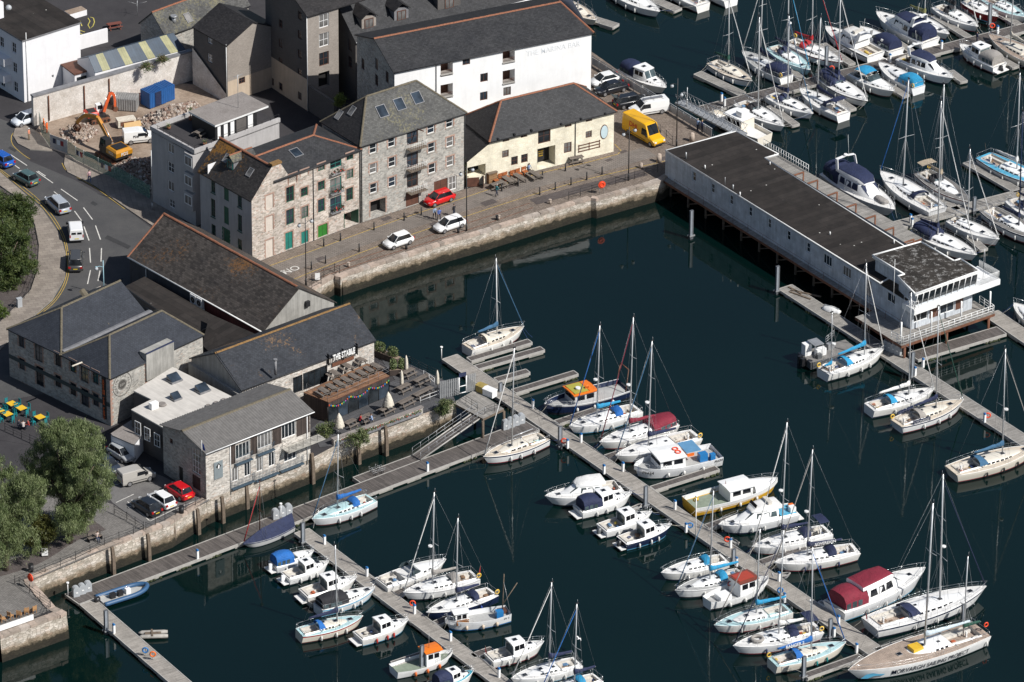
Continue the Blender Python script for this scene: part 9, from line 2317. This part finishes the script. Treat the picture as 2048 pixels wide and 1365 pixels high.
person('person in red unloading beside the black estate',G(1237,212),R(20),'stand',(.45,.03,.05));person('person in dark clothes on the far marina pontoon',P(1954,87,DK),R(200),'stand',(.03,.04,.08))
for k,(x,y,c_)in enumerate(((36,858,(.06,.06,.08)),(47,861,(.5,.45,.42)),(58,858,(.35,.05,.04)))):person(('person in black seated left at the shaded cafe table','person in white seated in the middle at the shaded cafe table','person in red seated right at the shaded cafe table')[k],G(x,y),R(20+k*90),'sit',c_)
# ================================================================ street furniture
def bollard(x,y,lab):
 global _bol
 try:t=copy_tree(_bol)
 except NameError:
  t=thing('bollard','','bollard',(0,0,0),0,'black iron bollards along the quay');mb=MB();mb.cyl((0,0),.09,0,1.0,M['black'],10,.075);mb.build('post',t);mb=MB();mb.cyl((0,0),.12,0,.12,M['black'],10);mb.cyl((0,0),.10,.85,.9,M['black'],10);mb.ball((0,0,1.0),.085,M['black'],10,4);mb.build('mouldings',t);_bol=t
 t.location=G(x,y);t['label']=lab
BOLL='''in front of the bright green door|right of the bright green door|left on the water side of the quay road|second on the water side from the steps|nearest the steps on the quay road|beside the gateway of the stone warehouse|right of the gateway of the grey warehouse|beside the red hatchback|beside the walking figure in teal|in front of the pub picnic tables|at the right end of the pub picnic tables|left of the lone picnic table|first left of the dark paved strip|second along the dark paved strip|third along the dark paved strip|fourth along the dark paved strip|nearest the lamp post by the lifebuoy'''.split('|')
bl=[(620+x/5.39,420+y/5.39)for x,y in((148,392),(328,332),(530,447),(168,575),(15,640),(690,216),(1015,112),(1200,56))]+[(960+x/5.12,300+y/5.12)for x,y in((222,422),(390,370),(640,292),(875,215),(612,458),(770,408),(932,360),(1093,306),(1250,250))]
for k,(x,y)in enumerate(bl):bollard(x,y,'black bollard '+BOLL[k])
for k,(x,y)in enumerate([(620+x/5.39,420+y/5.39)for x,y in((418,615),(1038,422),(1598,245),(2015,108))]+[(960+x/5.12,300+y/5.12)for x,y in((718,552),(192,715))]):
 t=thing('mooring_post',('short pale granite mooring post nearest the steps','short black mooring post by the small white hatchback','short black mooring post under the white hatchback by the lamp post','small iron post right of the lamp post','short granite mooring post below the dark paved strip','short granite mooring post in the middle of the quay edge')[k],'mooring post',G(x,y));mb=MB();mb.cyl((0,0),.17,0,.55,M['coping']if k in(0,4,5)else M['black'],10,.15);mb.build('post',t);mb=MB();mb.cyl((0,0),.2,.5,.6,M['coping']if k in(0,4,5)else M['black'],10);mb.build('head',t)
for k,(x,y)in enumerate(((1384,282),(1318,324),(1282,336))):
 t=thing('stone_bollard',('tall rounded stone bollard by the quay railing','rounded stone bollard at the pavilion corner','small stone bollard inside the quay railing')[k],'bollard',G(x,y));mb=MB();r_=.35 if k<2 else.25;mb.cyl((0,0),r_,0,1.0 if k<2 else.6,M['coping'],14,r_*.85);mb.build('shaft',t);mb=MB();mb.ball((0,0,1.0 if k<2 else.6),r_*.85,M['coping'],14,5,.6);mb.build('cap',t)
def street_lamp(base,top,lab,arms=((1,0),),m=None,globe=True):
 p=G(*base);h=(base[1]-top)/PXM(p);t=thing('street_lamp',lab,'street lamp',p,R(40));m=m or M['black'];mb=MB();mb.tube([(0,0,0),(0,0,h)],.075,m,8,.05);mb.cyl((0,0),.13,0,1.0,m,8,.1);mb.build('column',t)
 for dx,dz in arms:
  mb=MB();mb.tube([(0,0,h-.9+dz),(dx*.5,0,h-.6+dz),(dx*.95,0,h-.55+dz)],.03,m,5);o=mb.build('bracket',t)
  mb=MB();mb.ball((dx*.95,0,h-.8+dz),.24,M['greyplastic'],12,6);mb.cyl((dx*.95,0),.1,h-.62+dz,h-.5+dz,m,8);mb.build('lamp_globe',o)
street_lamp((612,571),437,'black double lamp post at the near end of the quay',((1,0),(-1,0)));street_lamp((933,462),335,'black lamp post behind the white hatchback on the quay',((1,0),(-1,0)));street_lamp((1257,361),256,'black double lamp post by the lifebuoy',((1,0),(-1,0)))
street_lamp((1353,293),160,'tall black lamp post by the quay railing',((-1,0),));street_lamp((208,590),522,'pale blue lamp post beside the road',((-1.1,0),),plain((.30,.48,.55),.5,'pale_blue_paint'));street_lamp((305,420),303,'plain grey lighting column beside the rendered flats',(),M['galv']);street_lamp((1374,212),176,'lamp post behind the galvanised railing',((-1,0),),M['galv'])
def fence(lab,pts,h=1.05,m=None,posts=1.8,rails=3,name='quay_railing',ball=True,z=None):
 w=[G(*p)if z is None else P(*p,z)for p in pts];t=thing(name,lab,'railing',w[0])
 m=m or M['black']
 for i in range(len(w)-1):
  a,b=w[i],w[i+1];L=(b-a).length;k=max(1,round(L/posts))
  for j in range(k+(1 if i==len(w)-2 else 0)):
   p=a.lerp(b,j/k)-t.location;mb=MB();mb.tube([p,p+Vz(h)],.035,m,6)
   if ball:mb.ball(p+Vz(h),.06,m,6,4)
   mb.build('post',t)
  for q in range(1,rails+1):mb=MB();zz=Vz(h*q/rails-.06);mb.tube([a+zz-t.location,b+zz-t.location],.02,m,5);mb.build('rail',t)
 return t
q2=lambda l:[(960+x/5.12,300+y/5.12)for x,y in l];q1=lambda l:[(620+x/5.39,420+y/5.39)for x,y in l];q3=lambda l:[(x/3.37,960+y/3.37)for x,y in l]
fence('black railing at the quay edge beside the orange lifebuoy',q2(((908,508),(1145,440),(1390,362),(1680,268),(1820,228))),posts=1.6)
fence('black railing round the head of the quay steps',q1(((320,690),(265,662),(150,720),(20,785))),posts=1.5);fence('black railing down the outer side of the quay steps',q1(((120,800),(20,850))),posts=1.5)
fence('long black railing along the promenade edge below the willow',q3(((100,703),(305,625),(510,540),(705,445),(900,372),(968,340))),posts=1.9);fence('black railing between promenade and car park',q3(((968,338),(855,272),(770,230))),posts=1.6);fence('black railing along the car park edge',[(292,1061),(330,1042),(372,1022),(410,1002)],posts=1.6)
fence('black railing round the pier head',q3(((130,712),(270,815),(340,862),(318,912),(228,945),(40,1010),(-60,1045))),posts=1.8)
fence('black railing along the inner edge of the left pavement',[(0,388),(40,412),(66,450),(77,500),(74,545),(58,588),(20,628),(-10,652)],posts=1.5,rails=2,ball=False);fence('black railing of the cafe yard',[(10,862),(60,885),(104,905)],posts=1.3)
t=fence('black gate rail beside the yellow delivery van',[(1320,264),(1345,288)],posts=2,rails=2)
# galvanised panel railing on the east quay
er=thing('panel_railing','galvanised panel railing running along the quay from the white building','railing',G(1184,130));a,b=G(1184,131),G(1424,277);n=17
PAN=plain((.40,.41,.42),.5,'galvanised_mesh',metal=.3,var=.3,scale=5)
for k in range(n):
 p,q=a.lerp(b,k/n)-er.location,a.lerp(b,(k+1)/n)-er.location;d=(q-p).normalized()
 mb=MB();mb.tube([p,p+Vz(1.35)],.05,M['galv'],6);mb.build('post',er);mb=MB();nn=Vector((-d.y,d.x,0))*.015;e0_,e1_=p+d*.08,q-d*.08
 mb.loft([[e0_+Vz(.15)-nn,e1_+Vz(.15)-nn,e1_+Vz(.15)+nn,e0_+Vz(.15)+nn],[e0_+Vz(1.15)-nn,e1_+Vz(1.15)-nn,e1_+Vz(1.15)+nn,e0_+Vz(1.15)+nn]],PAN,smooth=False);mb.build('panel',er)
mb=MB();mb.tube([a-er.location+Vz(1.35),b-er.location+Vz(1.35)],.05,M['galv'],6);mb.build('handrail',er)
br=thing('access_bridge','galvanised lattice access bridge from the quay to the far marina','footbridge',P(1330,150,ZN-.4));s0_,s1_=P(1340,196,ZN-.2),P(1404,226,DK+.3)
s0_,s1_=P(1352,205,ZN-.1),P(1480,272,ZN-.1)
mb=MB();mb.M=Matrix.Translation(-br.location);d=(s1_-s0_).normalized();n=Vector((-d.y,d.x,0))
mb.prism([(v.x,v.y)for v in(s0_-n*.2,s1_-n*.2,s1_+n*1.3,s0_+n*1.3)],ZN-.3,ZN-.1,M['galv']);mb.build('deck',br)
for o_ in(-.15,1.25):
 mb=MB();mb.M=Matrix.Translation(-br.location);k_=14
 mb.tube([s0_+n*o_+Vz(1.2),s1_+n*o_+Vz(1.2)],.05,M['galv'],5)
 for k in range(k_):p,q=s0_.lerp(s1_,k/k_)+n*o_,s0_.lerp(s1_,(k+1)/k_)+n*o_;mb.tube([p,q+Vz(1.2)],.03,M['galv'],4);mb.tube([p+Vz(1.2),q],.03,M['galv'],4)
 mb.build('lattice_side',br)
# lifebuoy stands, signs, bins, benches
for x,y,lab in((1203,388,'orange lifebuoy housing on a stand at the quay edge'),(63,1176,'red lifebuoy on the promenade railing')):
 t=thing('lifebuoy_stand',lab,'lifebuoy',G(x,y),R(-50)if x<100 else R(20));mb=MB()
 for dx in(-.3,.3):mb.tube([(dx,0,0),(dx,0,1.1)],.03,M['galv'],5)
 mb.build('legs',t);mb=MB();mb.M=Matrix.Translation((0,-.05,1.35))@Matrix.Rotation(R(90),4,'X');mb.cyl((0,0),.48,0,.12,M['orangered'],20);mb.build('housing',t);mb=MB();mb.torus((0,-.18,1.35),.28,.07,M['orangered'],'y',16,6);mb.build('ring',t)
for x,y,lab,w_,h_ in((90,1114,'white notice board on the promenade under the willow',.35,.95),(635,562,'white notice on the railing at the quay steps',.3,.9)):
 t=thing('notice_board',lab,'sign',G(x,y),R(10));mb=MB();mb.box(-w_,w_,-.03,.03,.15,h_+.15,HC['white']);mb.build('board',t);mb=MB()
 for dx in(-w_*.8,w_*.8):mb.box(dx-.03,dx+.03,.031,.08,0,h_,M['black'])
 mb.build('legs',t)
t=thing('bench','dark slatted bench on the promenade with a reader','bench',G(190,1080),R(32));
for k in range(3):mb=MB();mb.box(-.9,.9,-.25+k*.17,-.11+k*.17,.42,.46,M['bench']);mb.build('seat_slat',t)
for k in range(3):mb=MB();mb.box(-.9,.9,.27,.30,.55+k*.15,.66+k*.15,M['bench']);mb.build('back_slat',t)
for x in(-.8,.8):mb=MB();mb.box(x-.05,x+.05,-.25,.3,0,.42,M['black']);mb.box(x-.04,x+.04,.24,.27,.42,1.0,M['black']);mb.build('leg',t)
for x,y,lab in((62,1143,'black litter bin on the promenade railing'),(363,1027,'black litter bin at the car park railing')):
 t=thing('litter_bin',lab,'bin',G(x,y));mb=MB();mb.cyl((0,0),.28,0,.85,M['black'],12,.3);mb.build('body',t);mb=MB();mb.cyl((0,0),.32,.86,.93,M['black'],12);mb.build('rim',t)
t=thing('control_cabinet','grey roadside cabinet at the bend of the pavement','cabinet',G(39,615),R(30));mb=MB();mb.box(-.3,.3,-.2,.2,0,1.2,M['greyplastic']);mb.build('casing',t);mb=MB();mb.box(-.34,.34,-.24,.24,1.203,1.27,M['greyplastic']);mb.build('lid',t)
# timber fender posts on the quay walls
fp_=[((163,1160),(163,1132)),((228,1149),(228,1095)),((299,1122),(297,1069))]+[((340+x/5.25,840+b/5.25),(340+x/5.25,840+t_/5.25))for x,t_,b in((45,1070,1315),(305,940,1205),(562,810,1085),(815,672,935),(1120,550,795),(1505,357,672))]+[((590+x/4.876,660+b/4.876),(590+x/4.876,660+t_/4.876))for x,t_,b in((895,945,1228),(628,1140,1312))]+[((75,1288),(72,1248)),((113,1282),(112,1236)),((26,1300),(25,1270))]
fpl=['leftmost on the promenade wall','second from left on the promenade wall','below the end of the promenade railing','under the parked black hatchback','under the parked white hatchback','under the parked red hatchback','left under the harbour office balconies','in the middle under the harbour office','right of the harbour office','under the middle of the flower trough','beside the wall shrub','in the middle of the pier head','at the right of the pier head','at the left of the pier head']
for(b,t_),lab in zip(fp_,fpl):
 p=P(*b,0);h=(b[1]-t_[1])/PXM(p);t=thing('fender_post','weathered timber fender post '+lab,'post',(p.x,p.y,0),R(40),'timber fender posts');mb=MB();mb.loft([[(-.22,-.15,-1),(.22,-.15,-1),(.22,.2,-1),(-.22,.2,-1)],[(-.2,-.1,h*.6),(.2,-.1,h*.6),(.2,.22,h*.6),(-.2,.22,h*.6)],[(-.18,.1,h),(.18,.1,h),(.18,.36,h),(-.18,.36,h)]],M['timber'],smooth=False);mb.build('baulk',t)
# chairs and tables outside the pub and cafe
WDC=plain((.34,.105,.03),.6,'red_brown_timber',var=.2)
def chair(p,rz,m,lab,grp,s_=1.0):
 t=thing('chair',lab,'chair',p,rz,grp);mb=MB();mb.box(-.25*s_,.25*s_,-.25*s_,.25*s_,.40,.45,m);mb.build('seat',t);mb=MB()
 for k in range(3):mb.box(-.25*s_,.25*s_,.22*s_,.26*s_,.55+k*.15,.66+k*.15,m)
 mb.build('backrest',t)
 for x in(-.21*s_,.21*s_):
  for y in(-.21*s_,.23*s_):mb=MB();mb.box(x-.03,x+.03,y-.03,y+.03,0,.40 if y<0 else 1.0,m);mb.build('leg',t)
 return t
for k,(x,y)in enumerate(q2(((165,338),(222,321),(272,307),(345,288),(400,272),(462,252)))):chair(G(x,y),R(35),WDC,('first','second','third','fourth','fifth','sixth')[k]+' red-brown chair from the left against the cream pub wall','red-brown chairs against the pub',1.35)
for k,(x,y)in enumerate(q2(((180,392),(285,352),(400,325),(560,292),(985,128)))):picnic_table(G(x,y),R(35 if k<4 else 25)+R(90 if 0<k<4 else 0),('picnic table nearest the wooden box outside the pub','second picnic table from the left outside the pub','third picnic table from the left outside the pub','picnic table beside the seated person outside the pub','lone picnic table right of the pub entrance')[k],None,1.9)
t=thing('timber_box','square timber box at the left end of the pub seating','box',G(*q2(((112,322),))[0]),R(35));mb=MB();mb.box(-.65,.65,-.5,.5,0,1.3,boards('box_timber',(.26,.15,.07),.15));mb.build('body',t);mb=MB();mb.box(-.7,.7,-.55,.55,1.303,1.38,M['timber']);mb.build('lid',t)
for k,(x,y)in enumerate(((24,818),(43,827),(15,839),(80,845),(-2,832))):
 p=G(x,y);t=thing('cafe_table',('yellow cafe table nearest the dark wall','yellow cafe table with a split top','yellow cafe table at the front left','yellow cafe table nearest the willow','yellow cafe table at the left edge')[k],'table',p,R(40));mb=MB();mb.box(-.5,.5,-.5,.5,.72,.76,plain((.72,.45,.03),.5,'yellow_table'));mb.build('table_top',t);mb=MB()
 for x_,y_ in((-.4,-.4),(.4,.4),(-.4,.4),(.4,-.4)):mb.tube([(x_,y_,0),(-x_*.9,y_*.9,.72)],.02,M['black'],4)
 mb.build('leg_frame',t)
 for j in range(4):
  a=R(40+j*90);chair(p+Vector((math.cos(a)*.95,math.sin(a)*.95,0)),a-R(90),plain((.01,.20,.22),.6,'teal_chair'),('rear right','rear left','front left','front right')[j]+' teal chair at the '+('yellow table nearest the dark wall','split yellow table','front left yellow table','yellow table nearest the willow','yellow table at the left edge')[k],'teal cafe chairs',.85)
for k,(x,y)in enumerate(q3(((20,955),(70,935),(130,925),(178,905),(225,895)))):chair(G(x,y),R(120+k*25),plain((.42,.23,.10),.7,'tan_chair'),('leftmost','second','third','fourth','rightmost')[k]+' tan chair behind the white banner on the pier head','tan chairs on the pier head',1.1)
t=thing('banner','white banner tied to the pier head railing','banner',G(*q3(((110,990),))[0]),face(q3(((40,1010),))[0],q3(((228,945),))[0]));mb=MB();mb.box(-2.2,2.2,-.1,-.06,.2,.9,HC['white']);mb.build('cloth',t)
picnic_table(G(229,57),R(20),'brown picnic table in the playground',None,1.9,plain((.16,.05,.035),.8,'red_brown_stain'))
t=thing('washing_line','rotary washing line at the edge of the playground','washing line',G(275,32));mb=MB();mb.tube([(0,0,0),(0,0,2.2)],.03,M['galv'],5)
for k in range(4):mb.tube([(0,0,1.7),(1.3*math.cos(k*1.57),1.3*math.sin(k*1.57),2.1)],.02,M['galv'],4)
mb.build('frame',t)
# road name lettering on the quay
for s_,x,y in(('NO',582,540),('ENTRY',548,552)):
 p=G(x,y);o=bpy.data.objects.new('road_lettering',text_mesh(s_,1.6 if s_=='NO' else 1.3,M['whiteline'],.002));COL.objects.link(o);o.location=(p.x,p.y,p.z-.025);o.rotation_euler=(0,0,R(40));o['kind']='structure'
# ================================================================ trees
def tree(lab,base,blobs,trunk_h,leafm,n_leaf,ls,droop=.0,name='tree',seed=1,trunk_r=.3,cat='tree',squash=None):
 p=G(*base)if isinstance(base,tuple)else base;t=thing(name,lab,cat,p);rnd=random.Random(seed);mb=MB()
 mb.tube([(0,0,-.2),(.1,.05,trunk_h*.5),(0,0,trunk_h)],trunk_r,M['timber'],8,trunk_r*.6)
 for(c,r)in blobs:
  c=Vector(c);mb.tube([(0,0,trunk_h*.75),Vector((c.x*.5,c.y*.5,trunk_h+(c.z-trunk_h)*.4)),c],trunk_r*.42,M['timber'],5,.05)
 mb.build('trunk',t);mb=MB()
 V3=Vector;squash=squash or(.3 if droop>.6 else.5)
 for(c,r)in blobs:
  c=V3(c);ncl=int(15*r*r**.3)
  for k in range(ncl):
   d=V3((rnd.gauss(0,1),rnd.gauss(0,1),rnd.gauss(.25,1))).normalized();q=c+V3((d.x,d.y,d.z*.85))*r*rnd.uniform(.62,1.04);cr=rnd.uniform(.35,.75)*(.6+.15*r);mm=leafm[min(len(leafm)-1,int(rnd.random()*len(leafm)))]
   for j in range(int(n_leaf/len(blobs)/ncl)):
    e=q+V3((rnd.gauss(0,.5),rnd.gauss(0,.5),rnd.gauss(0,.42)-droop*rnd.random()))*cr
    a=V3((rnd.gauss(0,1),rnd.gauss(0,1),rnd.gauss(0,1)-droop*2.2)).normalized();b=a.orthogonal();b.rotate(Matrix.Rotation(rnd.uniform(0,6.28),3,a));b.normalize();s_=ls*rnd.uniform(.6,1.35)
    m=mm if rnd.random()<.75 else rnd.choice(leafm)
    mb.face([e-a*s_,e+b*s_*squash*.5,e+a*s_,e-b*s_*squash*.5],m)
 mb.build('crown',t);return t
def leafmat(n,c):
 m,nt,b=newmat(n);v=coords(nt,'Object');no=N(nt,'ShaderNodeTexNoise',Scale=2.2,Detail=4.0);nt.links.new(v,no.inputs[0]);r=ramp(nt,no.outputs[0],[(.3,tuple(x*.7 for x in c)),(.7,tuple(x*1.25 for x in c))]);nt.links.new(r.outputs[0],b.inputs['Base Color']);b.inputs['Roughness'].default_value=.6
 tr=nt.nodes.new('ShaderNodeBsdfTranslucent');nt.links.new(r.outputs[0],tr.inputs[0]);mx=nt.nodes.new('ShaderNodeMixShader');mx.inputs[0].default_value=.3;nt.links.new(b.outputs[0],mx.inputs[1]);nt.links.new(tr.outputs[0],mx.inputs[2]);nt.links.new(mx.outputs[0],nt.nodes['Material Output'].inputs[0]);return m
WIL=[leafmat('willow_a',(.175,.22,.09)),leafmat('willow_b',(.245,.285,.14)),leafmat('willow_c',(.11,.15,.055))]
YEL=[leafmat('yellow_shrub_a',(.11,.11,.025)),leafmat('yellow_shrub_b',(.075,.085,.02))]
HED=[leafmat('hedge_a',(.06,.095,.022)),leafmat('hedge_b',(.10,.13,.035)),leafmat('hedge_c',(.042,.068,.016))]
def blobset(seed,n,rx,ry,zc,rz,r0,r1):
 rnd=random.Random(seed);out=[]
 for k in range(n):
  a=rnd.uniform(0,6.28);q=math.sqrt(rnd.random())*.85;z=rnd.uniform(-1,1)*.8;f=math.sqrt(max(0,1-z*z));out.append(((rx*q*f*math.cos(a)*1.1,ry*q*f*math.sin(a)*1.1,zc+rz*z),rnd.uniform(r0,r1)))
 return out
pw_=P(140,1085,ZS);tree('large grey-green willow overhanging the promenade',pw_,blobset(4,34,4.6,4.6,8.4,7.4,1.4,2.2),5.5,WIL,118000,.19,.9,'willow_tree',11,.38)
pw2=P(12,1140,ZS);tree('second willow cut by the left edge',pw2,blobset(9,26,4.6,4.2,7.0,6.2,1.4,2.1),5.0,WIL,80000,.19,.9,'willow_tree',12,.35)
tree('low yellow-green shrub between the two willows',P(85,1105,ZS),blobset(3,7,2.6,1.4,2.6,1.6,.8,1.2),.8,YEL,9000,.18,.2,'shrub',13,.1,'shrub')
tree('broad dark green bush beside the curving pavement',P(5,560,ZN),blobset(5,22,3.8,4.0,3.6,3.2,1.2,1.9),1.5,HED,36000,.17,.0,'bush',14,.25,'shrub')
tree('tall dark bush at the top of the roadside planting',P(18,478,ZN),blobset(6,14,3.2,2.4,3.2,2.4,1.1,1.6),1.2,HED,22000,.17,.0,'bush',15,.25,'shrub')
tree('small bright green shrub at the left edge by the railing',P(0,635,ZS),blobset(7,4,.8,.7,1.1,.6,.6,.8),.4,[leafmat('lime_leaf',(.10,.15,.03))],3500,.14,0,'bush',16,.08,'shrub')
for k,(x,y,r_,lab)in enumerate(((652,884,1.0,'leafy shrub beside the left parasol at the wall end'),(718,906,1.25,'shrub growing out of the harbour wall below the flower trough'),(889,836,1.0,'shrub growing from the wall below the palisade fence'),(683,196,.8,'bright green shrub on the wall top behind the grey warehouse'))):
 p=P(x,y,ZS-.9)if k!=3 else P(x,y+22,ZN+4.5);tree(lab,p,blobset(30+k,6,r_*.75,r_*.6,r_*1.5,r_*.6,r_*.5,r_*.75),.6,LEAF if k!=3 else[leafmat('lime_leaf2',(.16,.20,.04))],2600,.14,.2,'shrub',40+k,.07,'shrub')
for k,(x,y)in enumerate(((295,140),(325,128))):
 tree(('dry weedy bush on the old wall capping','smaller dry bush further along the old wall')[k],P(x,y,ZN+4.2),blobset(50+k,4,.7,.4,.5,.3,.35,.5),.2,[plain((.14,.115,.05),.9,'dry_leaf'),LEAF[1]],900,.13,0,'bush',60+k,.03,'shrub')
